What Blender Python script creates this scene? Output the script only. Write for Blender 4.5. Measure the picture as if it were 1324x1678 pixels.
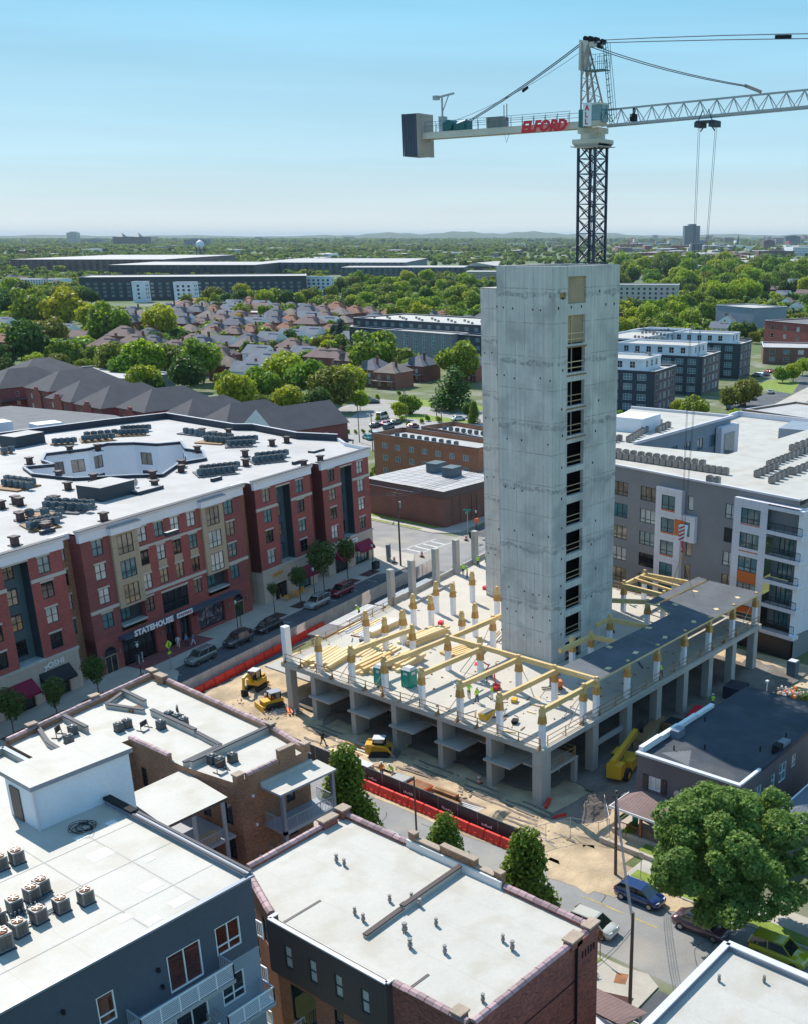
import bpy, math, random
import numpy as np
from mathutils import Vector, Matrix
random.seed(7); RNG = np.random.default_rng(7)
for o in list(bpy.data.objects): bpy.data.objects.remove(o)
scene = bpy.context.scene
COL = scene.collection
PI = math.pi
# ------------------------------------------------------------------ camera
CAMH = 52.0
_CX, _CY, _F, _HY = 888.0, 1065.0, 1768.0, 386.0
_PITCH = math.atan((_CY - _HY) / _F)
_YAW = math.atan((2345.0 - _CX) / math.hypot(_F, _CY - _HY))
_fh = Vector((math.cos(_YAW), math.sin(_YAW), 0)); _rt = Vector((math.sin(_YAW), -math.cos(_YAW), 0))
_fw = _fh * math.cos(_PITCH) + Vector((0, 0, -math.sin(_PITCH)))
_up = _fh * math.sin(_PITCH) + Vector((0, 0, math.cos(_PITCH)))
cd = bpy.data.cameras.new('camera'); cam = bpy.data.objects.new('camera', cd); COL.objects.link(cam)
cam.location = (0, 0, CAMH)
cam.rotation_euler = Matrix((_rt, _up, -_fw)).transposed().to_euler()
cd.sensor_fit = 'VERTICAL'; cd.sensor_height = 24.0; cd.lens = _F / 1678 * 24
cd.shift_x = -(_CX - 662) / 1678; cd.shift_y = (_CY - 839) / 1678
cd.clip_start = 0.5; cd.clip_end = 60000
scene.camera = cam
# ------------------------------------------------------------------ light
SUN_AZ = math.degrees(math.atan2(3.74, 1.13)); SUN_EL = 48.0
wd = bpy.data.worlds.new('World'); scene.world = wd; wd.use_nodes = True
nt = wd.node_tree; nt.nodes.clear()
sky = nt.nodes.new('ShaderNodeTexSky'); sky.sky_type = 'NISHITA'; sky.sun_disc = False
sky.sun_elevation = math.radians(SUN_EL); sky.sun_rotation = math.radians(90 - SUN_AZ)
sky.altitude = 250; sky.air_density = 1.0; sky.dust_density = 0.3; sky.ozone_density = 3.0
bg = nt.nodes.new('ShaderNodeBackground'); bg.inputs[1].default_value = 0.15
wo = nt.nodes.new('ShaderNodeOutputWorld')
tcw = nt.nodes.new('ShaderNodeTexCoord'); sxw = nt.nodes.new('ShaderNodeSeparateXYZ'); nt.links.new(tcw.outputs['Generated'], sxw.inputs[0])
rw = nt.nodes.new('ShaderNodeValToRGB'); el = rw.color_ramp.elements; GS = 1 / (0.15 * 1.27)
SKYC = [(0.0, (.56, .65, .70)), (.012, (.56, .665, .72)), (.06, (.41, .63, .745)), (.18, (.22, .53, .725)), (.5, (.18, .41, .69)), (1.0, (.16, .37, .65))]
el[0].position, el[1].position = 0.0, 1.0
for i in range(1, 5): el.new(SKYC[i][0])
for e, (q, c) in zip(el, SKYC): e.position = q; e.color = (*[v * GS * .17 for v in c], 1)
nzw = nt.nodes.new('ShaderNodeTexNoise'); mpw = nt.nodes.new('ShaderNodeMapping'); mpw.inputs['Scale'].default_value = (1.5, 1.5, 26); nt.links.new(tcw.outputs['Generated'], mpw.inputs[0]); nt.links.new(mpw.outputs[0], nzw.inputs['Vector']); nzw.inputs['Scale'].default_value = 1.6; nzw.inputs['Detail'].default_value = 5
mrw = nt.nodes.new('ShaderNodeMapRange'); nt.links.new(nzw.outputs[0], mrw.inputs[0]); mrw.inputs[1].default_value = .35; mrw.inputs[2].default_value = .75; mrw.inputs[3].default_value = 5.65; mrw.inputs[4].default_value = 6.5
scw = nt.nodes.new('ShaderNodeVectorMath'); scw.operation = 'SCALE'; nt.links.new(rw.outputs[0], scw.inputs[0]); nt.links.new(mrw.outputs[0], scw.inputs['Scale']); nt.links.new(sxw.outputs[2], rw.inputs[0])
tint = nt.nodes.new('ShaderNodeMix'); tint.data_type = 'RGBA'; tint.inputs[0].default_value = 0.92
nt.links.new(sky.outputs[0], tint.inputs[6]); nt.links.new(scw.outputs[0], tint.inputs[7]); nt.links.new(tint.outputs[2], bg.inputs[0]); nt.links.new(bg.outputs[0], wo.inputs[0])
sl = bpy.data.lights.new('sun', 'SUN'); sl.energy = 4.0; sl.angle = math.radians(0.5); sl.color = (1.0, 0.94, 0.84)
so = bpy.data.objects.new('sun', sl); COL.objects.link(so)
_a, _e = math.radians(SUN_AZ), math.radians(SUN_EL)
SUNV = Vector((math.cos(_a) * math.cos(_e), math.sin(_a) * math.cos(_e), math.sin(_e)))
so.rotation_euler = SUNV.to_track_quat('Z', 'Y').to_euler()
scene.view_settings.view_transform = 'Standard'; scene.view_settings.look = 'None'
scene.view_settings.exposure = 0.52; scene.view_settings.gamma = 1.0
scene.render.engine = 'CYCLES'
try:
    scene.cycles.max_bounces = 6; scene.cycles.diffuse_bounces = 3; scene.cycles.glossy_bounces = 3
    scene.cycles.transparent_max_bounces = 6; scene.cycles.volume_bounces = 0
except Exception: pass

# ------------------------------------------------------------------ helpers
def W(px, py, z=0.0):
    """surveyed plan position of a point at height z, from its bearing and dip"""
    d = _fw * _F + _rt * (px - _CX) - _up * (py - _CY)
    t = (z - CAMH) / d.z
    return (d.x * t, d.y * t)
def lin(c):
    return tuple(((v / 12.92) if v <= 0.04045 else ((v + 0.055) / 1.055) ** 2.4) for v in c)
MATS = {}
def mat(name, col, rough=0.7, metal=0.0, var=0.12, scale=1.0, bump=0.0, bscale=None, col2=None, spec=0.5, kind=None, coat=0.0, island=0.0, objvar=0.0, stain=None, stain_amt=0.4, stain_scale=0.15):
    """procedural surface: base colour broken by two noise octaves, optional brick / siding / seams pattern"""
    if name in MATS: return MATS[name]
    m = bpy.data.materials.new(name); m.use_nodes = True; MATS[name] = m
    t = m.node_tree; N = t.nodes; L = t.links
    b = N['Principled BSDF']; b.inputs['Roughness'].default_value = rough; b.inputs['Metallic'].default_value = metal
    b.inputs['Specular IOR Level'].default_value = spec
    if coat: b.inputs['Coat Weight'].default_value = coat; b.inputs['Coat Roughness'].default_value = 0.05
    m.diffuse_color = (*col, 1)
    geo = N.new('ShaderNodeNewGeometry')
    tc = N.new('ShaderNodeTexCoord')
    def noise(sc, det=4.0, src=None):
        n = N.new('ShaderNodeTexNoise'); n.inputs['Scale'].default_value = sc; n.inputs['Detail'].default_value = det
        L.new(src or geo.outputs['Position'], n.inputs['Vector']); return n
    def mix(f, a, c2, typ='MIX'):
        x = N.new('ShaderNodeMix'); x.data_type = 'RGBA'; x.blend_type = typ
        if isinstance(f, float): x.inputs[0].default_value = f
        else: L.new(f, x.inputs[0])
        for i, v in ((6, a), (7, c2)):
            if isinstance(v, tuple): x.inputs[i].default_value = (*v, 1)
            else: L.new(v, x.inputs[i])
        return x.outputs[2]
    def ramp(src, p0, p1, c0=(0, 0, 0), c1=(1, 1, 1)):
        r = N.new('ShaderNodeValToRGB'); r.color_ramp.elements[0].position = p0; r.color_ramp.elements[1].position = p1
        r.color_ramp.elements[0].color = (*c0, 1); r.color_ramp.elements[1].color = (*c1, 1)
        L.new(src, r.inputs[0]); return r.outputs[0]
    cur = tuple(col); hsrc = None
    if kind == 'brick':
        mp = N.new('ShaderNodeMapping'); L.new(tc.outputs['UV'], mp.inputs['Vector'])
        br = N.new('ShaderNodeTexBrick'); L.new(mp.outputs[0], br.inputs['Vector'])
        br.inputs['Scale'].default_value = 1.0; br.inputs['Brick Width'].default_value = 0.24; br.inputs['Row Height'].default_value = 0.085
        br.inputs['Mortar Size'].default_value = 0.010; br.inputs['Bias'].default_value = 0.0
        c2 = col2 or tuple(v * 0.6 for v in col)
        br.inputs['Color1'].default_value = (*col, 1); br.inputs['Color2'].default_value = (*c2, 1)
        br.inputs['Mortar'].default_value = (*[0.5 * v + 0.10 for v in col], 1)
        cur = br.outputs['Color']; hsrc = br.outputs['Fac']
    elif kind in ('siding', 'vsiding', 'seam', 'form', 'shingle', 'panel'):
        sx = N.new('ShaderNodeSeparateXYZ'); L.new(tc.outputs['UV'], sx.inputs[0])
        def saw(out, per, wid):
            a = N.new('ShaderNodeMath'); a.operation = 'DIVIDE'; L.new(out, a.inputs[0]); a.inputs[1].default_value = per
            f = N.new('ShaderNodeMath'); f.operation = 'FRACT'; L.new(a.outputs[0], f.inputs[0])
            g = N.new('ShaderNodeMath'); g.operation = 'LESS_THAN'; L.new(f.outputs[0], g.inputs[0]); g.inputs[1].default_value = wid
            return g.outputs[0]
        def mx(a, c):
            q = N.new('ShaderNodeMath'); q.operation = 'MAXIMUM'; L.new(a, q.inputs[0]); L.new(c, q.inputs[1]); return q.outputs[0]
        if kind == 'siding': ln = saw(sx.outputs[1], 0.18, 0.16)
        elif kind == 'vsiding': ln = saw(sx.outputs[0], 0.3, 0.14)
        elif kind == 'seam': ln = saw(sx.outputs[0], 3.05, 0.022)
        elif kind == 'shingle': ln = saw(sx.outputs[1], 0.3, 0.15)
        elif kind == 'panel': ln = mx(saw(sx.outputs[0], 1.3, 0.03), saw(sx.outputs[1], 3.15, 0.014))
        else: ln = mx(mx(saw(sx.outputs[0], 1.22, 0.06), saw(sx.outputs[1], 3.35, 0.03)), saw(sx.outputs[0], 0.61, 0.05))
        dark = col2 or tuple(v * 0.62 for v in col)
        cur = mix(ln, tuple(col), dark); hsrc = ln
        if kind == 'form':
            # board-form joints soft and patchy, lift joints stained
            nz = noise(0.9, 3); gate = ramp(nz.outputs[0], 0.32, 0.52)
            g = N.new('ShaderNodeMath'); g.operation = 'MULTIPLY'; L.new(ln, g.inputs[0]); L.new(gate, g.inputs[1])
            cur = mix(g.outputs[0], tuple(col), dark)
            sep2 = N.new('ShaderNodeSeparateXYZ'); L.new(tc.outputs['UV'], sep2.inputs[0])
            n2 = noise(0.6, 6)
            ad = N.new('ShaderNodeMath'); ad.operation = 'MULTIPLY_ADD'; L.new(n2.outputs[0], ad.inputs[0]); ad.inputs[1].default_value = 1.6; L.new(sep2.outputs[1], ad.inputs[2])
            lift = saw(ad.outputs[0], 6.7, 0.07)
            g2 = N.new('ShaderNodeMath'); g2.operation = 'MULTIPLY'; L.new(lift, g2.inputs[0]); L.new(ramp(noise(2.5, 8).outputs[0], 0.36, 0.60), g2.inputs[1])
            cur = mix(g2.outputs[0], cur, tuple(v * 0.55 for v in col))
            # vertical drips
            mpn = N.new('ShaderNodeMapping'); L.new(geo.outputs['Position'], mpn.inputs[0]); mpn.inputs['Scale'].default_value = (2.2, 2.2, 0.12)
            n3 = noise(1.0, 6, mpn.outputs[0]); cur = mix(ramp(n3.outputs[0], 0.50, 0.80), cur, tuple(v * 1.22 for v in col))
            hsrc = g.outputs[0]
    if var:
        n1 = noise(0.35 * scale, 6); n2 = noise(5.0 * scale, 5)
        cur = mix(ramp(n1.outputs[0], 0.30, 0.72), mix(1.0, cur, (1 - var,) * 3, 'MULTIPLY'), mix(1.0, cur, (1 + var,) * 3, 'MULTIPLY'))
        cur = mix(ramp(n2.outputs[0], 0.35, 0.7), mix(1.0, cur, (1 - var * .6,) * 3, 'MULTIPLY'), mix(1.0, cur, (1 + var * .6,) * 3, 'MULTIPLY'))
    if stain:
        n4 = noise(stain_scale, 8); r4 = ramp(n4.outputs[0], 0.50, 0.66)
        q = N.new('ShaderNodeMath'); q.operation = 'MULTIPLY'; L.new(r4, q.inputs[0]); q.inputs[1].default_value = stain_amt
        cur = mix(q.outputs[0], cur, tuple(stain))
    if island or objvar:
        if island: src = geo.outputs['Random Per Island']; amt = island
        else:
            oi = N.new('ShaderNodeObjectInfo'); src = oi.outputs['Random']; amt = objvar
        hs = N.new('ShaderNodeHueSaturation')
        v = N.new('ShaderNodeMapRange'); L.new(src, v.inputs[0]); v.inputs[3].default_value = 1 - amt; v.inputs[4].default_value = 1 + amt
        L.new(v.outputs[0], hs.inputs['Value'])
        if isinstance(cur, tuple): hs.inputs['Color'].default_value = (*cur, 1)
        else: L.new(cur, hs.inputs['Color'])
        if island and objvar:
            oi = N.new('ShaderNodeObjectInfo'); h = N.new('ShaderNodeMapRange'); L.new(oi.outputs['Random'], h.inputs[0])
            h.inputs[3].default_value = 0.5 - objvar * 0.035; h.inputs[4].default_value = 0.5 + objvar * 0.06; L.new(h.outputs[0], hs.inputs['Hue'])
        cur = hs.outputs[0]
    if isinstance(cur, tuple): b.inputs['Base Color'].default_value = (*cur, 1)
    else: L.new(cur, b.inputs['Base Color'])
    if bump:
        bp = N.new('ShaderNodeBump'); bp.inputs['Strength'].default_value = bump; bp.inputs['Distance'].default_value = 0.05
        nb = noise(bscale or 8.0, 6)
        if hsrc is not None:
            s = N.new('ShaderNodeMath'); s.operation = 'SUBTRACT'; L.new(nb.outputs[0], s.inputs[0]); L.new(hsrc, s.inputs[1]); L.new(s.outputs[0], bp.inputs['Height'])
        else: L.new(nb.outputs[0], bp.inputs['Height'])
        L.new(bp.outputs[0], b.inputs['Normal'])
    return m

def tag(o, label=None, cat=None, group=None, kind=None):
    if label: o['label'] = label
    if cat: o['category'] = cat
    if group: o['group'] = group
    if kind: o['kind'] = kind
    return o
def thing(name, label, cat, loc=(0, 0, 0), rz=0.0, group=None):
    o = bpy.data.objects.new(name, None); COL.objects.link(o); o.empty_display_size = 0.5
    o.location = loc; o.rotation_euler = (0, 0, rz)
    return tag(o, label, cat, group)
def link(name, me, parent=None, loc=(0, 0, 0), rz=0.0, scale=None):
    o = bpy.data.objects.new(name, me); COL.objects.link(o); o.location = loc; o.rotation_euler = (0, 0, rz)
    if scale is not None: o.scale = (scale,) * 3 if isinstance(scale, (int, float)) else scale
    if parent: o.parent = parent
    return o
CH = {}
def copy_tree(o, parent=None, loc=None, rz=None, label=None, group=None, scale=None):
    c = o.copy(); COL.objects.link(c)
    if parent: c.parent = parent
    if loc is not None: c.location = loc
    if rz is not None: c.rotation_euler = (0, 0, rz)
    if scale is not None: c.scale = (scale,) * 3 if isinstance(scale, (int, float)) else scale
    if label: c['label'] = label
    if group: c['group'] = group
    for ch in o.children: copy_tree(ch, c)
    return c

class MB:
    def __init__(s): s.v = []; s.f = []; s.m = []
    def face(s, pts, m=0):
        i = len(s.v); s.v.extend([tuple(p) for p in pts]); s.f.append(tuple(range(i, i + len(pts)))); s.m.append(m)
    def hexa(s, p, m=0):
        i = len(s.v); s.v.extend([tuple(q) for q in p])
        for f in ((0, 3, 2, 1), (4, 5, 6, 7), (0, 1, 5, 4), (1, 2, 6, 5), (2, 3, 7, 6), (3, 0, 4, 7)):
            s.f.append(tuple(i + k for k in f)); s.m.append(m)
        return s
    def box(s, x0, y0, z0, x1, y1, z1, m=0):
        if x0 > x1: x0, x1 = x1, x0
        if y0 > y1: y0, y1 = y1, y0
        if z0 > z1: z0, z1 = z1, z0
        return s.hexa([(x0, y0, z0), (x1, y0, z0), (x1, y1, z0), (x0, y1, z0), (x0, y0, z1), (x1, y0, z1), (x1, y1, z1), (x0, y1, z1)], m)
    def obox(s, cx, cy, z0, z1, lx, ly, a=0.0, m=0, taper=1.0):
        c, n = math.cos(a), math.sin(a); p = []
        for z, k in ((z0, 1.0), (z1, taper)):
            for dx, dy in ((-1, -1), (1, -1), (1, 1), (-1, 1)):
                x, y = dx * lx / 2 * k, dy * ly / 2 * k
                p.append((cx + c * x - n * y, cy + n * x + c * y, z))
        return s.hexa(p, m)
    def beam(s, p, q, w, h, m=0):
        p, q = Vector(p), Vector(q); d = (q - p).normalized()
        r = d.cross(Vector((0, 0, 1)))
        if r.length < 1e-3: r = Vector((1, 0, 0))
        r.normalize(); u = r.cross(d)
        r *= w / 2; u *= h / 2
        return s.hexa([p - r - u, p + r - u, q + r - u, q - r - u, p - r + u, p + r + u, q + r + u, q - r + u], m)
    def tube(s, p, q, r, n=6, m=0, r2=None, cap=True):
        p, q = Vector(p), Vector(q); d = (q - p).normalized(); a = d.cross(Vector((0, 0, 1)))
        if a.length < 1e-3: a = Vector((1, 0, 0))
        a.normalize(); b = d.cross(a); r2 = r if r2 is None else r2; i = len(s.v)
        for c, rr in ((p, r), (q, r2)):
            for k in range(n):
                t = 2 * PI * k / n; s.v.append(tuple(c + (a * math.cos(t) + b * math.sin(t)) * rr))
        for k in range(n):
            k2 = (k + 1) % n; s.f.append((i + k, i + k2, i + n + k2, i + n + k)); s.m.append(m)
        if cap:
            s.f.append(tuple(i + k for k in range(n))[::-1]); s.m.append(m); s.f.append(tuple(i + n + k for k in range(n))); s.m.append(m)
        return s
    def prism(s, poly, z0, z1, m=0, mt=None, top=True, bottom=False):
        n = len(poly); i = len(s.v); mt = m if mt is None else mt
        s.v.extend([(p[0], p[1], z0) for p in poly]); s.v.extend([(p[0], p[1], z1) for p in poly])
        for k in range(n):
            k2 = (k + 1) % n; s.f.append((i + k, i + k2, i + n + k2, i + n + k)); s.m.append(m)
        if top: s.f.append(tuple(i + n + k for k in range(n))); s.m.append(mt)
        if bottom: s.f.append(tuple(i + k for k in range(n))[::-1]); s.m.append(mt)
        return s
    def build(s, name, mats, parent=None, loc=(0, 0, 0), rz=0.0, smooth=False, me_only=False):
        me = bpy.data.meshes.new(name); me.from_pydata(s.v, [], s.f)
        if not isinstance(mats, (list, tuple)): mats = [mats]
        for m in mats: me.materials.append(m)
        if len(mats) > 1: me.polygons.foreach_set('material_index', s.m)
        if smooth: me.polygons.foreach_set('use_smooth', [True] * len(s.f))
        uv = me.uv_layers.new(name='UVMap'); uvs = []
        for p in me.polygons:
            nx, ny, nz = p.normal
            if abs(nz) > 0.75:
                for vi in p.vertices: c = s.v[vi]; uvs += [c[0], c[1]]
            else:
                l = math.hypot(nx, ny) or 1; tx, ty = -ny / l, nx / l; k = 1 / max(0.3, math.hypot(nx, ny))
                for vi in p.vertices: c = s.v[vi]; uvs += [c[0] * tx + c[1] * ty, c[2] * k]
        uv.data.foreach_set('uv', uvs)
        me.update()
        return me if me_only else link(name, me, parent, loc, rz)

# ------------------------------------------------------------------ palette (base colours)
M = {}
def defm(k, *a, **kw): M[k] = mat(k, *a, **kw)
defm('asphalt', (0.085, 0.092, 0.105), 0.9, var=0.18, bump=0.15, bscale=30, stain=(0.2, 0.19, 0.17), stain_amt=.5, stain_scale=.22)
defm('asphalt_old', (0.27, 0.265, 0.26), 0.92, var=0.12, bump=0.15, bscale=30, stain=(0.42, 0.37, 0.29), stain_amt=.5, stain_scale=.12)
defm('sidewalk', (0.46, 0.42, 0.365), 0.9, var=0.09, stain=(0.30, 0.27, 0.23))
defm('kerb', (0.45, 0.43, 0.40), 0.9)
defm('line_white', (0.58, 0.58, 0.57), 0.8, var=.2, scale=3); defm('line_yellow', (0.45, 0.34, 0.12), 0.8, var=.3, scale=3)
defm('gravel_shade', (0.20, 0.175, 0.15), .95, var=.25, bump=.8, bscale=3, stain=(.12, .10, .085), stain_amt=.8, stain_scale=.3)  # dark gravel tone with the deck's shade put into it
defm('dirt', (0.52, 0.39, 0.25), 0.97, var=0.22, scale=1.6, bump=1.0, bscale=2.2, col2=None, stain=(0.30, 0.225, 0.15), stain_amt=.85, stain_scale=.22)
defm('dirt_heap', (0.44, 0.34, 0.23), 0.97, var=0.2, bump=0.8, bscale=3)
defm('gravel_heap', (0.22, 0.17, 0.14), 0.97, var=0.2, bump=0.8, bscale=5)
defm('grass', (0.20, 0.27, 0.04), 0.95, var=0.3, scale=3, bump=0.6, bscale=20)
defm('concrete', (0.58, 0.555, 0.52), 0.85, var=0.06, kind='form', bump=0.25, bscale=6, stain=(0.30, 0.295, 0.29), stain_amt=.55, stain_scale=.30)
defm('slab', (0.51, 0.465, 0.40), 0.8, var=0.07, stain=(0.47, 0.44, 0.40), stain_amt=.6, stain_scale=.22)
defm('slab_edge', (0.42, 0.40, 0.37), 0.85, var=0.14, bump=.3)
defm('column_conc', (0.44, 0.42, 0.39), 0.85, var=0.1, kind='vsiding', col2=(0.33, 0.315, 0.29), stain=(0.3, 0.28, 0.25))
defm('wood', (0.66, 0.46, 0.20), 0.6, var=0.12); defm('wood_light', (0.74, 0.56, 0.30), 0.65, var=0.15)
defm('wood_orange', (0.52, 0.28, 0.075), 0.5, var=0.15); defm('wood_dark', (0.28, 0.15, 0.06), 0.7)
defm('wood_rail', (0.36, 0.20, 0.075), 0.7, var=.15)
defm('wrap', (0.83, 0.83, 0.88), 0.45, var=0.06, bump=.3, bscale=6)
defm('ply', (0.45, 0.33, 0.20), 0.7, var=0.15, kind='vsiding')
defm('membrane', (0.025, 0.045, 0.075), 0.75, var=0.25, kind='seam', bump=.3, col2=(0.012, 0.02, 0.03)); defm('membrane_gray', (0.10, 0.11, 0.125), 0.8, var=0.2, kind='seam')  # gray membrane is the one colour of all roof deck panels
defm('brick_red', (0.40, 0.075, 0.065), 0.85, kind='brick', var=0.10, bump=0.2)
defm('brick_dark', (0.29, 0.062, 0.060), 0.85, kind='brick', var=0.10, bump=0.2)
defm('brick_brown', (0.40, 0.19, 0.09), 0.85, kind='brick', var=0.16, bump=0.3, col2=(0.20, 0.095, 0.055), stain=(0.45, 0.28, 0.16))
defm('brick_old', (0.45, 0.115, 0.07), 0.85, kind='brick', var=0.18, bump=0.3, col2=(0.12, 0.035, 0.032), stain=(0.33, 0.13, 0.09))
defm('brick_orange', (0.46, 0.17, 0.075), 0.85, kind='brick', var=0.1, bump=0.2)
defm('brick_office', (0.23, 0.095, 0.065), 0.85, kind='brick', var=0.10, bump=0.2)
defm('brick_purple', (0.16, 0.10, 0.11), 0.85, kind='brick', var=0.10, bump=0.2)
defm('brick_house', (0.24, 0.07, 0.045), 0.85, kind='brick', var=0.15, objvar=.25)
defm('stone', (0.52, 0.44, 0.37), 0.85, kind='panel', var=0.08, bump=.2)
defm('stone_trim', (0.50, 0.46, 0.41), 0.8, var=.06); defm('cornice', (0.76, 0.76, 0.82), 0.6, var=.04)
defm('tan_panel', (0.42, 0.33, 0.235), 0.8, kind='panel', var=.05)
defm('charcoal', (0.07, 0.092, 0.13), 0.6, kind='siding', var=.08)
defm('slate_blue', (0.25, 0.30, 0.36), 0.6, kind='siding', var=.07)
defm('navy_siding', (0.028, 0.045, 0.062), 0.6, kind='siding', var=.1)
defm('gray_siding', (0.25, 0.25, 0.27), 0.7, kind='siding', var=.06)
defm('gray_light', (0.22, 0.23, 0.25), 0.7, kind='vsiding', var=.06)
defm('white_panel', (0.70, 0.68, 0.74), 0.6, kind='panel', var=.04, col2=(0.5, 0.48, 0.53))
defm('white_paint', (0.80, 0.80, 0.80), 0.5, var=.04); defm('white_wall', (0.74, 0.76, 0.82), 0.6, var=.06, stain=(.6, .6, .62))
defm('orange_panel', (0.60, 0.13, 0.02), 0.5, var=.04)
defm('brown_metal', (0.085, 0.065, 0.065), 0.5, kind='vsiding', var=.08)
defm('paint_gray', (0.145, 0.12, 0.13), 0.75, var=.1, bump=.15, bscale=14)
defm('roof_white', (0.48, 0.455, 0.41), 0.6, kind='seam', col2=(0.44, 0.415, 0.37), var=0.06, bump=.15, bscale=1.2, stain=(0.38, 0.33, 0.26), stain_amt=.5, stain_scale=.38)
defm('roof_offwhite', (0.43, 0.41, 0.40), 0.7, kind='seam', col2=(0.35, 0.335, 0.33), var=0.08, stain=(0.31, 0.295, 0.28), stain_amt=.5, stain_scale=.12)
defm('roof_patch', (0.68, 0.68, 0.66), 0.5, var=.03)
defm('roof_black', (0.040, 0.050, 0.065), 0.85, var=.22, kind='seam', stain=(0.10, 0.10, 0.10), stain_amt=.5, stain_scale=.3)
defm('roof_gray', (0.16, 0.16, 0.17), 0.9, kind='shingle', var=.15); defm('shingle', (0.15, 0.15, 0.175), 0.9, kind='shingle', var=.15, bump=.2)
defm('shingle_brown', (0.225, 0.15, 0.14), 0.9, kind='shingle', var=.15, bump=.2); defm('shingle_tan', (0.24, 0.19, 0.165), 0.9, kind='shingle', var=.15)
defm('shingle_rust', (0.33, 0.155, 0.10), 0.9, kind='shingle', var=.15, bump=.2); defm('shingle_blue', (0.17, 0.19, 0.23), 0.9, kind='shingle', var=.15)
defm('parapet_dark', (0.018, 0.025, 0.045), 0.6, var=.1)
defm('coping_metal', (0.23, 0.26, 0.32), 0.4, metal=.3, var=.05); defm('coping_light', (0.62, 0.60, 0.64), 0.5, var=.05)
defm('coping_tile', (0.34, 0.22, 0.23), 0.5, var=.18, objvar=.3); defm('clay_cap', (0.38, 0.29, 0.22), 0.8, var=.2)
defm('frame_dark', (0.02, 0.024, 0.03), 0.4, var=0); defm('frame_white', (0.8, 0.8, 0.82), 0.4, var=0); defm('frame_gray', (0.32, 0.34, 0.38), 0.4, var=0)
defm('glass_dark', (0.010, 0.016, 0.022), 0.04, var=0, spec=1.0)
defm('glass_teal_reflect', (0.08, 0.19, 0.22), 0.06, var=0.3, spec=1.0); defm('glass_blind', (0.52, 0.55, 0.54), 0.12, var=0.25, scale=2, spec=.9, coat=.6)  # teal and pale reflections put into pane colour; blind panes also show blinds
defm('glass_tan', (0.26, 0.21, 0.16), 0.1, var=0.4, scale=3, spec=.9, coat=.6); defm('glass_brick_reflect', (0.10, 0.022, 0.012), 0.06, var=.5, scale=3, kind='siding', spec=1.)  # reddish brick reflection put into the orange pane colour
defm('metal', (0.42, 0.42, 0.43), 0.4, metal=.7, var=.1); defm('ac_gray', (0.24, 0.23, 0.225), 0.5, metal=.2, var=.15); defm('ac_teal', (0.07, 0.115, 0.145), 0.6, var=.2)
defm('ac_fin', (0.11, 0.105, 0.10), 0.6, metal=.3, kind='vsiding'); defm('rust', (0.27, 0.115, 0.05), 0.85, var=.35, scale=4)
defm('duct_brown', (0.05, 0.028, 0.03), 0.6, var=.1); defm('black', (0.008, 0.008, 0.01), 0.85, var=.1); defm('rubber', (0.022, 0.022, 0.022), 0.9, var=.1)
defm('awning_red', (0.34, 0.012, 0.07), 0.7, kind='vsiding', var=.06); defm('awning_black', (0.015, 0.016, 0.02), 0.7)
defm('navy_mast', (0.016, 0.03, 0.07), 0.5, var=.08); defm('crane_white', (0.62, 0.58, 0.50), 0.5, var=.1, stain=(.32, .26, .2)); defm('crane_gray', (0.40, 0.42, 0.44), .5, var=.08)
defm('crane_rust', (0.36, 0.31, 0.28), .6, var=.15); defm('cw_dark', (0.055, 0.075, 0.11), .7, var=.1); defm('teal_paint', (0.02, 0.14, 0.15), .5, var=.1)
defm('red_letter', (0.68, 0.018, 0.04), .4, var=0); defm('white_letter', (0.85, 0.85, 0.85), .4, var=0); defm('gold_letter', (0.72, 0.32, 0.04), .4, var=0)
defm('cat_yellow', (0.66, 0.37, 0.02), .45, var=.1); defm('barrier_red', (0.72, 0.03, 0.018), .5, var=.12, objvar=.12); defm('cone_orange', (0.75, 0.13, 0.03), .5, var=.05)
defm('banner_white', (0.80, 0.74, 0.72), .7, var=.14, scale=2); defm('banner_black', (0.035, 0.037, 0.042), .6, var=.3, scale=2)
defm('toilet_green', (0.005, 0.27, 0.20), .45, var=.08); defm('hivis', (0.45, 0.80, 0.05), .7, var=.05); defm('hivis_orange', (0.85, 0.20, 0.04), .7, var=.05)
defm('skin', (0.42, 0.25, 0.17), .6, var=0); defm('denim', (0.04, 0.06, 0.12), .8, var=.1); defm('cloth_dark', (0.03, 0.03, 0.035), .9, var=.1); defm('cloth_white', (.6, .6, .62), .8, var=.05); defm('cloth_blue', (.10, .22, .42), .8, var=.05)
defm('hardhat', (0.8, 0.75, 0.1), .4, var=0); defm('hardhat_white', (0.8, 0.8, 0.8), .4, var=0)
defm('bark', (0.09, 0.065, 0.045), .95, var=.2, scale=3, bump=.5); defm('pole_wood', (0.14, 0.095, 0.07), .9, var=.2, scale=3); defm('mulch', (0.085, 0.035, 0.03), .95, var=.2)
def leafm(k, c, ob=.5):
    m = mat(k, c, .55, var=.0, island=.34, objvar=ob, spec=.3)
    b = m.node_tree.nodes['Principled BSDF']; M[k] = m
    # leaves let some light through
    b.inputs['Transmission Weight'].default_value = 0.0
    t = m.node_tree; tr = t.nodes.new('ShaderNodeBsdfTranslucent'); mx = t.nodes.new('ShaderNodeMixShader'); mx.inputs[0].default_value = .45
    src = b.inputs['Base Color'].links[0].from_socket; t.links.new(src, tr.inputs[0])
    out = [n for n in t.nodes if n.type == 'OUTPUT_MATERIAL'][0]
    t.links.new(b.outputs[0], mx.inputs[1]); t.links.new(tr.outputs[0], mx.inputs[2]); t.links.new(mx.outputs[0], out.inputs[0])
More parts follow.
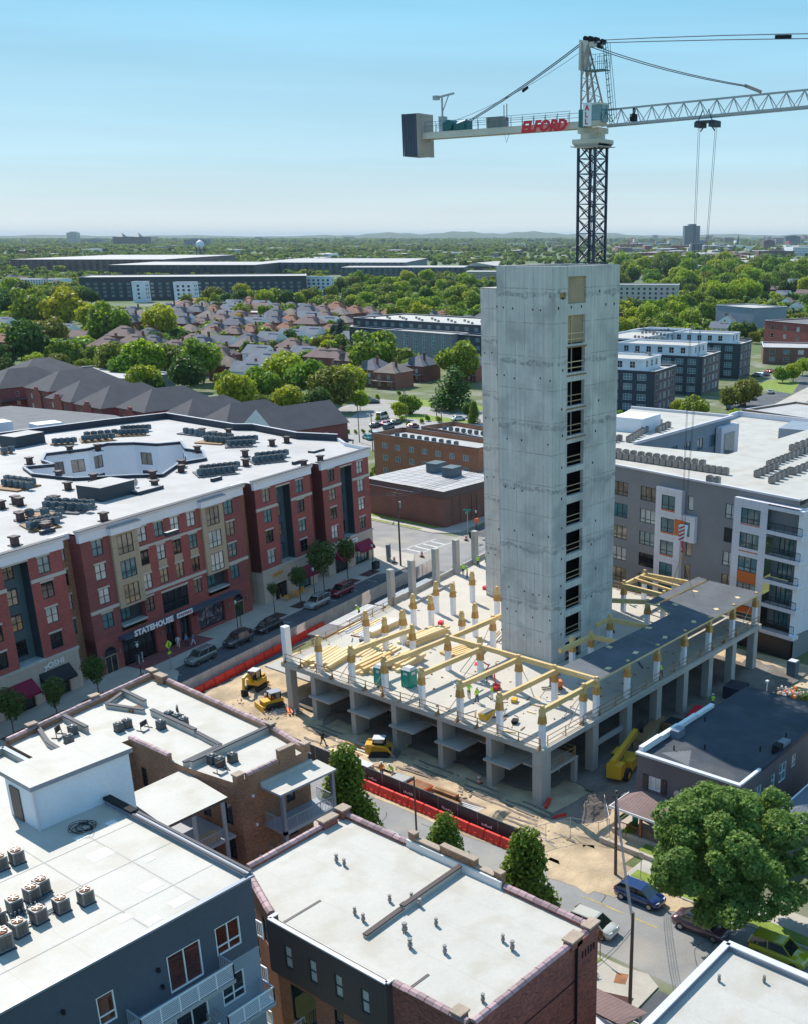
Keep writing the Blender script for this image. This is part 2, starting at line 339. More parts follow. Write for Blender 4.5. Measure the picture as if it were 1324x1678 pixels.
def translu(k, f):
    t = M[k].node_tree; b = t.nodes['Principled BSDF']; tr = t.nodes.new('ShaderNodeBsdfTranslucent'); mx = t.nodes.new('ShaderNodeMixShader'); mx.inputs[0].default_value = f
    t.links.new(b.inputs['Base Color'].links[0].from_socket, tr.inputs[0]); t.links.new(b.outputs[0], mx.inputs[1]); t.links.new(tr.outputs[0], mx.inputs[2]); t.links.new(mx.outputs[0], [n for n in t.nodes if n.type == 'OUTPUT_MATERIAL'][0].inputs[0])
translu('banner_white', .6); translu('awning_red', .3)
leafm('leaf_green', (0.22, 0.31, 0.025)); leafm('leaf_bright', (0.36, 0.42, 0.022)); leafm('leaf_dark', (0.085, 0.15, 0.025)); leafm('leaf_maple', (0.19, 0.30, 0.065), .1)
leafm('leaf_olive', (0.22, 0.24, 0.035)); leafm('leaf_blue', (0.035, 0.085, 0.06)); leafm('leaf_street', (0.11, 0.16, 0.04)); leafm('leaf_gold', (0.42, 0.38, 0.02)); leafm('leaf_pear', (0.16, 0.24, 0.025), .1); leafm('leaf_pink', (0.45, 0.06, 0.13))
leafm('leaf_far', (0.21, 0.28, 0.045), .3)

# ------------------------------------------------------------------ walls and windows
def wall(mb, p0, p1, z0, z1, ops=(), m=0, depth=0.16, mr=None, n_override=None):
    """vertical wall from p0 to p1 (outside on the right hand), real recessed openings (s0,z0,s1,z1)"""
    mr = m if mr is None else mr
    dx, dy = p1[0] - p0[0], p1[1] - p0[1]; Ln = math.hypot(dx, dy); ux, uy = dx / Ln, dy / Ln; nx, ny = uy, -ux
    P = lambda s, z, d=0.0: (p0[0] + ux * s - nx * d, p0[1] + uy * s - ny * d, z)
    ops = [o for o in ops if o[0] > 0.02 and o[2] < Ln - 0.02 and o[1] >= z0 - .01 and o[3] < z1 - 0.01]
    if not ops: mb.face([P(0, z0), P(Ln, z0), P(Ln, z1), P(0, z1)], m); return
    ss = sorted({0.0, Ln} | {round(o[0], 3) for o in ops} | {round(o[2], 3) for o in ops})
    # column strips: inside each strip, merge vertically
    for a, b in zip(ss[:-1], ss[1:]):
        if b - a < 1e-4: continue
        mid = (a + b) / 2
        iv = sorted([(o[1], o[3]) for o in ops if o[0] - 1e-3 < mid < o[2] + 1e-3])
        z = z0
        for (a0, a1) in iv:
            if a0 > z + 1e-4: mb.face([P(a, z), P(b, z), P(b, a0), P(a, a0)], m)
            z = max(z, a1)
        if z < z1 - 1e-4: mb.face([P(a, z), P(b, z), P(b, z1), P(a, z1)], m)
    for (a, c, b, e) in [(o[0], o[1], o[2], o[3]) for o in ops]:
        d = depth
        mb.face([P(a, c), P(a, c, d), P(a, e, d), P(a, e)], mr); mb.face([P(b, c, d), P(b, c), P(b, e), P(b, e, d)], mr)
        mb.face([P(a, c), P(b, c), P(b, c, d), P(a, c, d)], mr); mb.face([P(a, e, d), P(b, e, d), P(b, e), P(a, e)], mr)
WM = {}
def winmesh(w, h, nx, ny, fm, t=0.07):
    k = (round(w, 2), round(h, 2), str(nx), str(ny), fm, t)
    if k in WM: return WM[k]
    mb = MB(); y0, y1 = 0.02, 0.12
    mb.box(0, y0, 0, w, y1, t); mb.box(0, y0, h - t, w, y1, h); mb.box(0, y0, t, t, y1, h - t); mb.box(w - t, y0, t, w, y1, h - t)
    xs = nx if isinstance(nx, (list, tuple)) else [i / nx for i in range(1, nx)]
    zs = ny if isinstance(ny, (list, tuple)) else [i / ny for i in range(1, ny)]
    for f in xs: mb.box(w * f - .03, y0 + .01, t, w * f + .03, y1 - .012, h - t)
    for f in zs: mb.box(t, y0 + .015, h * f - .03, w - t, y1 - .018, h * f + .03)
    fme = mb.build('window', M[fm], me_only=True)
    p = MB(); p.face([(t * .5, 0.10, t * .5), (w - t * .5, 0.10, t * .5), (w - t * .5, 0.10, h - t * .5), (t * .5, 0.10, h - t * .5)])
    pm = {}
    WM[k] = (fme, p, pm); return WM[k]
def ordn(i): return ['first', 'second', 'third', 'fourth', 'fifth', 'sixth', 'seventh', 'eighth', 'ninth', 'tenth', 'eleventh', 'twelfth', 'thirteenth', 'fourteenth', 'fifteenth', 'sixteenth', 'seventeenth', 'eighteenth', 'nineteenth', 'twentieth'][i]
def window(parent, p0, p1, s, z, w, h, nx=2, ny=2, fm='frame_dark', glass='glass_dark', name='window', off=0.0, t=0.07):
    dx, dy = p1[0] - p0[0], p1[1] - p0[1]; Ln = math.hypot(dx, dy); ux, uy = dx / Ln, dy / Ln
    fme, p, pm = winmesh(w, h, nx, ny, fm, t)
    if glass not in pm: pm[glass] = p.build('pane', M[glass], me_only=True)
    o = link(name, fme, parent, (p0[0] + ux * s + uy * off, p0[1] + uy * s - ux * off, z), math.atan2(dy, dx))
    link('pane', pm[glass], o)
    return o
GL = ['glass_dark', 'glass_dark', 'glass_teal_reflect', 'glass_blind', 'glass_teal_reflect', 'glass_tan', 'glass_blind']
def rg(): return random.choice(GL)
def facade(parent, p0, p1, z0, z1, wins, m, name='wall', glass=None, depth=.16, fm='frame_dark', trim=None):
    """wins: (s,z,w,h,nx,ny[,glass])"""
    mb = MB(); wall(mb, p0, p1, z0, z1, [(w[0], w[1], w[0] + w[2], w[1] + w[3]) for w in wins], 0, depth)
    o = mb.build(name, M[m], parent)
    for w in wins:
        window(parent, p0, p1, w[0], w[1], w[2], w[3], w[4], w[5], fm, w[6] if len(w) > 6 else (glass or rg()))
    return o
def grid_wins(L, cols, rows, w, h, nx=2, ny=2):
    return [(c, r, w, h, nx, ny) for c in cols for r in rows if c + w < L]
def text_mesh(s, size, depth=0.04, shear=0.0, name='lettering', spacing=1.0, bold=0.0):
    cu = bpy.data.curves.new(name, 'FONT'); cu.body = s; cu.size = size; cu.extrude = depth / 2; cu.shear = shear
    cu.space_character = spacing; cu.align_x = 'LEFT'; cu.offset = bold; cu.resolution_u = 2
    ob = bpy.data.objects.new(name, cu); COL.objects.link(ob)
    bpy.context.view_layer.update()
    me = bpy.data.meshes.new_from_object(ob.evaluated_get(bpy.context.evaluated_depsgraph_get()))
    bpy.data.objects.remove(ob); return me
def text(s, size, m, parent, loc, rz, width=None, tilt=PI / 2, **kw):
    me = text_mesh(s, size, **kw); me.materials.clear(); me.materials.append(M[m])
    o = link(kw.get('name', 'lettering'), me, parent, loc); o.rotation_euler = (tilt, 0, rz)
    xs = [v.co.x for v in me.vertices]; wd_ = max(xs) - min(xs)
    if width: o.scale = (width / wd_, 1, 1)
    return o
# ================================================================== SETTING
from mathutils.geometry import tessellate_polygon
HSA = math.radians(11.74); HSO = (62.3, 119.75)
def hs(s, y):
    return (HSO[0] + s * math.cos(HSA) - y * math.sin(HSA), HSO[1] + s * math.sin(HSA) + y * math.cos(HSA))
def LH(px, py, z=0):
    x, y = W(px, py, z); dx, dy = x - HSO[0], y - HSO[1]
    return (dx * math.cos(HSA) + dy * math.sin(HSA), -dx * math.sin(HSA) + dy * math.cos(HSA))
def sheet(name, poly, z, m, kind='structure', label=None):
    mb = MB(); mb.face([(p[0], p[1], z) for p in poly]); o = mb.build(name, M[m]); tag(o, label, None, None, kind); return o
# far ground: city floor, greens and greys broken by noise
defm('city_floor', (0.09, 0.14, 0.04), 0.95, var=.25, scale=.02, stain=(0.22, 0.21, 0.20), stain_amt=.8, stain_scale=.012)
defm('gravel_lot', (0.36, 0.34, 0.32), .95, var=.12, scale=.3, stain=(0.2, 0.2, 0.2), stain_amt=.3)
defm('yard', (0.12, 0.15, 0.05), .95, var=.25, scale=.4, stain=(0.30, 0.28, 0.25), stain_amt=.7, stain_scale=.08)
g = MB()
R0 = 34000
g.face([(-R0, -R0, -0.02), (R0, -R0, -0.02), (R0, R0, -0.02), (-R0, R0, -0.02)]); tag(g.build('ground', M['city_floor']), kind='structure')
sheet('yard', [(20, -40), (480, -20), (480, 330), (330, 460), (60, 460), (-40, 200), (20, 60)], 0.0, 'yard')
# hills on the horizon
def hills(name, d0, d1, h, a0, a1, seed):
    r = random.Random(seed); mb = MB(); n = 90; top = []
    for i in range(n + 1):
        a = math.radians(a0 + (a1 - a0) * i / n); t = i / n
        hh = h * (0.35 + 0.65 * math.sin(PI * min(1, max(0, t))) ** .6) * (0.86 + 0.14 * math.sin(i * .37 + seed) + .05 * math.sin(i * 1.3)) if 0 < i < n else 0
        top.append((a, hh))
    for (a, h1), (b, h2) in zip(top[:-1], top[1:]):
        p = lambda an, d, z: (math.cos(an) * d, math.sin(an) * d, z)
        mb.face([p(a, d0, -1), p(b, d0, -1), p(b, d1, h2), p(a, d1, h1)]); mb.face([p(a, d1, h1), p(b, d1, h2), p(b, d1 * 1.2, -1), p(a, d1 * 1.2, -1)])
    o = mb.build(name, M['hill'], smooth=True); tag(o, kind='structure')
defm('hill', (0.07, 0.10, 0.05), .95, var=.2, scale=.004)
YA = math.degrees(_YAW)
hills('hills', 14000, 15500, 105, YA - 7, YA + 12, 1); hills('hills', 16000, 17500, 78, YA - 26, YA - 1, 4); hills('hills', 17000, 18500, 62, YA + 6, YA + 38, 9)

# --- streets
def hsq(s0, y0, s1, y1): return [hs(s0, y0), hs(s1, y0), hs(s1, y1), hs(s0, y1)]
sheet('road', hsq(-70, -15.6, 420, -6.2), 0.004, 'asphalt')                    # main street
sheet('road', [(57.6, -60), (68.2, -60), (68.4, 46), (66.5, 106), (58.5, 104)], 0.008, 'asphalt_old')   # side street
sheet('road', [(129.5, 124), (143.5, 127.5), (143.5, 262), (129.5, 262)], 0.008, 'asphalt_old')
sheet('road', [hs(62, -15.6), hs(84, -15.6), hs(84, -6.2), hs(62, -6.2)], 0.012, 'asphalt_old')
# crosswalk
mb = MB()
for i in range(4):
    x = 132.0 + i * 2.1; mb.face([(x, 128.6 + .02 * i, .022), (x + .5, 128.7, .022), (x + .5, 132.2, .022), (x, 132.0, .022)])
mb.face([(131.2, 128.2, .022), (140.6, 128.6, .022), (140.6, 128.85, .022), (131.2, 128.45, .022)]); mb.face([(131.2, 132.3, .022), (140.6, 132.6, .022), (140.6, 132.85, .022), (131.2, 132.55, .022)])
tag(mb.build('crosswalk', M['line_white']), kind='structure')
mb = MB()
for i in range(26):
    s = -8 + i * 5.5
    a, b = hs(s, -9.3), hs(s + .12, -9.3); mb.face([(*hs(s, -8.4), .02), (*hs(s + .12, -8.4), .02), (*hs(s + .12, -6.6), .02), (*hs(s, -6.6), .02)])
mb.face([(*hs(-30, -12.2), .02), (*hs(60, -12.2), .02), (*hs(60, -12.1), .02), (*hs(-30, -12.1), .02)])
tag(mb.build('road_marking', M['line_white']), kind='structure')
mb = MB()
for y0, y1 in ((44.5, 40.5), (39.8, 37.2)): mb.face([(63.4, y1, .02), (63.55, y1, .02), (63.55, y0, .02), (63.4, y0, .02)])
tag(mb.build('road_marking', M['line_yellow']), kind='structure')
# tar seams and manhole on the side street
mb = MB(); rr = random.Random(3)
for i in range(16):
    x, y = rr.uniform(58.5, 67.5), rr.uniform(20, 100); a = rr.uniform(0, 3.1)
    for k in range(6):
        x2, y2 = x + math.cos(a) * .9, y + math.sin(a) * .9; n = (-math.sin(a) * .035, math.cos(a) * .035)
        mb.face([(x - n[0], y - n[1], .021), (x2 - n[0], y2 - n[1], .021), (x2 + n[0], y2 + n[1], .021), (x + n[0], y + n[1], .021)])
        x, y = x2, y2; a += rr.uniform(-.6, .6)
tag(mb.build('road_cracks', M['asphalt']), kind='structure')
mb = MB()
for (x, y, r) in ((134, 122.3, .4), (129, 118, .4), (63, 52, .4)): mb.tube((x, y, .01), (x, y, .026), r, 16)
tag(mb.build('manhole_cover', M['asphalt']), 'dark round iron cover set in the road', kind='structure')

# --- raised pavements with kerbs
def pavement(poly, name='pavement', h=0.13, m='sidewalk', z0=-.01):
    mb = MB(); mb.prism(poly, z0, h, 1, 0); return tag(mb.build(name, [M[m], M['kerb']]), kind='structure')
pavement([hs(-70, -6.2), hs(9.5, -6.2), hs(9.5, -6.2), hs(56, -6.2), hs(58.5, -8.4), hs(62.5, -8.4), hs(66.5, -6.5), (130.2, 128.5), (130.0, 200), (124.6, 200), (123.0, 160), hs(60, 2), hs(-70, 2)])
pavement([hs(0.5, -9.6), hs(6.5, -9.6), hs(9.2, -7.4), hs(9.6, -6.2), hs(0, -6.2)])
pavement([(143.0, 136), (144.8, 133.5), (146.5, 132.3), hs(120, -6.2), hs(200, -6.2), hs(200, -1.5), hs(95, 0.0), (158.9, 137.6), (147.2, 136.4), (147.1, 158), (143.0, 158)], h=.12)
pavement([(52.6, 60), (57.6, 60), (57.6, 36.4), (58.0, 34.6), (57.2, 33.2), (53.9, 33.1), (53.4, 33.9), (52.6, 37)], h=.13)
pavement([(68.2, 43.5), (72.0, 43.5), (72.0, -20), (68.2, -20)], h=.12); pavement([(52.6, 60), (57.8, 60), (58.8, 98), (53.5, 98)], h=.125)
def lawn(poly, z, name='lawn'):
    mb = MB(); mb.face([(p[0], p[1], z) for p in poly]); return tag(mb.build(name, M['grass']), kind='structure')
lawn([(145.4, 138.5), (147.05, 136.9), (147.05, 158), (145.4, 158)], .135); lawn([(143.2, 139.5), (144.0, 139.5), (144.0, 158), (143.2, 158)], .135)
lawn([(56.3, 42), (57.3, 42), (57.3, 38.2), (56.3, 38.4)], .14); lawn([(68.4, 43), (69.6, 43), (69.6, 20), (68.4, 20)], .13)
lawn([(71.7, 44.6), (73.4, 44.6), (73.4, 36), (71.7, 36)], .30)
mb = MB(); mb.obox(56.3, 35.9, .135, .145, 1.2, .9, .4); tag(mb.build('tactile_paving', M['rust']), kind='structure')
mb = MB(); mb.face([(52.9, 33.0, .02), (57.0, 33.0, .02), (57.2, 26, .02), (52.9, 26, .02)]); tag(mb.build('alley', M['asphalt']), kind='structure')
mb = MB(); mb.face([(53, 36.5, .14), (53.5, 33.6, .14), (55.0, 33.9, .14), (54.0, 36.9, .14)]); tag(mb.build('planting_bed', M['mulch']), kind='structure')
for s, w in ((31.5, 1.6), (37.5, 1.6), (44.3, 1.6), (50.2, 1.6), (55.6, 1.8), (-13, 1.6), (-7.5, 1.6), (-1.6, 1.6)):
    mb = MB(); mb.face([(*hs(s - w, -5.9), .137), (*hs(s + w, -5.9), .137), (*hs(s + w, -3.9), .137), (*hs(s - w, -3.9), .137)]); tag(mb.build('tree_pit', M['mulch']), kind='structure')
mb = MB(); mb.face([(*hs(7.6, -3.2), .137), (*hs(20.5, -3.2), .137), (*hs(20.5, -.05), .137), (*hs(7.6, -.05), .137)]); tag(mb.build('brick_paving', M['brick_dark']), kind='structure')

# --- building site: dirt with ruts, as a gently uneven sheet
def terrain(name, x0, y0, x1, y1, z, amp, step, m, mask=None, seed=1):
    r = np.random.default_rng(seed); nx, ny = int((x1 - x0) / step) + 1, int((y1 - y0) / step) + 1
    fx = r.normal(size=(8, 4)); v = []; f = []; idx = {}
    for j in range(ny):
        for i in range(nx):
            x, y = x0 + i * step, y0 + j * step; h = 0
            for k in range(8):
                h += math.sin(x * fx[k, 0] * (1 + k * .35) + y * fx[k, 1] * (1 + k * .35) + fx[k, 2] * 9) / (1 + k * .5)
            e = min(i, nx - 1 - i, j, ny - 1 - j) / 2.0
            v.append((x, y, max(.028, .028 + (z - .028 + amp * h * .35) * min(1, e))))
    for j in range(ny - 1):
        for i in range(nx - 1):
            if mask and not mask(x0 + (i + .5) * step, y0 + (j + .5) * step): continue
            a = j * nx + i; f.append((a, a + 1, a + nx + 1, a + nx))
    me = bpy.data.meshes.new(name); me.from_pydata(v, [], f); me.materials.append(M[m]); me.polygons.foreach_set('use_smooth', [True] * len(f))
    o = link(name, me); tag(o, kind='structure'); return o
terrain('dirt_ground', 66.2, 44.5, 124.0, 108.0, 0.10, 0.2, 0.45, 'dirt', lambda x, y: (y - 109.5 < (x - 66) * .2 - 4.5) and not (x > 76 and y < 49.5 and x < 100))
terrain('dirt_ground', 95.0, 20.0, 128.0, 50.0, 0.07, 0.09, 0.8, 'dirt', lambda x, y: x > 96.2, 5)
for nm, cx, cy, rx, ry, sd in (('dirt_spill', 67.0, 47.5, 3.6, 5.6, 1), ('dirt_spill', 66.2, 66, 1.6, 12, 2), ('dirt_spill', 67.2, 38.5, 1.1, 3.5, 4)):
    q = random.Random(sd); mb = MB(); pp = [(cx + math.cos(a * .21) * rx * q.uniform(.7, 1.15), cy + math.sin(a * .21) * ry * q.uniform(.7, 1.15), .026 + sd * .002) for a in range(30)]; mb.face(pp); tag(mb.build(nm, M['dirt']), kind='structure')
q = random.Random(6)
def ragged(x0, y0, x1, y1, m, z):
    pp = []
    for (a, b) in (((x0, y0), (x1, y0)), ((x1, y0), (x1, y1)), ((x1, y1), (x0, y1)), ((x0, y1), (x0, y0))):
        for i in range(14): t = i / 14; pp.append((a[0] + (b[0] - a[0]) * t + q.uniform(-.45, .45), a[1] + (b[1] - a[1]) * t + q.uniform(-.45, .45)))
    sheet('shade_ground', pp, z, m)
ragged(74.8, 57.9, 119, 94.5, 'gravel_shade', .30); ragged(79, 50.4, 120.5, 58.6, 'gravel_shade', .292)  # dark sheets under and beside the deck, shade put into their colour
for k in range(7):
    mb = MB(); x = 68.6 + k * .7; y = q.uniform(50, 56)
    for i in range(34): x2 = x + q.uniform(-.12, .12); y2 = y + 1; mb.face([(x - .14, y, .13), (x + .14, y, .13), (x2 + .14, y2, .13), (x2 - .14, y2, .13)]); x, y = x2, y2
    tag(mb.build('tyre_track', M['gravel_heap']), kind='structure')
def heap(name, cx, cy, rx, ry, h, m, seed, label, step=14):
    r = random.Random(seed); v = []; f = []; n = 26
    for j in range(step + 1):
        t = j / step
        for i in range(n):
            a = 2 * PI * i / n; w = 1 + .18 * math.sin(3 * a + seed) + .1 * math.sin(5 * a + seed * 2) + r.uniform(-.03, .03)
            v.append((cx + rx * t * w * math.cos(a), cy + ry * t * w * math.sin(a), max(0.0, h * (math.cos(t * PI) * .5 + .5) * (1 + r.uniform(-.13, .13)))))
    for j in range(step):
        for i in range(n):
            i2 = (i + 1) % n; f.append((j * n + i, (j + 1) * n + i, (j + 1) * n + i2, j * n + i2))
    me = bpy.data.meshes.new(name); me.from_pydata(v, [], f); me.materials.append(M[m]); me.polygons.foreach_set('use_smooth', [True] * len(f)); me.update()
    return tag(link(name, me), label, None, None, 'stuff')
heap('gravel_heap', 75.6, 52.6, 4.6, 2.6, 1.5, 'gravel_heap', 1, 'brown heap of gravel below the front corner of the deck')
heap('dirt_heap', 68.9, 58.6, 2.2, 1.1, .8, 'dirt_heap', 2, 'low heap of pale soil behind the black banner fence')
heap('dirt_heap', 104.0, 44.0, 5.0, 3.2, 2.0, 'dirt_heap', 3, 'sand coloured heap beside the rubbish skip')
heap('dirt_heap', 75.5, 88.0, 3.0, 1.6, .6, 'gravel_heap', 4, 'small heap of soil between the left columns of the deck')

# ================================================================== CORE TOWERS
def boxpart(name, b, m, parent=None, loc=(0, 0, 0), rz=0): mb = MB(); mb.box(*b); return mb.build(name, M[m], parent, loc, rz)
DZ = 6.1
T1 = thing('concrete_core_tower', 'tall grey concrete core tower with a column of door openings, rising from the deck', 'tower', (90.9, 68.65, 0))
TW, TD, TH = 12.1, 7.3, 49.1
ops = []
tops = [44.3, 41.05, 37.6, 34.45, 31.1, 27.9, 24.5, 21.25, 18.0, 14.7, 11.4, 8.3]
for i, z in enumerate(tops):
    h = 2.55 if i < 11 else 2.2
    if i == 0: h = 2.9
    ops.append((2.65, z - h, 5.75, z))
ops.insert(0, (2.65, 45.45, 5.85, 48.1))
ops.append((1.27, 45.95, 2.35, 46.6))
mb = MB(); wall(mb, (0, 0), (TW, 0), 0, TH, ops, 0, .42); wall(mb, (TW, 0), (TW, TD), 0, TH); wall(mb, (TW, TD), (0, TD), 0, TH); wall(mb, (0, TD), (0, 0), 0, TH)
# hollow top with rim
mb.face([(0, 0, TH), (TW, 0, TH), (TW - .4, .4, TH), (.4, .4, TH)]); mb.face([(TW, 0, TH), (TW, TD, TH), (TW - .4, TD - .4, TH), (TW - .4, .4, TH)])
mb.face([(TW, TD, TH), (0, TD, TH), (.4, TD - .4, TH), (TW - .4, TD - .4, TH)]); mb.face([(0, TD, TH), (0, 0, TH), (.4, .4, TH), (.4, TD - .4, TH)])
wall(mb, (.4, TD - .4), (TW - .4, TD - .4), TH - 3, TH); wall(mb, (TW - .4, TD - .4), (TW - .4, .4), TH - 3, TH); wall(mb, (TW - .4, .4), (.4, .4), TH - 3, TH); wall(mb, (.4, .4), (.4, TD - .4), TH - 3, TH)
mb.build('wall', M['concrete'], T1)
mb = MB(); mb.box(.42, 2.6, 6, TW - .42, 2.7, TH - 3.2); mb.build('shaft_darkness', M['black'], T1)  # black panel across the core, darkness behind the openings put into its colour
mb = MB(); mb.box(.4, .4, TH - 3.05, TW - .4, TD - .4, TH - 3); mb.build('top_platform', M['ply'], T1)
boxpart('plywood_panel', (2.67, .20, 45.47, 5.83, .26, 48.08), 'ply', T1); boxpart('plywood_panel', (1.29, .2, 45.97, 2.33, .26, 46.58), 'wood_orange', T1)
mb = MB(); mb.box(2.67, .34, 41.5, 5.73, .38, 44.28); mb.build('plywood_panel', M['ply'], T1)
for i, z in enumerate(tops):
    h = ops[i + 1][3] - ops[i + 1][1]; zb = z - h
    for k in (.45, 1.05):
        boxpart('guard_rail', (2.66, .10, zb + k, 5.74, .14, zb + k + .08), 'wood_light' if i < 2 else 'ply', T1)
    if i < 4: boxpart('toe_board', (2.5, -.06, zb - .35, 6.0, -.01, zb - .2), 'wood_dark', T1)
    if i in (0, 1, 2, 3): boxpart('prop', (3.6, .22, zb, 3.7, .32, z), 'wood_light' if i == 0 else 'metal', T1)
bo = MB().box(-.09, -.02, -.13, .09, .03, .13).build('blockout', [M['black']], me_only=True)
bo2 = MB().box(-.02, -.08, -.09, .03, .08, .09).build('blockout', [M['black']], me_only=True)
rr = random.Random(5)
for z in [46.0 - .0, 38.9, 34.9, 32.1, 28.7, 25.3, 22.0, 18.5, 15.4, 14.0, 12.1, 9.6]:
    for x in (1.75,): link('blockout', bo, T1, (x + rr.uniform(-.1, .1), 0, z))
    if rr.random() < .8: link('blockout', bo, T1, (8.0 + rr.uniform(-.5, .5), 0, z + rr.uniform(-.6, .6)))
for zz in (45.0, 31.5, 21.2, 14.4, 11.7, 9.0, 38, 26.0):
    for y in (0.35, 1.6, 2.7, 4.0, 5.1, 6.3, 7.3):
        if rr.random() < .5: link('blockout', bo2, T1, (0, y + rr.uniform(-.2, .2), zz + rr.uniform(-.15, .15)))
for x in (1, 3.2, 5.0, 9.5, 11.1):
    link('blockout', bo, T1, (x, 0, 45.1))
T2 = thing('concrete_core_tower', 'narrower and lower concrete core tower standing behind the tall one', 'tower', (106.6, 79.4, 0))
mb = MB(); mb.prism([(0, 0), (7, 0), (7, 12.3), (0, 12.3)], 0, 45.9); mb.build('wall', M['concrete'], T2)
boxpart('coping', (-.05, -.05, 45.9, 7.05, 12.35, 46.0), 'slab_edge', T2)
for zz in (38.3, 30, 22.5, 12): 
    for y in (9.0, 10.6, 11.8): link('blockout', bo2, T2, (0, y, zz + rr.uniform(-.2, .2)))

# ================================================================== PODIUM DECK
D = thing('podium_deck', 'concrete podium deck on thick columns with guard rails, round the core tower', 'building structure', (0, 0, 0))
deckpoly = [(73.35, 56.45), (118.9, 56.45), (121.5, 104.0), (73.35, 94.35)]
mb = MB(); mb.prism(deckpoly, DZ - .55, DZ, 1, 0, bottom=True); mb.build('deck_slab', [M['slab'], M['slab_edge']], D)
# columns with capitals at the front and right sides, all down to the ground
for i, y in enumerate([63.3, 69.9, 76.4, 82.8, 89.2]):
    mb = MB(); mb.box(73.5, y - .35, 0, 75.5, y + .35, DZ - .55); mb.build('column', M['column_conc'], D)
    mb = MB(); mb.box(73.15, y - 3.0, 2.95, 75.9, y + .5, 3.15); mb.build('landing_slab', M['column_conc'], D)
mb = MB(); mb.box(73.4, 56.6, 0, 74.9, 57.7, DZ - .55); mb.build('column', M['column_conc'], D)
mb = MB(); mb.box(73.5, 93.0, 0, 74.4, 93.9, DZ - .55); mb.build('column', M['column_conc'], D)
for x in (82.6, 88.9, 94.9, 100.7, 106.5, 112.3, 118.0):
    mb = MB(); mb.box(x - .5, 56.65, 0, x + .5, 57.6, DZ - .55); mb.build('column', M['column_conc'], D)
for x in (83.2, 91, 97.5, 104, 112, 118):
    for y in (64, 72, 80, 88, 95):
        if x == 83.2 or y in (64, 95) or x > 100: mb = MB(); mb.box(x - .4, y - .4, 0, x + .4, y + .4, DZ - .55); mb.build('column', M['column_conc'], D)
# mezzanine plates seen under the deck
mb = MB(); mb.box(76.1, 60.5, 2.95, 118, 101, 3.14); mb.build('lower_slab', M['column_conc'], D)
mb = MB(); mb.box(75.0, 56.7, 2.9, 79.6, 60.2, 3.1); mb.build('landing_slab', M['column_conc'], D); mb = MB(); mb.box(79.1, 56.75, 0, 79.6, 57.25, 2.9); mb.build('column', M['column_conc'], D)
mb = MB(); mb.box(83.2, 57.0, 2.6, 88.4, 57.3, 3.1); mb.build('beam', M['column_conc'], D)
railm = MB(); railm.beam((0, 0, 1.02), (1, 0, 1.02), .05, .10); railm = railm.build('rail', M['wood_rail'], me_only=True)
postm = MB(); postm.box(-.035, -.035, 0, .035, .035, 1.1); postm.beam((0, 0.05, .35), (0, .45, 0), .06, .06); postm = postm.build('post', M['wood_rail'], me_only=True)
footm = MB().hexa([(-.15, -.05, 0), (.15, -.05, 0), (.15, .5, 0), (-.15, .5, 0), (-.04, -.05, .5), (.04, -.05, .5), (.04, .02, .5), (-.04, .02, .5)]).build('post_foot', [M['wood_dark']], me_only=True)
def guard(parent, p, q, z, gap=2.6, feet=True, seed=0):
    dx, dy = q[0] - p[0], q[1] - p[1]; L_ = math.hypot(dx, dy); n = max(1, round(L_ / gap)); a = math.atan2(dy, dx); r = random.Random(seed)
    for i in range(n + 1):
        t = i / n; x, y = p[0] + dx * t, p[1] + dy * t; link('post', postm, parent, (x, y, z), a)
        if feet and r.random() < .55: link('post_foot', footm, parent, (x, y, z), a)
    for h in (0, -.48, -.92):
        mb = MB(); mb.beam((p[0], p[1], z + 1.04 + h), (q[0], q[1], z + 1.04 + h), .04, .07); mb.build('rail', M['wood_rail'], parent)
guard(D, (73.6, 56.9), (73.6, 93.8), DZ, 2.65, True, 1); guard(D, (74.6, 56.75), (118.6, 56.75), DZ, 2.9, True, 2)
guard(D, (74.2, 94.2), (95.8, 98.4), DZ, 2.5, False, 3); guard(D, (118.6, 57.5), (121.0, 103), DZ, 3, False, 4)
for y in (64.3, 70.9, 77.3, 83.7):
    guard(D, (76.2, y - .5), (76.2, y + 4.2), 3.14, 2.2, False)
guard(D, (79.4, 57.0), (79.4, 60.0), 3.1, 2.4, False); guard(D, (75.2, 56.9), (79.4, 56.9), 3.1, 2.4, False)
# low upstand along the street side of the deck
mb = MB(); mb.beam((96.2, 99.1, DZ + .35), (121.3, 104.1, DZ + .35), .25, .7); mb.build('upstand', M['slab_edge'], D)
mb = MB(); mb.beam((96.5, 96.5, DZ + .15), (108, 98.9, DZ + .15), .2, .3); mb.build('upstand', M['slab_edge'], D)
# concrete pillars on the street side
for k, (x, y, h) in enumerate([(95.9, 98.9, 4.0), (100.4, 99.6, 4.1), (106.1, 100.5, 4.3), (111.6, 101.6, 4.2), (117.0, 102.7, 4.2)]):
    mb = MB(); mb.box(x - .38, y - .38, DZ, x + .38, y + .38, DZ + h + .9); o = mb.build('concrete_pillar', M['column_conc'], D)
mb = MB(); mb.box(73.6, 93.5, DZ, 74.4, 94.2, DZ + 4.3); mb.build('concrete_pillar', M['wrap'], D)

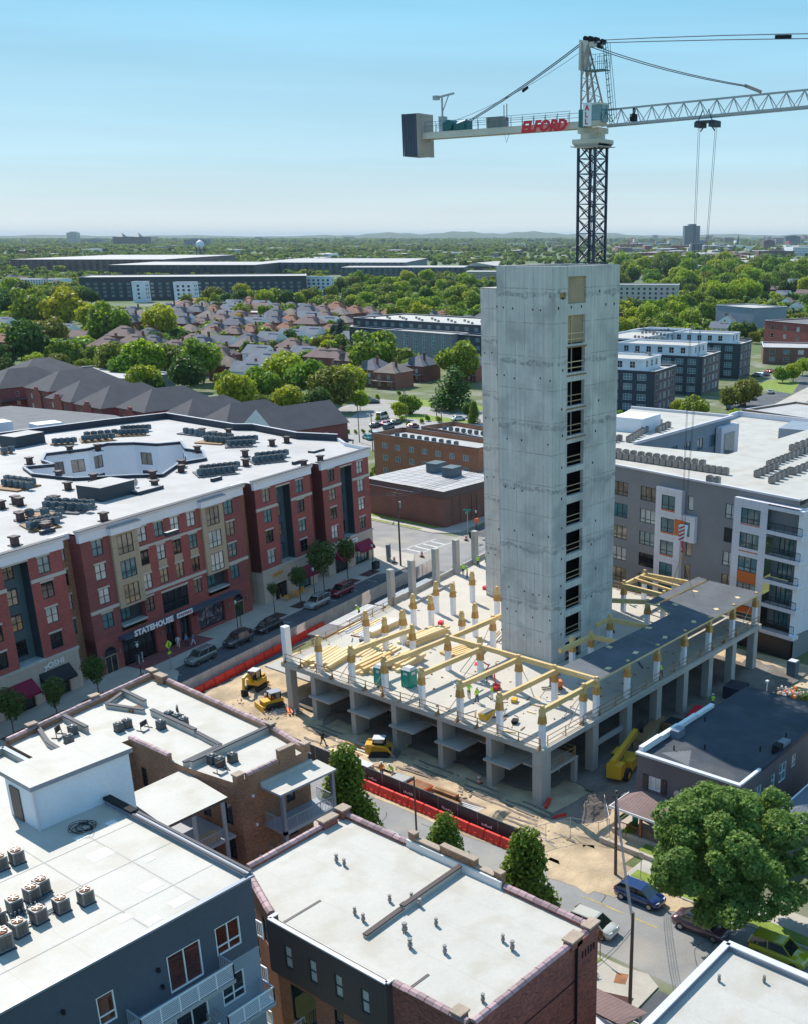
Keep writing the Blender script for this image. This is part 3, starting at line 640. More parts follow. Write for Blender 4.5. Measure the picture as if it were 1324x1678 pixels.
# timber columns: white wrap below, timber head and orange wrap above
def tcol(label, x, y, h=4.0, bag=True, off=(0, 0)):
    t = thing('timber_column', label, 'column', (x, y, DZ), 0, 'wrapped timber columns standing on the deck')
    mb = MB(); mb.box(-.26, -.26, 0, .26, .26, h * .66); mb.build('white_wrap', M['wrap'], t)
    mb = MB(); mb.box(-.24, -.24, h * .66, .24, .24, h); mb.box(-.17, -.17, h, .17, .17, h + .3); mb.build('timber_head', M['wood'], t)
    if bag:
        mb = MB(); a = random.uniform(.8, 1.3)
        mb.hexa([(-.36 * a, -.33, h * .61), (.31, -.37 * a, h * .59), (.35, .32 * a, h * .63), (-.33, .35, h * .60), (-.27, -.27, h * .79), (.27, -.27, h * .81), (.27, .27, h * .78), (-.27, .27, h * .80)])
        mb.build('orange_wrap', M['wood_orange'], t)
    return t
GY = [57.1, 62.4, 67.6, 72.9, 78.2, 83.3, 88.6]
names = ['at the front corner of the deck', 'second from the front corner on the near edge', 'third from the front corner on the near edge', 'fourth from the front corner on the near edge', 'in front of the right portable toilet', 'beside the left portable toilet', 'at the left end of the near edge beside the plank stack']
for y, nme in zip(GY, names): tcol('white wrapped timber column ' + nme, 74.2, y)
names = ['under the corner of the black roof deck', 'second in the row behind the near edge', 'third in the row behind the near edge beside the workers', 'fourth in the row behind the near edge', 'fifth in the row behind the near edge', 'at the end of the leftmost timber beam', 'behind the plank stacks, sixth in its row']
for y, nme in zip([57.1, 62.4, 67.2, 72.6, 77.4, 82.9, 87.2], names): tcol('white wrapped timber column ' + nme, 83.2, y)
for x, nme in zip([81.0, 89.0, 94.9, 100.7, 106.4, 112.2, 118.1], ['just left of the black roof corner', 'first under the black roof edge', 'second under the black roof edge', 'third under the black roof edge', 'fourth under the roof edge where the sun returns', 'fifth under the sunlit roof edge', 'at the far end of the roof edge']): tcol('white wrapped timber column ' + nme, x, 57.15)
for (x, y, nme) in [(91.3, 77.6, 'left of the tall core, carrying a long beam'), (91.4, 90.7, 'standing alone behind the white wrapped pack'), (92.4, 88.6, 'standing free, nearest the long bundle of planks'), (97.0, 92.0, 'standing free beside the upstand'), (97.8, 89.8, 'with a drooping orange wrap, mid deck'), (103.2, 91.2, 'furthest back on the open deck'), (100.2, 84.4, 'against the left corner of the core'), (93.4, 82.2, 'leaning wrap, left of the core'), (90.3, 81.6, 'in front of the leaning wrap column'), (86.2, 87.3, 'between the plank stacks and the bundle'), (83.4, 90.6, 'left of the white wrapped pack'), (84.9, 74.1, 'among the workers by the red hoist'), (91.4, 66.1, 'at the foot of the tall core, near corner')]:
    tcol('white wrapped timber column ' + nme, x, y)
for (x, y, nme) in [(93.9, 65.3, 'supporting the short beam at the core door'), (99.9, 66.8, 'supporting the beam right of the core door'), (105.7, 71.1, 'right of the core beside the red lift'), (112.2, 73.0, 'at the back right corner of the deck, nearer'), (117.8, 73.4, 'at the back right corner of the deck, further'), (111.6, 66.6, 'behind the sunlit roof panels'), (107.5, 66.4, 'behind the red lift')]:
    tcol('white wrapped timber column ' + nme, x, y)
# glulam beams
BZ = DZ + 3.65
def beam(label, p, q, z=BZ, w=.36, h=.52):
    mb = MB(); L_ = math.hypot(q[0] - p[0], q[1] - p[1]); mb.beam((0, 0, 0), (L_, 0, 0), w, h)
    o = mb.build('timber_beam', M['wood'], None, (p[0], p[1], z), math.atan2(q[1] - p[1], q[0] - p[0])); tag(o, label, 'beam', 'timber beams on the column heads'); return o
for y, nme in zip([62.3, 67.5, 72.7, 77.7, 83.1], ['nearest the front corner', 'second from the front corner', 'third from the front corner', 'above the right portable toilet', 'leftmost on the near edge']): beam('yellow timber beam running in from the near edge, ' + nme, (73.9, y), (83.4, y - .1))
beam('yellow timber beam along the right end of the deck near the corner', (74.0, 57.2), (81.2, 57.2)); beam('short yellow beam joining the roof corner column', (81.2, 57.2), (83.2, 57.2), BZ + .2)
beam('long yellow beam from the black roof corner to the core', (83.2, 57.2), (83.25, 67.4), BZ + .3); beam('yellow beam continuing towards the workers', (83.25, 67.4), (83.25, 77.2), BZ + .3, .35, .5)
beam('yellow beam resting on the column left of the core', (83.2, 77.1), (91.3, 77.3), BZ + .25); beam('yellow beam ending against the left core face', (91.3, 77.4), (97, 77.6), BZ + .25, .35, .5)
beam('short yellow beam leading into the core door', (88.1, 65.4), (93.9, 65.3)); beam('yellow beam from the core door column to the black roof', (93.9, 65.3), (94.2, 61.6)); beam('brown shaded beam right of the core door', (97.3, 67.0), (99.9, 66.9))
beam('brown shaded beam running under the black roof', (99.9, 66.9), (100.6, 61.6)); beam('yellow beam right of the core at the back', (105.7, 71.2), (108.5, 66.2)); beam('long yellow beam on the back right columns', (112.1, 73), (118.0, 73.2))
beam('yellow beam from the back right column to the roof panels', (112.0, 73), (111.6, 66.5)); beam('yellow beam far right at the back', (117.8, 73.3), (118.2, 67.0)); beam('pale purlin between the back right beams', (114.5, 72.9), (113.2, 66.5), BZ + .3, .3, .3); beam('second pale purlin between the back right beams', (116.0, 73.0), (115.2, 66.5), BZ + .3, .3, .3)
beam('yellow edge beam at the left of the core, reaching right', (105.2, 71.2), (103.9, 76.0))
# props (thin braces)
pm_ = MB().tube((0, 0, 0), (1.9, 0, 2.6), .045, 5).build('steel_prop', [M['metal']], me_only=True)
for k, (x, y, a) in enumerate([(74.5, 62.4, 1.6), (74.5, 67.6, 1.6), (74.5, 72.9, 1.6), (74.5, 78.2, 1.6), (74.5, 83.3, 1.7), (83.5, 62.4, 1.6), (83.5, 67.2, .2), (81.0, 57.5, 1.5), (81.3, 57.4, 3.0), (89.3, 57.4, .2), (95.2, 57.4, .2), (101, 57.4, 3.3), (106.6, 57.5, .1), (112.5, 57.5, .1), (117.6, 57.4, 3.0), (84.9, 74.4, 2.2), (83.2, 72.8, 1.7), (91.2, 78, 1.2)]):
    o = link('steel_prop', pm_, None, (x, y, DZ), a + PI); o.location.x -= math.cos(a + PI) * 2.1; o.location.y -= math.sin(a + PI) * 2.1
    tag(o, 'thin steel prop bracing the column ' + ['second from the front corner', 'third from the front corner', 'fourth from the front corner', 'before the right toilet', 'beside the left toilet', 'second in the inner row', 'third in the inner row', 'left of the black roof corner', 'left of the black roof corner, leaning left', 'first under the black roof', 'second under the black roof', 'third under the black roof', 'fourth under the black roof', 'fifth under the sunlit roof', 'at the far roof end', 'by the red hoist', 'fourth in the inner row', 'left of the core'][k], 'prop', 'steel props bracing the deck columns')
# black roof deck panels
def roofpanel(label, poly, m, z=10.05, grp='roof deck panels'):
    mb = MB(); mb.prism(poly, z, z + .22, 1, 0, bottom=True); o = mb.build('roof_deck_panel', [M[m], M['wood_light']]); tag(o, label, 'roof panel', grp); return o
roofpanel('near black roof deck panel starting at the corner column', [(82.7, 56.7), (94.9, 56.7), (95.9, 61.5), (83.3, 61.7)], 'membrane_gray'); roofpanel('middle black roof deck panel, half in the tower shadow', [(94.94, 56.7), (106.6, 56.7), (106.6, 64.4), (104.8, 61.5), (95.94, 61.5)], 'membrane_gray')
roofpanel('far grey sunlit roof deck panel', [(106.64, 56.7), (118.7, 56.7), (119.2, 64.4), (106.64, 64.4)], 'membrane_gray'); roofpanel('narrow grey roof deck strip behind the sunlit panel', [(106.7, 64.9), (119.4, 64.9), (119.8, 66.4), (106.6, 66.2)], 'membrane_gray')
hm = MB().box(-.35, -.25, 0, .35, .25, .06).build('hatch_cover', [M['wood_light']], me_only=True)
for k, (x, y) in enumerate([(86, 57.6), (91.5, 57.8), (97.5, 57.8), (104, 57.9), (109.5, 58.0), (115, 58.1), (108, 62.8), (91.2, 61.0), (114, 63.5), (99, 60.9)]):
    tag(link('hatch_cover', hm, None, (x, y, 10.27), .2 * k), 'small plywood cover on the dark roof panels, ' + ['nearest the corner column', 'second along the edge', 'third along the edge', 'fourth along the edge', 'fifth along the edge', 'furthest along the edge', 'on the inner side of the sunlit panel', 'on the inner side of the first panel', 'at the far inner corner', 'on the inner side of the second panel'][k], 'cover', 'plywood covers on the roof panels')
# covered walkway with grey top along the street fence
WK = thing('covered_walkway', 'long walkway with flat grey roof panels between the street fence and the deck', 'walkway', (*hs(20.5, -20.8), 0), HSA)
for k in range(3):
    boxpart('roof_panel', (k * 4.6, -1.3, 3.2, k * 4.6 + 4.55, 1.5, 3.35), 'roof_offwhite' if k else 'roof_gray', WK); boxpart('roof_panel', (14.5 + k * 4.6, -.9, 3.1, 14.5 + k * 4.6 + 4.5, .9, 3.2), 'metal', WK)
for k in range(12): boxpart('post', (k * 2.4, -1.1, 0, k * 2.4 + .1, -1.0, 3.1), 'wood_rail', WK); boxpart('post', (k * 2.4, .8, 0, k * 2.4 + .1, .9, 3.1), 'wood_rail', WK)
boxpart('timber_edge', (-.1, -1.4, 3.0, 14, -1.3, 3.4), 'wood_rail', WK)
# ================================================================== TOWER CRANE
CR = thing('tower_crane', 'white and navy tower crane with long lattice jib, standing behind the core tower', 'crane', (106.4, 74.9, 0), 0)
a_ = 1.12
for k in range(10):
    z0, z1 = k * 6.12 + .2, k * 6.12 + 6.3; mb = MB()
    for sx in (-1, 1):
        for sy in (-1, 1): mb.box(sx * a_ - .12, sy * a_ - .12, z0, sx * a_ + .12, sy * a_ + .12, z1)
    n = 4; dz = (z1 - z0) / n
    for i in range(n):
        za, zb = z0 + i * dz, z0 + (i + 1) * dz
        for s in (-1, 1):
            for (p, q) in (((-a_, s * a_, za), (a_, s * a_, zb)), ((a_, s * a_, za), (-a_, s * a_, zb)), ((s * a_, -a_, za), (s * a_, a_, zb)), ((s * a_, a_, za), (s * a_, -a_, zb))): mb.beam(p, q, .09, .09)
            mb.beam((-a_, s * a_, zb), (a_, s * a_, zb), .08, .08); mb.beam((s * a_, -a_, zb), (s * a_, a_, zb), .08, .08)
    # ladder and rest platform
    mb.beam((-.2, .3, z0), (.25, .3, z1), .06, .06); mb.beam((.1, .3, z0), (.55, .3, z1), .06, .06)
    mb.box(-.9, -.2, z1 - .05, .9, .9, z1)
    mb.build('mast_section', M['navy_mast'], CR)
JA = math.radians(94.27) + PI      # jib heading
def cb(fn, name, m, lift=0.0, parent=CR):
    mb = MB(); fn(mb); o = mb.build(name, M[m] if isinstance(m, str) else [M[k] for k in m], parent, (0, 0, 0), JA if parent is CR else 0.0); return o
def ringf(mb):
    mb.obox(0, 0, 61.35, 61.75, 3.3, 3.3, 0, 0, 1.0); mb.tube((0, 0, 61.75), (0, 0, 62.35), 1.35, 20); mb.obox(0, 0, 62.35, 62.9, 2.6, 2.2, 0)
    for s in (-1, 1): mb.hexa([(-1.3, s * 1.2, 60.9), (1.3, s * 1.2, 60.9), (1.3, s * 1.3, 60.9), (-1.3, s * 1.3, 60.9), (-1.65, s * 1.5, 61.35), (1.65, s * 1.5, 61.35), (1.65, s * 1.65, 61.35), (-1.65, s * 1.65, 61.35)])
cb(ringf, 'slewing_ring', 'crane_white')
def plat(mb):
    mb.box(-1.9, -1.7, 61.0, 1.9, 1.7, 61.06)
cb(plat, 'service_platform', 'crane_gray')
# counter jib (x negative = towards the counterweight)
def cjf(mb):
    for s in (-1, 1): mb.beam((-25.6, s * .75, 63.05), (-1.0, s * .75, 63.25), .18, .68)
    for i in range(12): mb.box(-25 + i * 2.1, -.7, 63.0, -24.85 + i * 2.1, .7, 63.15)
cb(cjf, 'counter_jib', 'crane_white')
cb(lambda mb: mb.box(-24.5, -.75, 63.42, -1.0, .75, 63.46), 'walkway_grating', 'crane_gray')
def cjr(mb):
    for s in (-1.1, 1.1):
        for i in range(14):
            x = -22.5 + i * 1.55; mb.beam((x, s, 63.4), (x, s, 64.5), .045, .045)
        for h in (64.5, 64.05): mb.beam((-22.5, s, h), (-2.2, s, h + .12), .04, .04)
cb(cjr, 'hand_rail', 'teal_paint')
for k in range(5):
    x = -25.7 + k * .42
    cb(lambda mb: (mb.box(x, -1.35, 60.9, x + .38, -.05, 65.5), mb.box(x, .05, 60.9, x + .38, 1.35, 65.5)), 'counterweight_block', 'cw_dark')
cb(lambda mb: mb.box(-23.58, -1.36, 60.85, -23.2, 1.36, 65.5), 'counterweight_block', 'crane_rust')
def wf(mb):
    mb.tube((-19.3, -.8, 64.1), (-19.3, .8, 64.1), .55, 14); mb.box(-20.2, -.7, 63.5, -18.9, -.4, 64.4); mb.box(-18.7, -.6, 63.5, -17.0, .6, 64.2); mb.tube((-18.4, 0, 64.0), (-17.1, 0, 64.3), .38, 10)
    mb.box(-17.2, -.5, 63.5, -16.7, .5, 64.45)
cb(wf, 'hoist_winch', 'teal_paint')
cb(lambda mb: (mb.box(-21.0, -.4, 63.4, -20.3, .4, 65.1), mb.beam((-20.7, 0, 65.0), (-20.7, 0, 67.2), .16, .16), mb.beam((-21.8, 0, 67.1), (-18.9, 0, 67.45), .14, .2), mb.beam((-20.6, 0, 65.7), (-19.7, 0, 67.3), .09, .09), mb.box(-21.9, -.25, 66.9, -21.2, .25, 67.35)), 'davit', 'crane_gray')
cb(lambda mb: mb.box(-13.9, -.6, 63.5, -11.6, .6, 64.6), 'electrical_cabinet', 'ac_gray')
cb(lambda mb: (mb.beam((-11.3, -.7, 62.9), (-11.1, -.6, 61.9), .03, .03), mb.beam((-10.6, -.7, 62.9), (-11.1, -.6, 61.9), .03, .03)), 'loop_cable', 'teal_paint')
# tower head (A-frame)
def thf(mb):
    for s in (-1, 1):
        mb.beam((-1.0, s * .95, 62.9), (-1.35, s * .28, 71.2), .2, .2); mb.beam((1.15, s * .95, 63.6), (-.75, s * .28, 70.6), .17, .17)
        zs = [62.9 + i * 1.3 for i in range(7)]
        for i, z in enumerate(zs[:-1]):
            t0, t1 = (z - 62.9) / 8.3, (zs[i + 1] - 62.9) / 8.3
            p = lambda t, f: ((-1.0 - .35 * t) if f else (1.15 - 1.9 * t), s * (.95 - .67 * t), 62.9 + 8.0 * t + (0 if f else .5))
            mb.beam(p(t0, True), p(t1, False), .08, .08); mb.beam(p(t0, False), p(t1, True), .06, .06)
    for i in range(6):
        t = i / 6; w = .95 - .67 * t; z = 62.9 + 8.3 * t; mb.beam((-1.0 - .35 * t, -w, z), (-1.0 - .35 * t, w, z + .9), .07, .07)
cb(thf, 'tower_head', 'crane_rust')
cb(lambda mb: (mb.hexa([(-1.75, -.32, 68.6), (-.95, -.32, 68.4), (-.95, .32, 68.4), (-1.75, .32, 68.6), (-1.7, -.32, 71.5), (-.6, -.32, 71.3), (-.6, .32, 71.3), (-1.7, .32, 71.5)]), mb.box(-.6, -.2, 70.7, 1.0, .2, 71.2)), 'head_plate', 'crane_white')
cb(lambda mb: [mb.tube((x, -.3, 71.45 + d), (x, .3, 71.45 + d), .26, 12) for x, d in ((-1.0, .1), (-.4, .05), (.3, -.1), (1.1, -.35), (.7, -.7))], 'sheave', 'black')
def hpf(mb):
    mb.box(-.9, -.7, 68.4, 1.6, .7, 68.48)
    for x in (0, .55, 1.1, 1.6):
        for s in (-.7, .7): mb.beam((x, s, 68.45), (x, s, 69.9), .04, .04)
    for s in (-.7, .7): mb.beam((0, s, 69.9), (1.6, s, 69.9), .04, .04); mb.beam((0, s, 69.2), (1.6, s, 69.2), .035, .035)
cb(hpf, 'head_platform', 'teal_paint')
def ladf(mb):
    for s in (-.25, .25): mb.beam((2.55, s - .5, 63.4), (1.5, s - .5, 70.9), .06, .06); mb.beam((3.1, s - .5, 63.6), (2.05, s - .5, 70.9), .04, .04)
    for i in range(13): t = i / 13; mb.beam((2.55 - 1.05 * t, -.75, 63.4 + 7.5 * t), (2.55 - 1.05 * t, -.25, 63.4 + 7.5 * t), .04, .04); mb.beam((2.55 - 1.05 * t, -.75, 63.4 + 7.5 * t), (3.1 - 1.05 * t, -.75, 63.5 + 7.5 * t), .035, .035)
cb(ladf, 'caged_ladder', 'teal_paint')
# cab
cabo = cb(lambda mb: mb.hexa([(.3, -2.5, 62.95), (2.3, -2.5, 62.95), (2.3, -1.0, 62.95), (.3, -1.0, 62.95), (.3, -2.5, 65.1), (2.45, -2.5, 65.1), (2.45, -1.0, 65.1), (.3, -1.0, 65.1)]), 'operator_cab', 'crane_white')
cb(lambda mb: (mb.box(1.35, -2.56, 63.4, 2.4, -2.5, 64.9), mb.box(2.44, -2.4, 63.3, 2.5, -1.1, 64.9)), 'cab_glass', 'glass_teal_reflect', parent=cabo)
cb(lambda mb: mb.box(-.7, -1.9, 62.95, .0, -1.1, 64.6), 'control_box', 'teal_paint')
cabo2 = cb(lambda mb: mb.box(.25, -2.55, 62.9, 1.3, -2.5, 65.15), 'sign_panel', 'white_paint')
for i, c in enumerate('ALL'):
    o = text(c, .72, 'red_letter', CR, (0, 0, 0), 0, bold=.02, depth=.03)
    o.location = (math.cos(JA) * .5 - math.sin(JA) * -2.57, math.sin(JA) * .5 + math.cos(JA) * -2.57, 64.4 - i * .66); o.rotation_euler = (PI / 2, 0, JA)
# company lettering on the counter jib (faces the camera side)
def camface(x, y, z): return (math.cos(JA) * x - math.sin(JA) * y, math.sin(JA) * x + math.cos(JA) * y, z)
o = text('ELFORD', 1.55, 'red_letter', CR, camface(-8.7, -1.18, 62.8), JA, width=6.1, shear=.3, bold=.085, depth=.05)
# jib lattice
NS = 34; JL = 62.0
def zb(x): return 63.0 + x * .026
def jibf(mb):
    for s in (-.62, .62): mb.beam((1.4, s, zb(1.4)), (JL, s, zb(JL)), .17, .2)
    mb.beam((1.6, 0, zb(1.6) + 1.55), (JL, 0, zb(JL) + 1.5), .16, .18)
cb(jibf, 'jib_chord', 'crane_gray')
def latf(mb):
    step = 1.85; x = 1.6; i = 0
    while x < JL - step:
        for s in (-.62, .62):
            mb.beam((x, 0, zb(x) + 1.5), (x + step / 2, s, zb(x + step / 2)), .075, .075); mb.beam((x + step / 2, s, zb(x + step / 2)), (x + step, 0, zb(x + step) + 1.5), .075, .075)
        mb.beam((x + step / 2, -.62, zb(x)), (x + step / 2, .62, zb(x)), .06, .06); x += step
cb(latf, 'jib_lattice', 'crane_gray')
cb(lambda mb: (mb.box(4.7, -.3, zb(5) + .2, 5.3, .3, zb(5) + .9), mb.tube((5, 0, zb(5) + .9), (5, 0, zb(5) + 1.5), .14, 8)), 'jib_winch', 'black')
def cable(name, pts, r, m='cw_dark', n=5):
    mb = MB()
    for p, q in zip(pts[:-1], pts[1:]): mb.tube(p, q, r, n)
    return mb.build(name, M[m], CR, (0, 0, 0), JA)
def sag(p, q, s, n=8):
    return [(p[0] + (q[0] - p[0]) * t, p[1] + (q[1] - p[1]) * t, p[2] + (q[2] - p[2]) * t - s * 4 * t * (1 - t)) for t in [i / n for i in range(n + 1)]]
cable('pendant', sag((-.3, .25, 70.9), (17.8, .1, 65.9), .35), .045); cable('pendant', sag((-.3, -.25, 70.7), (17.8, -.1, 65.8), .35), .045)
cb(lambda mb: mb.beam((17.5, 0, 65.95), (19.3, 0, 65.25), .2, .3), 'pendant_bar', 'crane_rust')
cable('pendant', sag((0, .2, 71.35), (58, .1, 66.8), -.5), .045); cable('pendant', sag((0, -.2, 71.05), (58, -.1, 66.6), -.3), .045)
cb(lambda mb: mb.beam((20.4, 0, 69.95), (22.0, 0, 69.85), .3, .3), 'pendant_joint', 'black')
for s, zz, xx in ((.5, 0, 0), (-.5, 0, .6)):
    cable('back_stay', sag((-1.5, s * .4, 71.2), (-16.5 + xx - 2, s, 63.9), .3), .055)
    cb(lambda mb: mb.beam((-9.5 + xx, s * .7, 67.2 - .1), (-8.9 + xx, s * .7, 67.5 - .1), .2, .24), 'stay_joint', 'black')
    cb(lambda mb: mb.tube((-12.1 + xx * 1.6, s * .8, 65.9), (-12.1 + xx * 1.6, s * .8, 63.9 + .3), .05, 5), 'hanging_line', 'black')
cable('hoist_rope', sag((-1.2, 0, 70.6), (-19.3, 0, 64.5), .6), .022)
# trolley, falls and hook
cb(lambda mb: (mb.box(12.7, -.9, zb(13.7) - .55, 14.7, .9, zb(13.7) - .4), mb.box(12.5, -.75, zb(13.7) - 1.0, 13.2, .75, zb(13.7) - .5), mb.box(14.1, -.75, zb(13.7) - 1.0, 14.8, .75, zb(13.7) - .5), mb.beam((12.9, -.7, zb(13.7) - .5), (13.4, -.7, zb(13.7) + .6), .08, .08), mb.beam((14.5, -.7, zb(13.7) - .5), (14.0, -.7, zb(13.7) + .6), .08, .08), mb.beam((13.2, 0, zb(13.7) - 1.0), (12.9, 0, zb(13.7) - 1.35), .1, .1), mb.beam((14.2, 0, zb(13.7) - 1.0), (14.5, 0, zb(13.7) - 1.35), .1, .1)), 'trolley', 'cw_dark')
for x in (12.72, 14.62): 
    for s in (-.2, .2): cable('fall_line', [(x, s, zb(13.7) - .9), (13.1 + (x - 13.6) * .18, s * .6, 20.6)], .022)
cb(lambda mb: mb.hexa([(12.75, -.25, 18.6), (13.4, -.25, 18.6), (13.4, .25, 18.6), (12.75, .25, 18.6), (12.6, -.3, 20.4), (13.55, -.3, 20.4), (13.55, .3, 20.4), (12.6, .3, 20.4)]), 'hook_block', 'white_paint')
for k in range(4): cb(lambda mb: mb.beam((12.72, -.315, 18.7 + k * .45), (13.45, -.315, 19.1 + k * .45), .02, .17), 'hook_stripe', 'red_letter')
cb(lambda mb: (mb.tube((13.07, 0, 18.6), (13.07, 0, 17.9), .12, 8), mb.tube((13.07, 0, 17.9), (13.3, 0, 17.4), .12, 8), mb.tube((13.3, 0, 17.4), (12.95, 0, 17.2), .1, 8)), 'hook', 'red_letter')
for x, y, z in ((11.9, .8, 13.4), (12.4, -.9, 13.2), (14.6, .8, 11.5), (13.9, -.9, 13.4)): cable('sling', [(13.1, 0, 17.3), (x, y, z)], .03, 'gold_letter')
# ================================================================== MAIN STREET APARTMENT BLOCK (five brick bays, shops below)
HB = thing('apartment_building', 'long red brick five storey apartment block with white cornice and shops along the shaded street', 'building', (HSO[0], HSO[1], 0), HSA)
RZ = 18.5
ROWS = [(15.3, 2.0), (12.25, 2.0), (9.15, 1.95), (5.95, 2.0)]
LW = 1.72
lint = {}
def lintel(parent, s, z, w, y=0.0):
    k = round(w, 2)
    if k not in lint: lint[k] = MB().box(-.1, -.07, 0, w + .1, .02, .22).build('lintel', [M['stone_trim']], me_only=True)
    link('lintel', lint[k], parent, (s, y, z))
def brickrun(s0, s1, y, wins, z0=5.25, m='brick_red', z1=17.6, lint_=True):
    ws = [(s - s0, z, w, h, nx, ny) + tuple(r) for (s, z, w, h, nx, ny, *r) in wins]
    facade(HB, (s0, y), (s1, y), z0, z1, ws, m, depth=.18)
    if lint_:
        for w in wins: lintel(HB, w[0], w[1] + w[3], w[2], y)
def band(s0, s1, y, z, h=.42, d=.16, m='stone_trim', name='belt_course'):
    mb = MB(); mb.box(s0, y - d, z, s1, y + .02, z + h); mb.build(name, M[m], HB)
def cornice(s0, s1, y, zb_=17.55, zt=18.95, d=.35):
    mb = MB(); mb.box(s0 - .25, y - .18, zb_, s1 + .25, y + .25, zt - .5); mb.hexa([(s0 - .3, y - .2, zt - .5), (s1 + .3, y - .2, zt - .5), (s1 + .3, y + .3, zt - .5), (s0 - .3, y + .3, zt - .5), (s0 - .5, y - d - .1, zt), (s1 + .5, y - d - .1, zt), (s1 + .5, y + .3, zt), (s0 - .5, y + .3, zt)]); mb.build('cornice', M['cornice'], HB)
    mb = MB(); mb.box(s0 - .5, y - d - .13, zt, s1 + .5, y + .3, zt + .07); mb.build('coping', M['parapet_dark'], HB)
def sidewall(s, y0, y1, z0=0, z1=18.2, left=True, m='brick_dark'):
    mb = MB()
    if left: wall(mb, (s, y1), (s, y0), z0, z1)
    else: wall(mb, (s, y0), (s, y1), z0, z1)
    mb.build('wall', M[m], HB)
W2 = lambda s, rows=ROWS: [(s, z, LW, h, 2, 2) for z, h in rows]
# -- bay with the corner shop (leftmost in view)
def recess(s0, s1, zt=17.3, zbot=5.3, teal=True, y=0):
    w = s1 - s0
    mb = MB(); wall(mb, (s0, y + 1.3), (s1, y + 1.3), zbot, zt + .3, [(.15, z, w * .72, z + h) for z, h in ROWS], 0, .1); mb.build('wall', M['teal_wall'], HB)
    for z, h in ROWS: window(HB, (s0, y + 1.3), (s1, y + 1.3), .15, z, w * .72 - .15, h - .1, 3, 2, 'frame_dark', random.choice(['glass_tan', 'glass_teal_reflect', 'glass_dark']))
    mb = MB(); mb.face([(s1, y, zbot), (s1, y, zt), (s1, y + 1.3, zt), (s1, y + 1.3, zbot)]); mb.face([(s0, y + 1.3, zbot), (s0, y + 1.3, zt), (s0, y, zt), (s0, y, zbot)]); mb.face([(s0, y, zt), (s0, y + 1.3, zt), (s1, y + 1.3, zt), (s1, y, zt)]); mb.build('recess_side', M['navy_siding'], HB)
    mb = MB(); mb.box(s0 - .1, y - .25, zbot - .05, s1 + .1, y + 1.3, zbot + .12); mb.build('recess_sill', M['glass_blind'], HB)
    lintel(HB, s0, zt, w, y)
defm('teal_wall', (0.055, 0.10, 0.12), .6, var=.08)
def stonebase(s0, s1, y, ops, zt=5.0):
    mb = MB(); wall(mb, (s0, y - .1), (s1, y - .1), 0, zt, [(a - s0, 0.0 if c is None else c, b - s0, e) for a, c, b, e in ops], 0, .3); mb.face([(s0, y - .1, 0), (s0, y - .1, zt), (s0, y + 2, zt), (s0, y + 2, 0)][::-1]); mb.face([(s1, y - .1, 0), (s1, y + 2, 0), (s1, y + 2, zt), (s1, y - .1, zt)]); mb.build('stone_base', M['stone'], HB)
    mb = MB(); mb.box(s0 - .1, y - .25, zt, s1 + .1, y + .02, zt + .3); mb.build('belt_course', M['stone_trim'], HB)
def shopfront(s, w, z0=.15, h=2.5, n=3, y=0, glass='glass_dark'):
    window(HB, (s, y), (s + w, y), 0, z0, w, h, n, [.75], 'frame_dark', glass, 'shop_window', off=-.12, t=.1)
def awning(s, w, z=3.8, d=1.3, m='awning_red', y=0):
    mb = MB(); mb.hexa([(s, y - d, z - 1.35), (s + w, y - d, z - 1.35), (s + w, y - d, z - 1.3), (s, y - d, z - 1.3), (s, y - .1, z - .06), (s + w, y - .1, z - .06), (s + w, y - .1, z), (s, y - .1, z)])
    mb.face([(s, y - d, z - 1.6), (s + w, y - d, z - 1.6), (s + w, y - d, z - 1.3), (s, y - d, z - 1.3)]); mb.face([(s, y - .1, z - 1.3), (s, y - d, z - 1.3), (s, y - .1, z)]); mb.face([(s + w, y - .1, z - 1.3), (s + w, y - .1, z), (s + w, y - d, z - 1.3)])
    return mb.build('awning', M[m], HB)
# Y bay
brickrun(-4.2, .68, 0, W2(-2.9)); brickrun(-30, -7.55, 0, W2(-10.6) + W2(-19) + W2(-27)); band(-4.2, .75, 0, 14.55); band(-30, -7.5, 0, 14.55)
recess(-7.55, -4.2); recess_done = True
mb = MB(); wall(mb, (-7.55, 0), (-4.2, 0), 17.3, 17.6); mb.build('wall', M['brick_red'], HB)
stonebase(-30, .68, 0, [(-5.0, .13, -1.2, 3.0), (-10.4, .13, -6.3, 2.9), (-17, .13, -12.5, 2.9)])
shopfront(-5.0, 3.8, .15, 2.8, 4); shopfront(-10.4, 4.1, .15, 2.7, 3); shopfront(-17, 4.5, .15, 2.7, 3)
awning(-5.35, 4.4, 3.75, 1.3, 'awning_black'); awning(-10.6, 4.2, 3.7, 1.5); awning(-17.3, 5, 3.7, 1.5)
text('yOSHI', 1.0, 'white_letter', HB, (-4.55, -.25, 4.05), 0, width=2.9, bold=.03, name='shop_sign')
cornice(-30, .68, 0)
# recess between bays
for (a, b, yy) in ((.68, 3.45, 1.9), (32.35, 35.2, 2.0), (48.1, 51.2, 2.0)):
    ws = [(.75, z, 1.2, h, 1, 2) for z, h in ROWS]
    facade(HB, (a, yy), (b, yy), 0, 18.3, ws, 'brick_brown' if a != 48.1 else 'brick_dark', depth=.12)
    for z, h in ROWS: lintel(HB, a + .75, z + h, 1.2, yy)
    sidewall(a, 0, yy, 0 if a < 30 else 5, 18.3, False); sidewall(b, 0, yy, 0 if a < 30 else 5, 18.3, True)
    mb = MB(); mb.box(a, yy - .3, 17.9, b, yy + .1, 18.6); mb.build('cornice', M['cornice'], HB)
    mb = MB(); mb.box(a + .6, yy - .9, 2.6, a + 1.2, yy - .3, 3.1); mb.build('wall_unit', M['ac_gray'], HB)
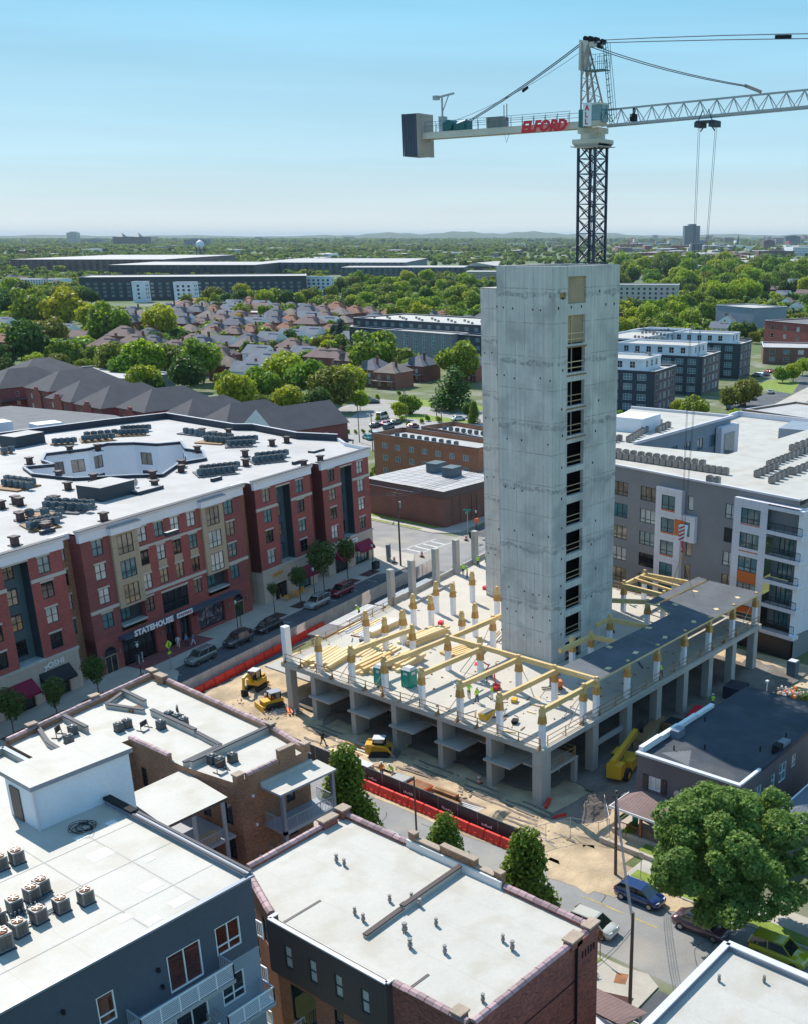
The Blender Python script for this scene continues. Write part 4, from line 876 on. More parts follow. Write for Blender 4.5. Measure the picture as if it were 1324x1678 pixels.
# SH bay
yb = 0
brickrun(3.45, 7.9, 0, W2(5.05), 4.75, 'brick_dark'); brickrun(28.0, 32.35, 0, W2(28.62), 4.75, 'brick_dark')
mids = (12.4, 15.32, 18.22, 21.25)
ww = [(s, 15.3, 1.6, 1.95, 2, 2) for s in mids] + [(s, 12.25, 1.5, 2.0, 2, 2) for s in mids] + [(s, 9.0, 1.5, 2.0, 2, 2) for s in mids] + [(12.35, 5.95, 1.45, 2.0, 2, 2), (21.2, 5.9, 1.5, 2.0, 2, 2), (15.2, 4.85, 4.75, 2.95, 4, [.35], 'glass_dark')]  # last entry: wide dark pane standing in for the dark balcony recess
brickrun(12.2, 23.75, 0, ww, 4.75, 'brick_red')
for s in mids: mb = MB(); mb.box(s, -.05, 11.05, s + 1.5, .02, 12.2); mb.build('spandrel_panel', M['tan_panel'], HB)
for (a, b) in ((7.9, 12.2), (23.75, 28.0)):
    ws = [(.85, 14.65, 2.55, 2.5, 3, [.33]), (.85, 11.5, 2.55, 2.35, 3, [.33]), (.85, 8.15, 2.55, 2.55, 3, [.33])]
    facade(HB, (a, -.35), (b, -.35), 7.85, 17.5, ws, 'tan_panel', 'bay_wall', glass=None, depth=.15)
    mb = MB(); mb.face([(a, 0, 7.85), (a, -.35, 7.85), (a, -.35, 17.5), (a, 0, 17.5)]); mb.face([(b, -.35, 7.85), (b, 0, 7.85), (b, 0, 17.5), (b, -.35, 17.5)]); mb.face([(a, -.35, 7.85), (a, 0, 7.85), (b, 0, 7.85), (b, -.35, 7.85)]); mb.build('bay_side', M['tan_panel'], HB)
    facade(HB, (a, .9), (b, .9), 4.75, 7.85, [(.3, 5.9, 2.3, 1.7, 3, 2)], 'navy_siding', depth=.1)
    mb = MB(); mb.face([(a, .9, 4.75), (a, 0, 4.75), (a, 0, 7.85), (a, .9, 7.85)][::-1]); mb.face([(b, 0, 4.75), (b, .9, 4.75), (b, .9, 7.85), (b, 0, 7.85)][::-1]); mb.build('recess_side', M['brick_dark'], HB)
    mb = MB(); mb.box(a + .1, -.3, 5.35, b - .1, .9, 5.55); mb.build('balcony_sill', M['glass_blind'], HB)
    mb = MB(); mb.box(a - .3, -.75, 17.5, b + .3, 0, 18.35); mb.build('cornice', M['cornice'], HB); mb = MB(); mb.box(a - .4, -.85, 18.35, b + .4, 0, 18.5); mb.build('cornice_cap', M['slate_trim'], HB) if 'slate_trim' in M else mb.build('cornice_cap', M['frame_gray'], HB)
facade(HB, (15.2, .6), (20.0, .6), 4.7, 7.9, [(.1, 5.9, 1.6, 1.7, 2, 2), (2.6, 5.9, 2.0, 1.7, 3, 2)], 'charcoal', depth=.1)
mb = MB(); mb.box(15.15, -.02, 7.72, 20.05, .6, 7.9); mb.build('lintel', M['stone_trim'], HB)
band(3.4, 7.95, 0, 8.25); band(27.95, 32.4, 0, 8.1); band(12.2, 23.75, 0, 14.5, .3); band(12.2, 23.75, 0, 8.35)
cornice(3.45, 32.35, 0, 17.5, 19.0, .45)
# ground floor with arches
def arch_door(s, w=1.95, h=3.5):
    g = thing  # arched doorway: dark leaf set in, brick ring
    mb = MB(); n = 10; z1 = h - w / 2; c = s + w / 2; pts = [(s, -.03, .13), (s + w, -.03, .13)] + [(c + math.cos(PI * i / n) * w / 2, -.03, z1 + math.sin(PI * i / n) * w / 2) for i in range(n + 1)]
    mb.face(pts); o = mb.build('arched_door', M['glass_dark'], HB)
    mb = MB()
    for i in range(n):
        t0, t1 = PI * i / n, PI * (i + 1) / n; r0, r1 = w / 2, w / 2 + .25
        mb.face([(c + math.cos(t0) * r0, -.07, z1 + math.sin(t0) * r0), (c + math.cos(t0) * r1, -.07, z1 + math.sin(t0) * r1), (c + math.cos(t1) * r1, -.07, z1 + math.sin(t1) * r1), (c + math.cos(t1) * r0, -.07, z1 + math.sin(t1) * r0)][::-1])
    mb.build('arch_ring', M['brick_dark'], o)
    mb = MB(); mb.box(s, -.09, 2.3, s + w, -.04, 2.42); mb.box(c - .05, -.09, .13, c + .05, -.04, 2.3); mb.box(s, -.09, .13, s + .09, -.04, 2.3); mb.box(s + w - .09, -.09, .13, s + w, -.04, 2.3); mb.build('door_frame', M['ply'], o)
mb = MB(); wall(mb, (3.45, -.02), (32.35, -.02), 0, 4.8, [(7.5 - 3.45, .13, 13.3 - 3.45, 3.65), (15.05 - 3.45, .13, 19.8 - 3.45, 3.8), (21.35 - 3.45, .5, 26.6 - 3.45, 3.8)], 0, .5); mb.face([(3.45, -.02, 0), (3.45, -.02, 4.8), (3.45, 1.9, 4.8), (3.45, 1.9, 0)][::-1]); mb.build('wall', M['brick_red'], HB)
window(HB, (7.5, 0), (13.3, 0), 0, .15, 5.8, 3.5, 4, [.75], 'frame_dark', 'glass_dark', 'shop_window', off=-.35, t=.12)
window(HB, (15.05, 0), (17.4, 0), 0, .15, 1.9, 3.6, 2, [.75], 'frame_dark', 'glass_dark', 'shop_door', off=-.35, t=.1); window(HB, (17.6, 0), (19.8, 0), .3, .15, 1.85, 3.6, 2, [.75], 'frame_dark', 'glass_dark', 'shop_door', off=-.35, t=.1)
mb = MB(); mb.box(17.0, -.05, .13, 17.7, .4, 3.8); mb.build('pier', M['brick_red'], HB)
defm('glass_poster', (0.05, 0.06, 0.09), .1, var=.3, spec=1., stain=(.45, .32, .38), stain_amt=.95, stain_scale=1.3)
window(HB, (21.35, 0), (26.6, 0), 0, .5, 5.25, 3.3, 3, [.3], 'frame_dark', 'glass_poster', 'shop_window', off=-.3, t=.1)
arch_door(4.45); arch_door(28.5)
mb = MB(); mb.beam((20.6, -.12, 3.0), (20.6, -.12, 4.2), .3, .3) if False else mb.box(20.2, -.5, 3.1, 20.9, -.1, 4.1); mb.build('hanging_sign', M['awning_red'], HB)
# canopy and sign
mb = MB(); mb.box(7.0, -1.35, 4.05, 28.8, -.02, 4.4); mb.build('canopy', M['charcoal'], HB)
text('STATEHOUSE', 1.05, 'white_letter', HB, (8.45, -1.42, 4.12), 0, width=6.9, bold=.05, name='shop_sign')
mb = MB(); mb.box(15.9, -1.55, 4.2, 18.8, -1.45, 4.85); lg = mb.build('logo_board', M['white_letter'], HB)
mb = MB()
for i in range(7): mb.box(16.15 + i * .36, -1.57, 4.35 + .04 * (i % 2), 16.38 + i * .36, -1.55, 4.7)
mb.build('logo_pattern', M['awning_red'], HB)
for s in (3.95, 6.85, 14.2, 20.8, 27.2, 31.2): mb = MB(); mb.box(s, -.2, 2.2, s + .14, -.02, 2.75); mb.build('wall_lamp', M['ac_gray'], HB)
# M bay
def stdbay(s0, s1, wl, r0, r1, wr, bandz=14.3):
    brickrun(s0, r0, 0, W2(wl)); brickrun(r1, s1, 0, W2(wr, [(z - .15, h) for z, h in ROWS])); recess(r0, r1, 17.05)
    mb = MB(); wall(mb, (r0, 0), (r1, 0), 17.05, 17.6); mb.build('wall', M['brick_red'], HB)
    band(s0 - .1, r0, 0, bandz); band(r1, s1 + .1, 0, bandz); sidewall(s0, -.01, 2.0, 5, 18.2); cornice(s0, s1, 0, 17.55, 18.9)
stdbay(35.2, 48.15, 36.8, 39.98, 43.15, 44.62); stdbay(51.2, 64.0, 52.75, 56.05, 59.1, 60.55)
mb = MB(); mb.box(40.05, 1.1, 6.6, 41.4, 1.16, 7.9); mb.build('red_curtain', M['awning_red'], HB)
stonebase(35.2, 48.15, 0, [(37.7, .13, 40.6, 2.6), (43.2, .13, 46.4, 2.9)]); stonebase(51.2, 64.0, 0, [(53.0, .13, 56.5, 3.0), (58.6, .13, 62.6, 3.0)]); stonebase(48.15, 51.2, 2.0, [(.6 + 48.15, .13, 2.3 + 48.15, 2.9)], 5.0)
shopfront(37.7, 2.9, .15, 2.4, 4); shopfront(43.2, 3.2, .15, 2.7, 3, glass='glass_teal_reflect'); shopfront(53.0, 3.5, .15, 2.8, 3); shopfront(58.6, 4.0, .15, 2.8, 4, glass='glass_teal_reflect')
awning(42.6, 4.2, 3.6, 1.3); awning(53.2, 3.4, 3.7, 1.3); awning(58.7, 4.2, 3.8, 1.3)
text('EASTY', .7, 'gold_letter', HB, (37.4, -.25, 3.9), 0, width=2.4, bold=.03, name='shop_sign')
mb = MB(); mb.box(56.2, -.22, 4.15, 59.4, -.12, 4.75); mb.build('sign_board', M['white_letter'], HB); mb = MB(); mb.box(57.0, -.25, 4.3, 57.6, -.22, 4.6); mb.box(57.8, -.25, 4.38, 59.0, -.22, 4.55); mb.build('logo_pattern', M['cloth_blue'], HB)
# east end and back
mb = MB()
back = [(64.0, 0), (66.0, 6), (69.3, 9.8), (67.8, 17.5), (71.6, 30.5), (70.2, 33.5), (74.8, 54.5), (63, 59), (45, 64), (6, 74), (-30, 82)]
out = [(-30, 0), (.68, 0), (.68, 1.9), (3.45, 1.9), (3.45, 0), (32.35, 0), (32.35, 2), (35.2, 2), (35.2, 0), (48.15, 0), (48.15, 2), (51.2, 2), (51.2, 0)] + back
for p, q in zip(back[:-1], back[1:]): wall(mb, p, q, 0, 19.1)
mb.build('wall', M['brick_red'], HB)
facade(HB, (64.02, .05), (65.98, 5.95), 5.3, 17.4, [], 'brick_red')
court = [(25.5, 25), (31, 18.6), (33, 15.3), (41, 19.4), (45.5, 18.2), (50, 22.8), (50.5, 27), (55, 32.2), (51.8, 34.5), (51.0, 39), (48.4, 42.6), (43.5, 41.8), (37.2, 44.4), (33, 40.3), (31.5, 36), (28, 38.5), (25, 33)]
vs = [Vector((p[0], p[1], 0)) for p in out]; hv = [Vector((p[0], p[1], 0)) for p in court]
tri = tessellate_polygon([vs, hv]); allp = out + court
mb = MB()
for t in tri:
    pts = [(allp[i][0], allp[i][1], RZ) for i in t]
    n = (Vector(pts[1]) - Vector(pts[0])).cross(Vector(pts[2]) - Vector(pts[0]))
    mb.face(pts if n.z > 0 else pts[::-1])
mb.build('roof', M['roof_offwhite'], HB)
def parapet(poly, z0, z1, w, m, mc, parent, closed=False, name='parapet'):
    pts = poly + ([poly[0]] if closed else []); mb = MB(); mc_ = MB()
    for p, q in zip(pts[:-1], pts[1:]):
        mb.beam((p[0], p[1], (z0 + z1) / 2), (q[0], q[1], (z0 + z1) / 2), w, z1 - z0); mc_.beam((p[0], p[1], z1 + .03), (q[0], q[1], z1 + .03), w + .12, .07)
    mb.build(name, M[m], parent); mc_.build('coping', M[mc], parent)
parapet(back[2:], RZ, RZ + 1.15, .3, 'parapet_dark', 'coping_light', HB); parapet([(64, 0), (66, 6), (69.3, 9.8)], RZ, RZ + .5, .3, 'cornice', 'coping_light', HB)
parapet(court, RZ, RZ + .45, .3, 'parapet_dark', 'coping_metal', HB, True)
cn = len(court)
for i in range(cn):
    p, q = court[i], court[(i + 1) % cn]; L_ = math.hypot(q[0] - p[0], q[1] - p[1]); ws = []
    # interior faces look into the court: outside on the right hand when walked p->q reversed
    if p[1] > 30 or q[1] > 30:
        if L_ > 4.5:
            k = int(L_ // 3.4)
            for c in range(k):
                s = (c + .5) * L_ / k - .9
                ws += [(s, 15.2 - 3.1 * r, 1.6 if c % 2 else 2.2, 2.1, 2, 1, 'glass_dark' if (c + r) % 2 else 'glass_tan') for r in range(3)]
    facade(HB, q, p, 0, RZ, [(L_ - w[0] - w[2],) + tuple(w[1:]) for w in ws], 'white_wall', 'courtyard_wall', depth=.3)
mb = MB(); mb.face([(p[0], p[1], .15) for p in court]); mb.build('courtyard_floor', M['slab'], HB)
# penthouse boxes on the roof
def rbox(px, py, w, d, h, m='parapet_dark', mt='roof_offwhite', name='stair_bulkhead'):
    s, y = LH(px, py, RZ); mb = MB(); mb.prism([(s, y), (s + w, y), (s + w, y + d), (s, y + d)], RZ, RZ + h, 0, 1); mb.build(name, [M[m], M[mt]], HB)
rbox(168, 823, 6.0, 4.5, 1.9, 'navy_siding'); rbox(28, 735, 6, 4, 1.9, 'navy_siding'); rbox(228, 812, 4.8, 2.4, .5, 'navy_siding', name='roof_hatch'); rbox(515, 743, 3.0, 1.2, .35, 'navy_siding', name='roof_hatch')
for (px, py) in ((350, 790), (483, 762), (275, 880), (70, 877)): rbox(px, py, 2.0, .5, .5, name='scupper_wall')

# --- condensers and vents on that roof (each its own thing)
def fanbox(body, grill, w=.85, h=.85, parts=True, top='rust'):
    return w, h
def ac_proto(name, label, m, w=.9, d=.9, h=.9, group=None, detailed=True, rust=False):
    t = thing(name, label, 'air conditioner', (0, 0, -500), 0, group)
    mb = MB(); mb.obox(0, 0, .08, h, w, d); mb.build('casing', M[m], t)
    mb = MB(); mb.tube((0, 0, h), (0, 0, h + .05), w * .42, 12); mb.build('fan_guard', M['rust' if rust else 'black'], t)
    if detailed:
        mb = MB(); mb.tube((0, 0, h + .05), (0, 0, h + .09), w * .14, 8)
        for i in range(6): a = i * PI / 3; mb.beam((0, 0, h + .07), (math.cos(a) * w * .42, math.sin(a) * w * .42, h + .07), .03, .02)
        mb.build('fan_hub', M['metal'], t)
        for a in range(4):
            mb = MB(); mb.box(-w * .36, -d / 2 - .015, .15, w * .36, -d / 2 - .002, h - .12); mb.build('side_grille', M['ac_fin'], t, (0, 0, 0), a * PI / 2)
        mb = MB(); mb.box(-w * .56, -d * .56, 0, w * .56, d * .56, .08); mb.build('base_pad', M['membrane'], t)
    return t
acs = ac_proto('air_conditioner', 'blue grey condenser in a row on the brick block roof', 'ac_teal', .78, .78, .9, None, False)
acs_used = [0]
def put(proto, flag, loc, rz=0, label=None, group=None, scale=None):
    if not flag[0]:
        flag[0] = 1; proto.location = loc; proto.rotation_euler = (0, 0, rz)
        if scale: proto.scale = (scale,) * 3
        if label: proto['label'] = label
        if group: proto['group'] = group
        return proto
    return copy_tree(proto, None, loc, rz, label, group, scale)
clusters = [  # (px0,py0,px1,py1,count,rows,place)
 (52, 866, 92, 858, 4, 2, 'on the platform nearest the left street front'), (50, 845, 100, 842, 3, 1, 'behind the platform nearest the left street front'), (78, 832, 146, 836, 6, 2, 'beside the dark bulkhead box'), (10, 795, 50, 800, 5, 2, 'in the leftmost double row'),
 (200, 712, 240, 710, 6, 2, 'in the back row behind the courtyard'), (140, 722, 185, 718, 5, 2, 'left in the back row behind the courtyard'), (92, 727, 122, 725, 4, 1, 'on the long platform at the back left'), (8, 742, 20, 740, 2, 1, 'on the short platform at the far left'),
 (306, 709, 333, 713, 4, 1, 'beside the plywood platform behind the court'), (340, 722, 375, 725, 5, 2, 'in the middle cluster right of the court'), (378, 730, 415, 728, 5, 2, 'in the second cluster right of the court'), (420, 757, 465, 752, 6, 2, 'in the right hand cluster'),
 (330, 778, 385, 772, 7, 2, 'in the cluster right of the three dishes')]
for (x0, y0, x1, y1, n, rws, place) in clusters:
    for j in range(rws):
        for i in range(n):
            px = x0 + (x1 - x0) * i / max(1, n - 1) + j * 4; py = y0 + (y1 - y0) * i / max(1, n - 1) - j * 6.5
            x, y = W(px, py, RZ + .3); put(acs, acs_used, (x, y, RZ + .25), HSA, 'condenser %s from left%s, %s, brick roof' % (ordn(i), '' if rws == 1 else [' in front', ' behind'][j], place), 'condensers ' + place)
    mb = MB(); p, q = LH(x0 - 4, y0 + 1, RZ + .1), LH(x1 + 4, y1 + 1, RZ + .1); mb.beam((p[0], p[1] + .6, RZ + .12), (q[0], q[1] + .6, RZ + .12), 2.2 * rws, .2); mb.build('equipment_platform', M['wood_dark'] if x0 % 3 else M['roof_gray'], HB)
vt = MB(); vt.obox(0, 0, 0, .12, 1.2, 1.2); vt.obox(0, 0, .12, .95, .7, .7); vt.obox(0, 0, .95, 1.15, 1.0, 1.0); vt = vt.build('roof_vent', [M['duct_brown']], me_only=True)
for k, (px, py) in enumerate([(27, 822), (35, 850), (35, 848), (88, 822), (93, 822), (98, 780), (113, 799), (50, 757), (116, 738), (162, 735), (155, 785), (255, 796), (252, 780), (298, 770), (325, 738), (299, 762), (333, 708), (376, 709), (352, 713), (403, 745), (471, 722), (447, 727), (404, 760), (526, 754), (499, 762), (26, 890), (77, 868), (78, 865), (172, 850), (4, 830), (34, 825)]):
    x, y = W(px, py + 4, RZ)
    tag(link('roof_vent', vt, None, (x, y, RZ), HSA), 'small brown capped exhaust duct standing on the brick block roof', 'vent', 'brown exhaust ducts on the brick block roof')
dish = MB()
for i in range(10):
    a, b = 2 * PI * i / 10, 2 * PI * (i + 1) / 10; dish.face([(0, 0, 1.2), (math.cos(a) * .4, -.12, 1.2 + math.sin(a) * .55), (math.cos(b) * .4, -.12, 1.2 + math.sin(b) * .55)])
dish.tube((0, .05, 0), (0, .05, 1.1), .04, 5); dish = dish.build('satellite_dish', [M['metal']], me_only=True)
for (px, n) in ((205, 'leftmost'), (214, 'middle'), (224, 'rightmost')):
    x, y = W(px, 804, RZ); tag(link('satellite_dish', dish, None, (x, y, RZ), HSA), 'grey satellite dish, %s of the three beside the dark bulkhead' % n, 'satellite dish')
# ================================================================== FOREGROUND BUILDINGS
tilem = MB().hexa([(-.22, -.27, 0), (.22, -.27, 0), (.22, .27, 0), (-.22, .27, 0), (-.22, -.12, .14), (.22, -.12, .14), (.22, .12, .14), (-.22, .12, .14)]).build('coping_tile', [M['coping_tile']], me_only=True)
def tiles(parent, p, q, z, step=.62):
    dx, dy = q[0] - p[0], q[1] - p[1]; L_ = math.hypot(dx, dy); n = int(L_ / step); a = math.atan2(dy, dx)
    for i in range(n):
        t = (i + .5) / n; o = link('coping_tile', tilem, parent, (p[0] + dx * t, p[1] + dy * t, z + random.uniform(-.01, .02)), a + random.uniform(-.03, .03)); o.scale = (L_ / n / .47, 1, 1)
def chimney(parent, x, y, z, w=.9, d=.5, h=1.0, m='brick_brown', a=0):
    mb = MB(); mb.obox(x, y, z, z + h, w, d, a); c = mb.build('chimney', M[m], parent); mb = MB(); mb.obox(x, y, z + h, z + h + .14, w + .16, d + .16, a); mb.build('chimney_cap', M['clay_cap'], c); return c
def lowwall(parent, pts, z0, h, w=.35, m='roof_white', cap='clay_cap', name='divider_wall'):
    mb = MB(); mc = MB()
    for p, q in zip(pts[:-1], pts[1:]): mb.beam((p[0], p[1], z0 + h / 2), (q[0], q[1], z0 + h / 2), w, h); mc.beam((p[0], p[1], z0 + h + .05), (q[0], q[1], z0 + h + .05), w + .08, .1)
    o = mb.build(name, M[m], parent); mc.build('wall_cap', M[cap], o); return o
def slats_rail(name, p, q, z, h=1.0, m='frame_gray', parent=None, n=None, bars=True, horiz=False):
    mb = MB(); dx, dy = q[0] - p[0], q[1] - p[1]; L_ = math.hypot(dx, dy)
    mb.beam((p[0], p[1], z + h), (q[0], q[1], z + h), .07, .07); mb.beam((p[0], p[1], z + .1), (q[0], q[1], z + .1), .05, .05)
    if horiz:
        for k in range(7): mb.beam((p[0], p[1], z + .22 + k * .11), (q[0], q[1], z + .22 + k * .11), .025, .03)
    n = n or max(2, int(L_ / (.16 if not horiz else 1.0)))
    for i in range(n + 1): t = i / n; w = .06 if (horiz or i % 8 == 0) else .025; mb.box(p[0] + dx * t - w / 2, p[1] + dy * t - w / 2, z, p[0] + dx * t + w / 2, p[1] + dy * t + w / 2, z + h)
    return mb.build(name, M[m], parent)
# ---- near left flats
NL = thing('apartment_building', 'dark blue clad flats with white roof and rusty topped condensers, nearest at lower left', 'building', (0, 0, 0))
zr = 19.0
mb = MB(); mb.face([(-8, 43.75, zr), (30.45, 43.75, zr), (30.45, 61, zr), (-8, 61, zr)]); mb.build('roof', M['roof_white'], NL)
P0, P1 = (-8, 43.7), (30.6, 43.7); sx = 8.0
up = [(27.95 + sx - 0, 15.35, 1.6, 1.8, 2, [.3], 'glass_brick_reflect'), (24.95 + sx, 14.8, 2.05, 2.3, 2, 1, 'glass_brick_reflect'), (20.95 + sx, 15.3, .95, 1.75, 1, [.3], 'glass_brick_reflect'), (17.6 + sx, 15.3, .95, 1.75, 1, [.3], 'glass_brick_reflect')]
facade(NL, P0, P1, 14.6, zr + .1, up, 'charcoal', fm='frame_white')
lo = [(27.95 + sx, 12.0, 1.5, 1.75, 2, [.3], 'glass_dark'), (24.95 + sx, 11.7, 2.05, 2.2, 2, 1, 'glass_dark'), (20.95 + sx, 12.0, .95, 1.75, 1, [.3], 'glass_dark'), (27.95 + sx, 8.8, 1.5, 1.75, 2, [.3]), (24.95 + sx, 8.5, 2.05, 2.2, 2, 1)]
facade(NL, P0, P1, 0, 14.597, lo, 'slate_blue', fm='frame_white')
mb = MB(); wall(mb, (30.6, 43.7), (30.6, 61), 0, zr); wall(mb, (30.6, 61), (-8, 61), 0, zr); mb.build('wall', M['slate_blue'], NL)
mb = MB(); mb.box(-8, 43.55, zr + .08, 30.75, 43.8, zr + .2); mb.build('roof_edge_trim', M['coping_metal'], NL)
mb = MB(); mb.box(30.35, 43.8, zr, 30.75, 57.6, zr + .34); mb.build('parapet', M['coping_metal'], NL); mb = MB(); mb.box(30.28, 43.8, zr + .34, 30.42, 57.6, zr + .4); mb.box(30.62, 43.8, zr + .34, 30.8, 57.6, zr + .4); mb.build('coping', M['parapet_dark'], NL)
mb = MB(); mb.box(30.3, 54.6, zr + .4, 30.8, 57.6, zr + .5); mb.build('coping', M['black'], NL)
for i, (x, y) in enumerate([(26.9, 52.5), (26.8, 47.4), (26.9, 44.9), (24.2, 45.9), (25.0, 44.5), (27.3, 55.1), (29.3, 55.2), (28.3, 49.8)]):
    mb = MB(); w, d = [(1.3, 1.0), (1.1, .9), (1.1, .7), (.7, .6), (.8, .5), (.8, .5), (.6, .5), (.6, .4)][i]; mb.obox(x, y, zr + .002, zr + .012 + .001 * i, w, d, 0); mb.build('roof_patch', M['roof_patch'], NL)
mb = MB()
for (x, y) in ((28.9, 43.9), (26.3, 43.9)): pass
for x in (24.5, 27.6): mb.box(x - .03, 44.2, zr + .003, x + .03, 57, zr + .010)
for y in (46.5, 50.4, 54.2): mb.box(10, y - .03, zr + .003, 30.2, y + .03, zr + .012)
mb.build('roof_seam', M['slab_edge'], NL)
# stair bulkhead: white box with grey door
mb = MB(); bx = [(26.2, 57.75), (32.5, 57.75), (32.5, 61.0), (26.2, 61.0)]; mb.prism(bx, 0, 21.7, 0, 1, top=False); sb = mb.build('stair_bulkhead', M['white_wall'], NL)
mb = MB(); mb.prism([(26.0, 57.55), (32.7, 57.55), (32.7, 61.2), (26.0, 61.2)], 21.7, 22.0, 1, 0, bottom=True); mb.build('bulkhead_roof', [M['roof_white'], M['coping_metal']], sb)
mb = MB(); mb.box(26.12, 59.4, zr + .05, 26.22, 60.5, zr + 2.2); mb.build('door', M['brown_metal'], sb)
mb = MB(); mb.box(26.1, 57.6, zr, 26.25, 57.75, 21.7); mb.build('downpipe', M['coping_light'], sb)
# balconies
def balcony(x0, x1, z, parent=NL):
    mb = MB(); mb.box(x0, 42.35, z - .25, x1, 43.7, z); b = mb.build('balcony', M['frame_gray'], parent)
    slats_rail('balcony_rail', (x0 + .05, 42.4), (x1 - .05, 42.4), z, 1.0, 'frame_white', b, horiz=True); slats_rail('balcony_rail', (x0 + .05, 42.4), (x0 + .05, 43.6), z, 1.0, 'frame_gray', b); slats_rail('balcony_rail', (x1 - .05, 42.4), (x1 - .05, 43.6), z, 1.0, 'frame_gray', b)
balcony(22.3, 28.0, 14.55); balcony(27.2, 30.4, 11.5); balcony(22.3, 26.8, 11.4)
for (x, z) in ((24.3, 16.6), (24.4, 15.5), (19.2, 17.3)): mb = MB(); mb.box(x, 43.5, z, x + .14, 43.7, z + .22); mb.build('wall_lamp', M['black'], NL)
for z in (14.6, 11.5, 8.4): slats_rail('side_balcony_rail', (31.1, 43.9), (31.1, 46.2), z, 1.1, 'frame_white', NL)
# big condensers on that roof
big = ac_proto('air_conditioner', 'x', 'ac_gray', .66, .66, .82, 'large condensers on the nearest white roof', True, True); bu = [0]
for (x, y, lab, s) in [(22.9, 51.5, 'rusty topped condenser, rearmost of the middle bunch on the nearest roof', 1), (22.2, 51.2, 'shiny cased condenser just in front of the rearmost one on the nearest roof', 1), (21.1, 50.9, 'brown topped condenser left of the shiny cased pair', 1), (22.6, 49.0, 'rusty condenser right of the tangle of pipes', 1), (23.8, 48.7, 'rusty condenser standing alone nearest the white roof middle', 1), (21.4, 49.1, 'rusty condenser in front of the pipe tangle', 1), (20.2, 48.8, 'orange topped condenser in front, second from the left edge', 1), (23.6, 55.4, 'rusty condenser standing alone further back at the left', 1), (22.7, 55.5, 'condenser cut by the left photo edge in the back pair', 1), (19.1, 48.3, 'large grey condenser at the lower left corner', 1.25), (19.9, 50.4, 'grey condenser at the left photo edge above the large grey one', 1.1)]:
    put(big, bu, (x, y, zr), random.uniform(-.1, .1), lab, None, s)
def tangle(name, label, cx, cy, z, r, n, m, th=.02, seed=1, kind=None):
    q = random.Random(seed); mb = MB()
    for k in range(n):
        a0 = q.uniform(0, 6.3); rr_ = r * q.uniform(.45, 1); ox, oy = q.uniform(-r, r) * .35, q.uniform(-r, r) * .35; e = q.uniform(.6, 1.3); prev = None
        for i in range(11):
            a = a0 + i * .6; p = (cx + ox + math.cos(a) * rr_ * e, cy + oy + math.sin(a) * rr_ / e, z + .03 + .02 * k)
            if prev: mb.tube(prev, p, th, 4, cap=False)
            prev = p
    return tag(mb.build(name, M[m]), label, name.replace('_', ' '))
tangle('cable_coil', 'tangled loops of thin black cable in the blue shade by the white stair box', 27.9, 55.9, zr, .75, 9, 'black', .018, 3)
mb = MB(); q = random.Random(4)
for k in range(9): x, y = 20.6 + q.uniform(-.3, 1.8), 49.6 + q.uniform(-.6, 1.4); a = q.uniform(-.6, .6); mb.beam((x, y, zr + .12), (x + math.cos(a) * .9, y + math.sin(a) * .9, zr + .12 + q.uniform(0, .1)), .06, .06)
for k in range(8): mb.box(20.3 + k * .22, 50.2, zr, 20.36 + k * .22, 50.3, zr + .45)
tag(mb.build('pipe_manifold', M['ac_teal']), 'jumble of small refrigerant pipes between the condensers', 'pipes')

# ---- brick block at the street corner (several flat roofs)
NW = thing('brick_building', 'three storey brown brick block with stepped white roofs and tiled parapets at the street corner', 'building', (0, 0, 0))
zr = 10.9
pl = [(46.1, 66.1), (53.3, 66.1), (54.3, 71.9), (55.1, 88.7), (55.3, 91.7), (38.4, 88.0), (38.4, 80), (45.3, 80), (45.3, 72.3)]
mb = MB(); mb.face([(p[0], p[1], zr) for p in pl]); mb.build('roof', M['roof_white'], NW)
for i in range(len(pl)):
    p, q = pl[i], pl[(i + 1) % len(pl)]; ws = []
    if i == 0: ws = [(4.6, 7.2, .9, 1.9, 1, 2, 'glass_dark'), (4.6, 4.0, .9, 1.9, 1, 2, 'glass_dark')]
    if i == 8: ws = [(1.8, 6.9, .9, 2.1, 1, 2, 'glass_dark'), (4.4, 6.9, .8, 2.0, 1, 2, 'glass_dark'), (1.8, 3.6, .9, 2.1, 1, 2, 'glass_dark'), (4.4, 3.6, .8, 2.0, 1, 2, 'glass_dark')]
    if i == 7: ws = [(1.2, 7.0, .8, 1.9, 1, 2, 'glass_dark'), (4.3, 7.0, 1.0, 1.9, 1, 2, 'glass_teal_reflect')]
    if i in (1, 2): ws = [(s, z, .9, 1.8, 1, 2) for s in ([1.5, 3.6] if i == 1 else [2, 5, 8, 11, 14]) for z in (1.5, 4.6, 7.6)]
    facade(NW, p, q, 0, zr + (.25 if i not in (8, 7) else .05), ws, 'brick_brown', depth=.14)
PAR = [((54.25, 72.1), (55.05, 88.6)), ((55.1, 91.2), (38.6, 87.9)), ((53.3, 66.4), (54.15, 71.7)), ((47.0, 66.25), (50.2, 66.25)), ((45.35, 74.2), (45.35, 79.9))]
for p, q in PAR:
    lowwall(NW, [p, q], zr, .42, .4, 'brick_brown', 'clay_cap', 'parapet'); tiles(NW, p, q, zr + .5)
for (x, y, w, d) in ((55.15, 91.3, .6, .9), (54.9, 89.4, .6, 1.3), (48.1, 90.0, .8, .5), (41.2, 88.6, .8, .5), (54.2, 72.0, .5, .8), (53.4, 66.5, .6, .6), (46.3, 66.3, .7, .6)): chimney(NW, x, y, zr, w, d, .75)
lowwall(NW, [(50.3, 66.25), (52.0, 66.25)], zr, 1.3, .4, 'brick_brown', 'clay_cap', 'raised_parapet')
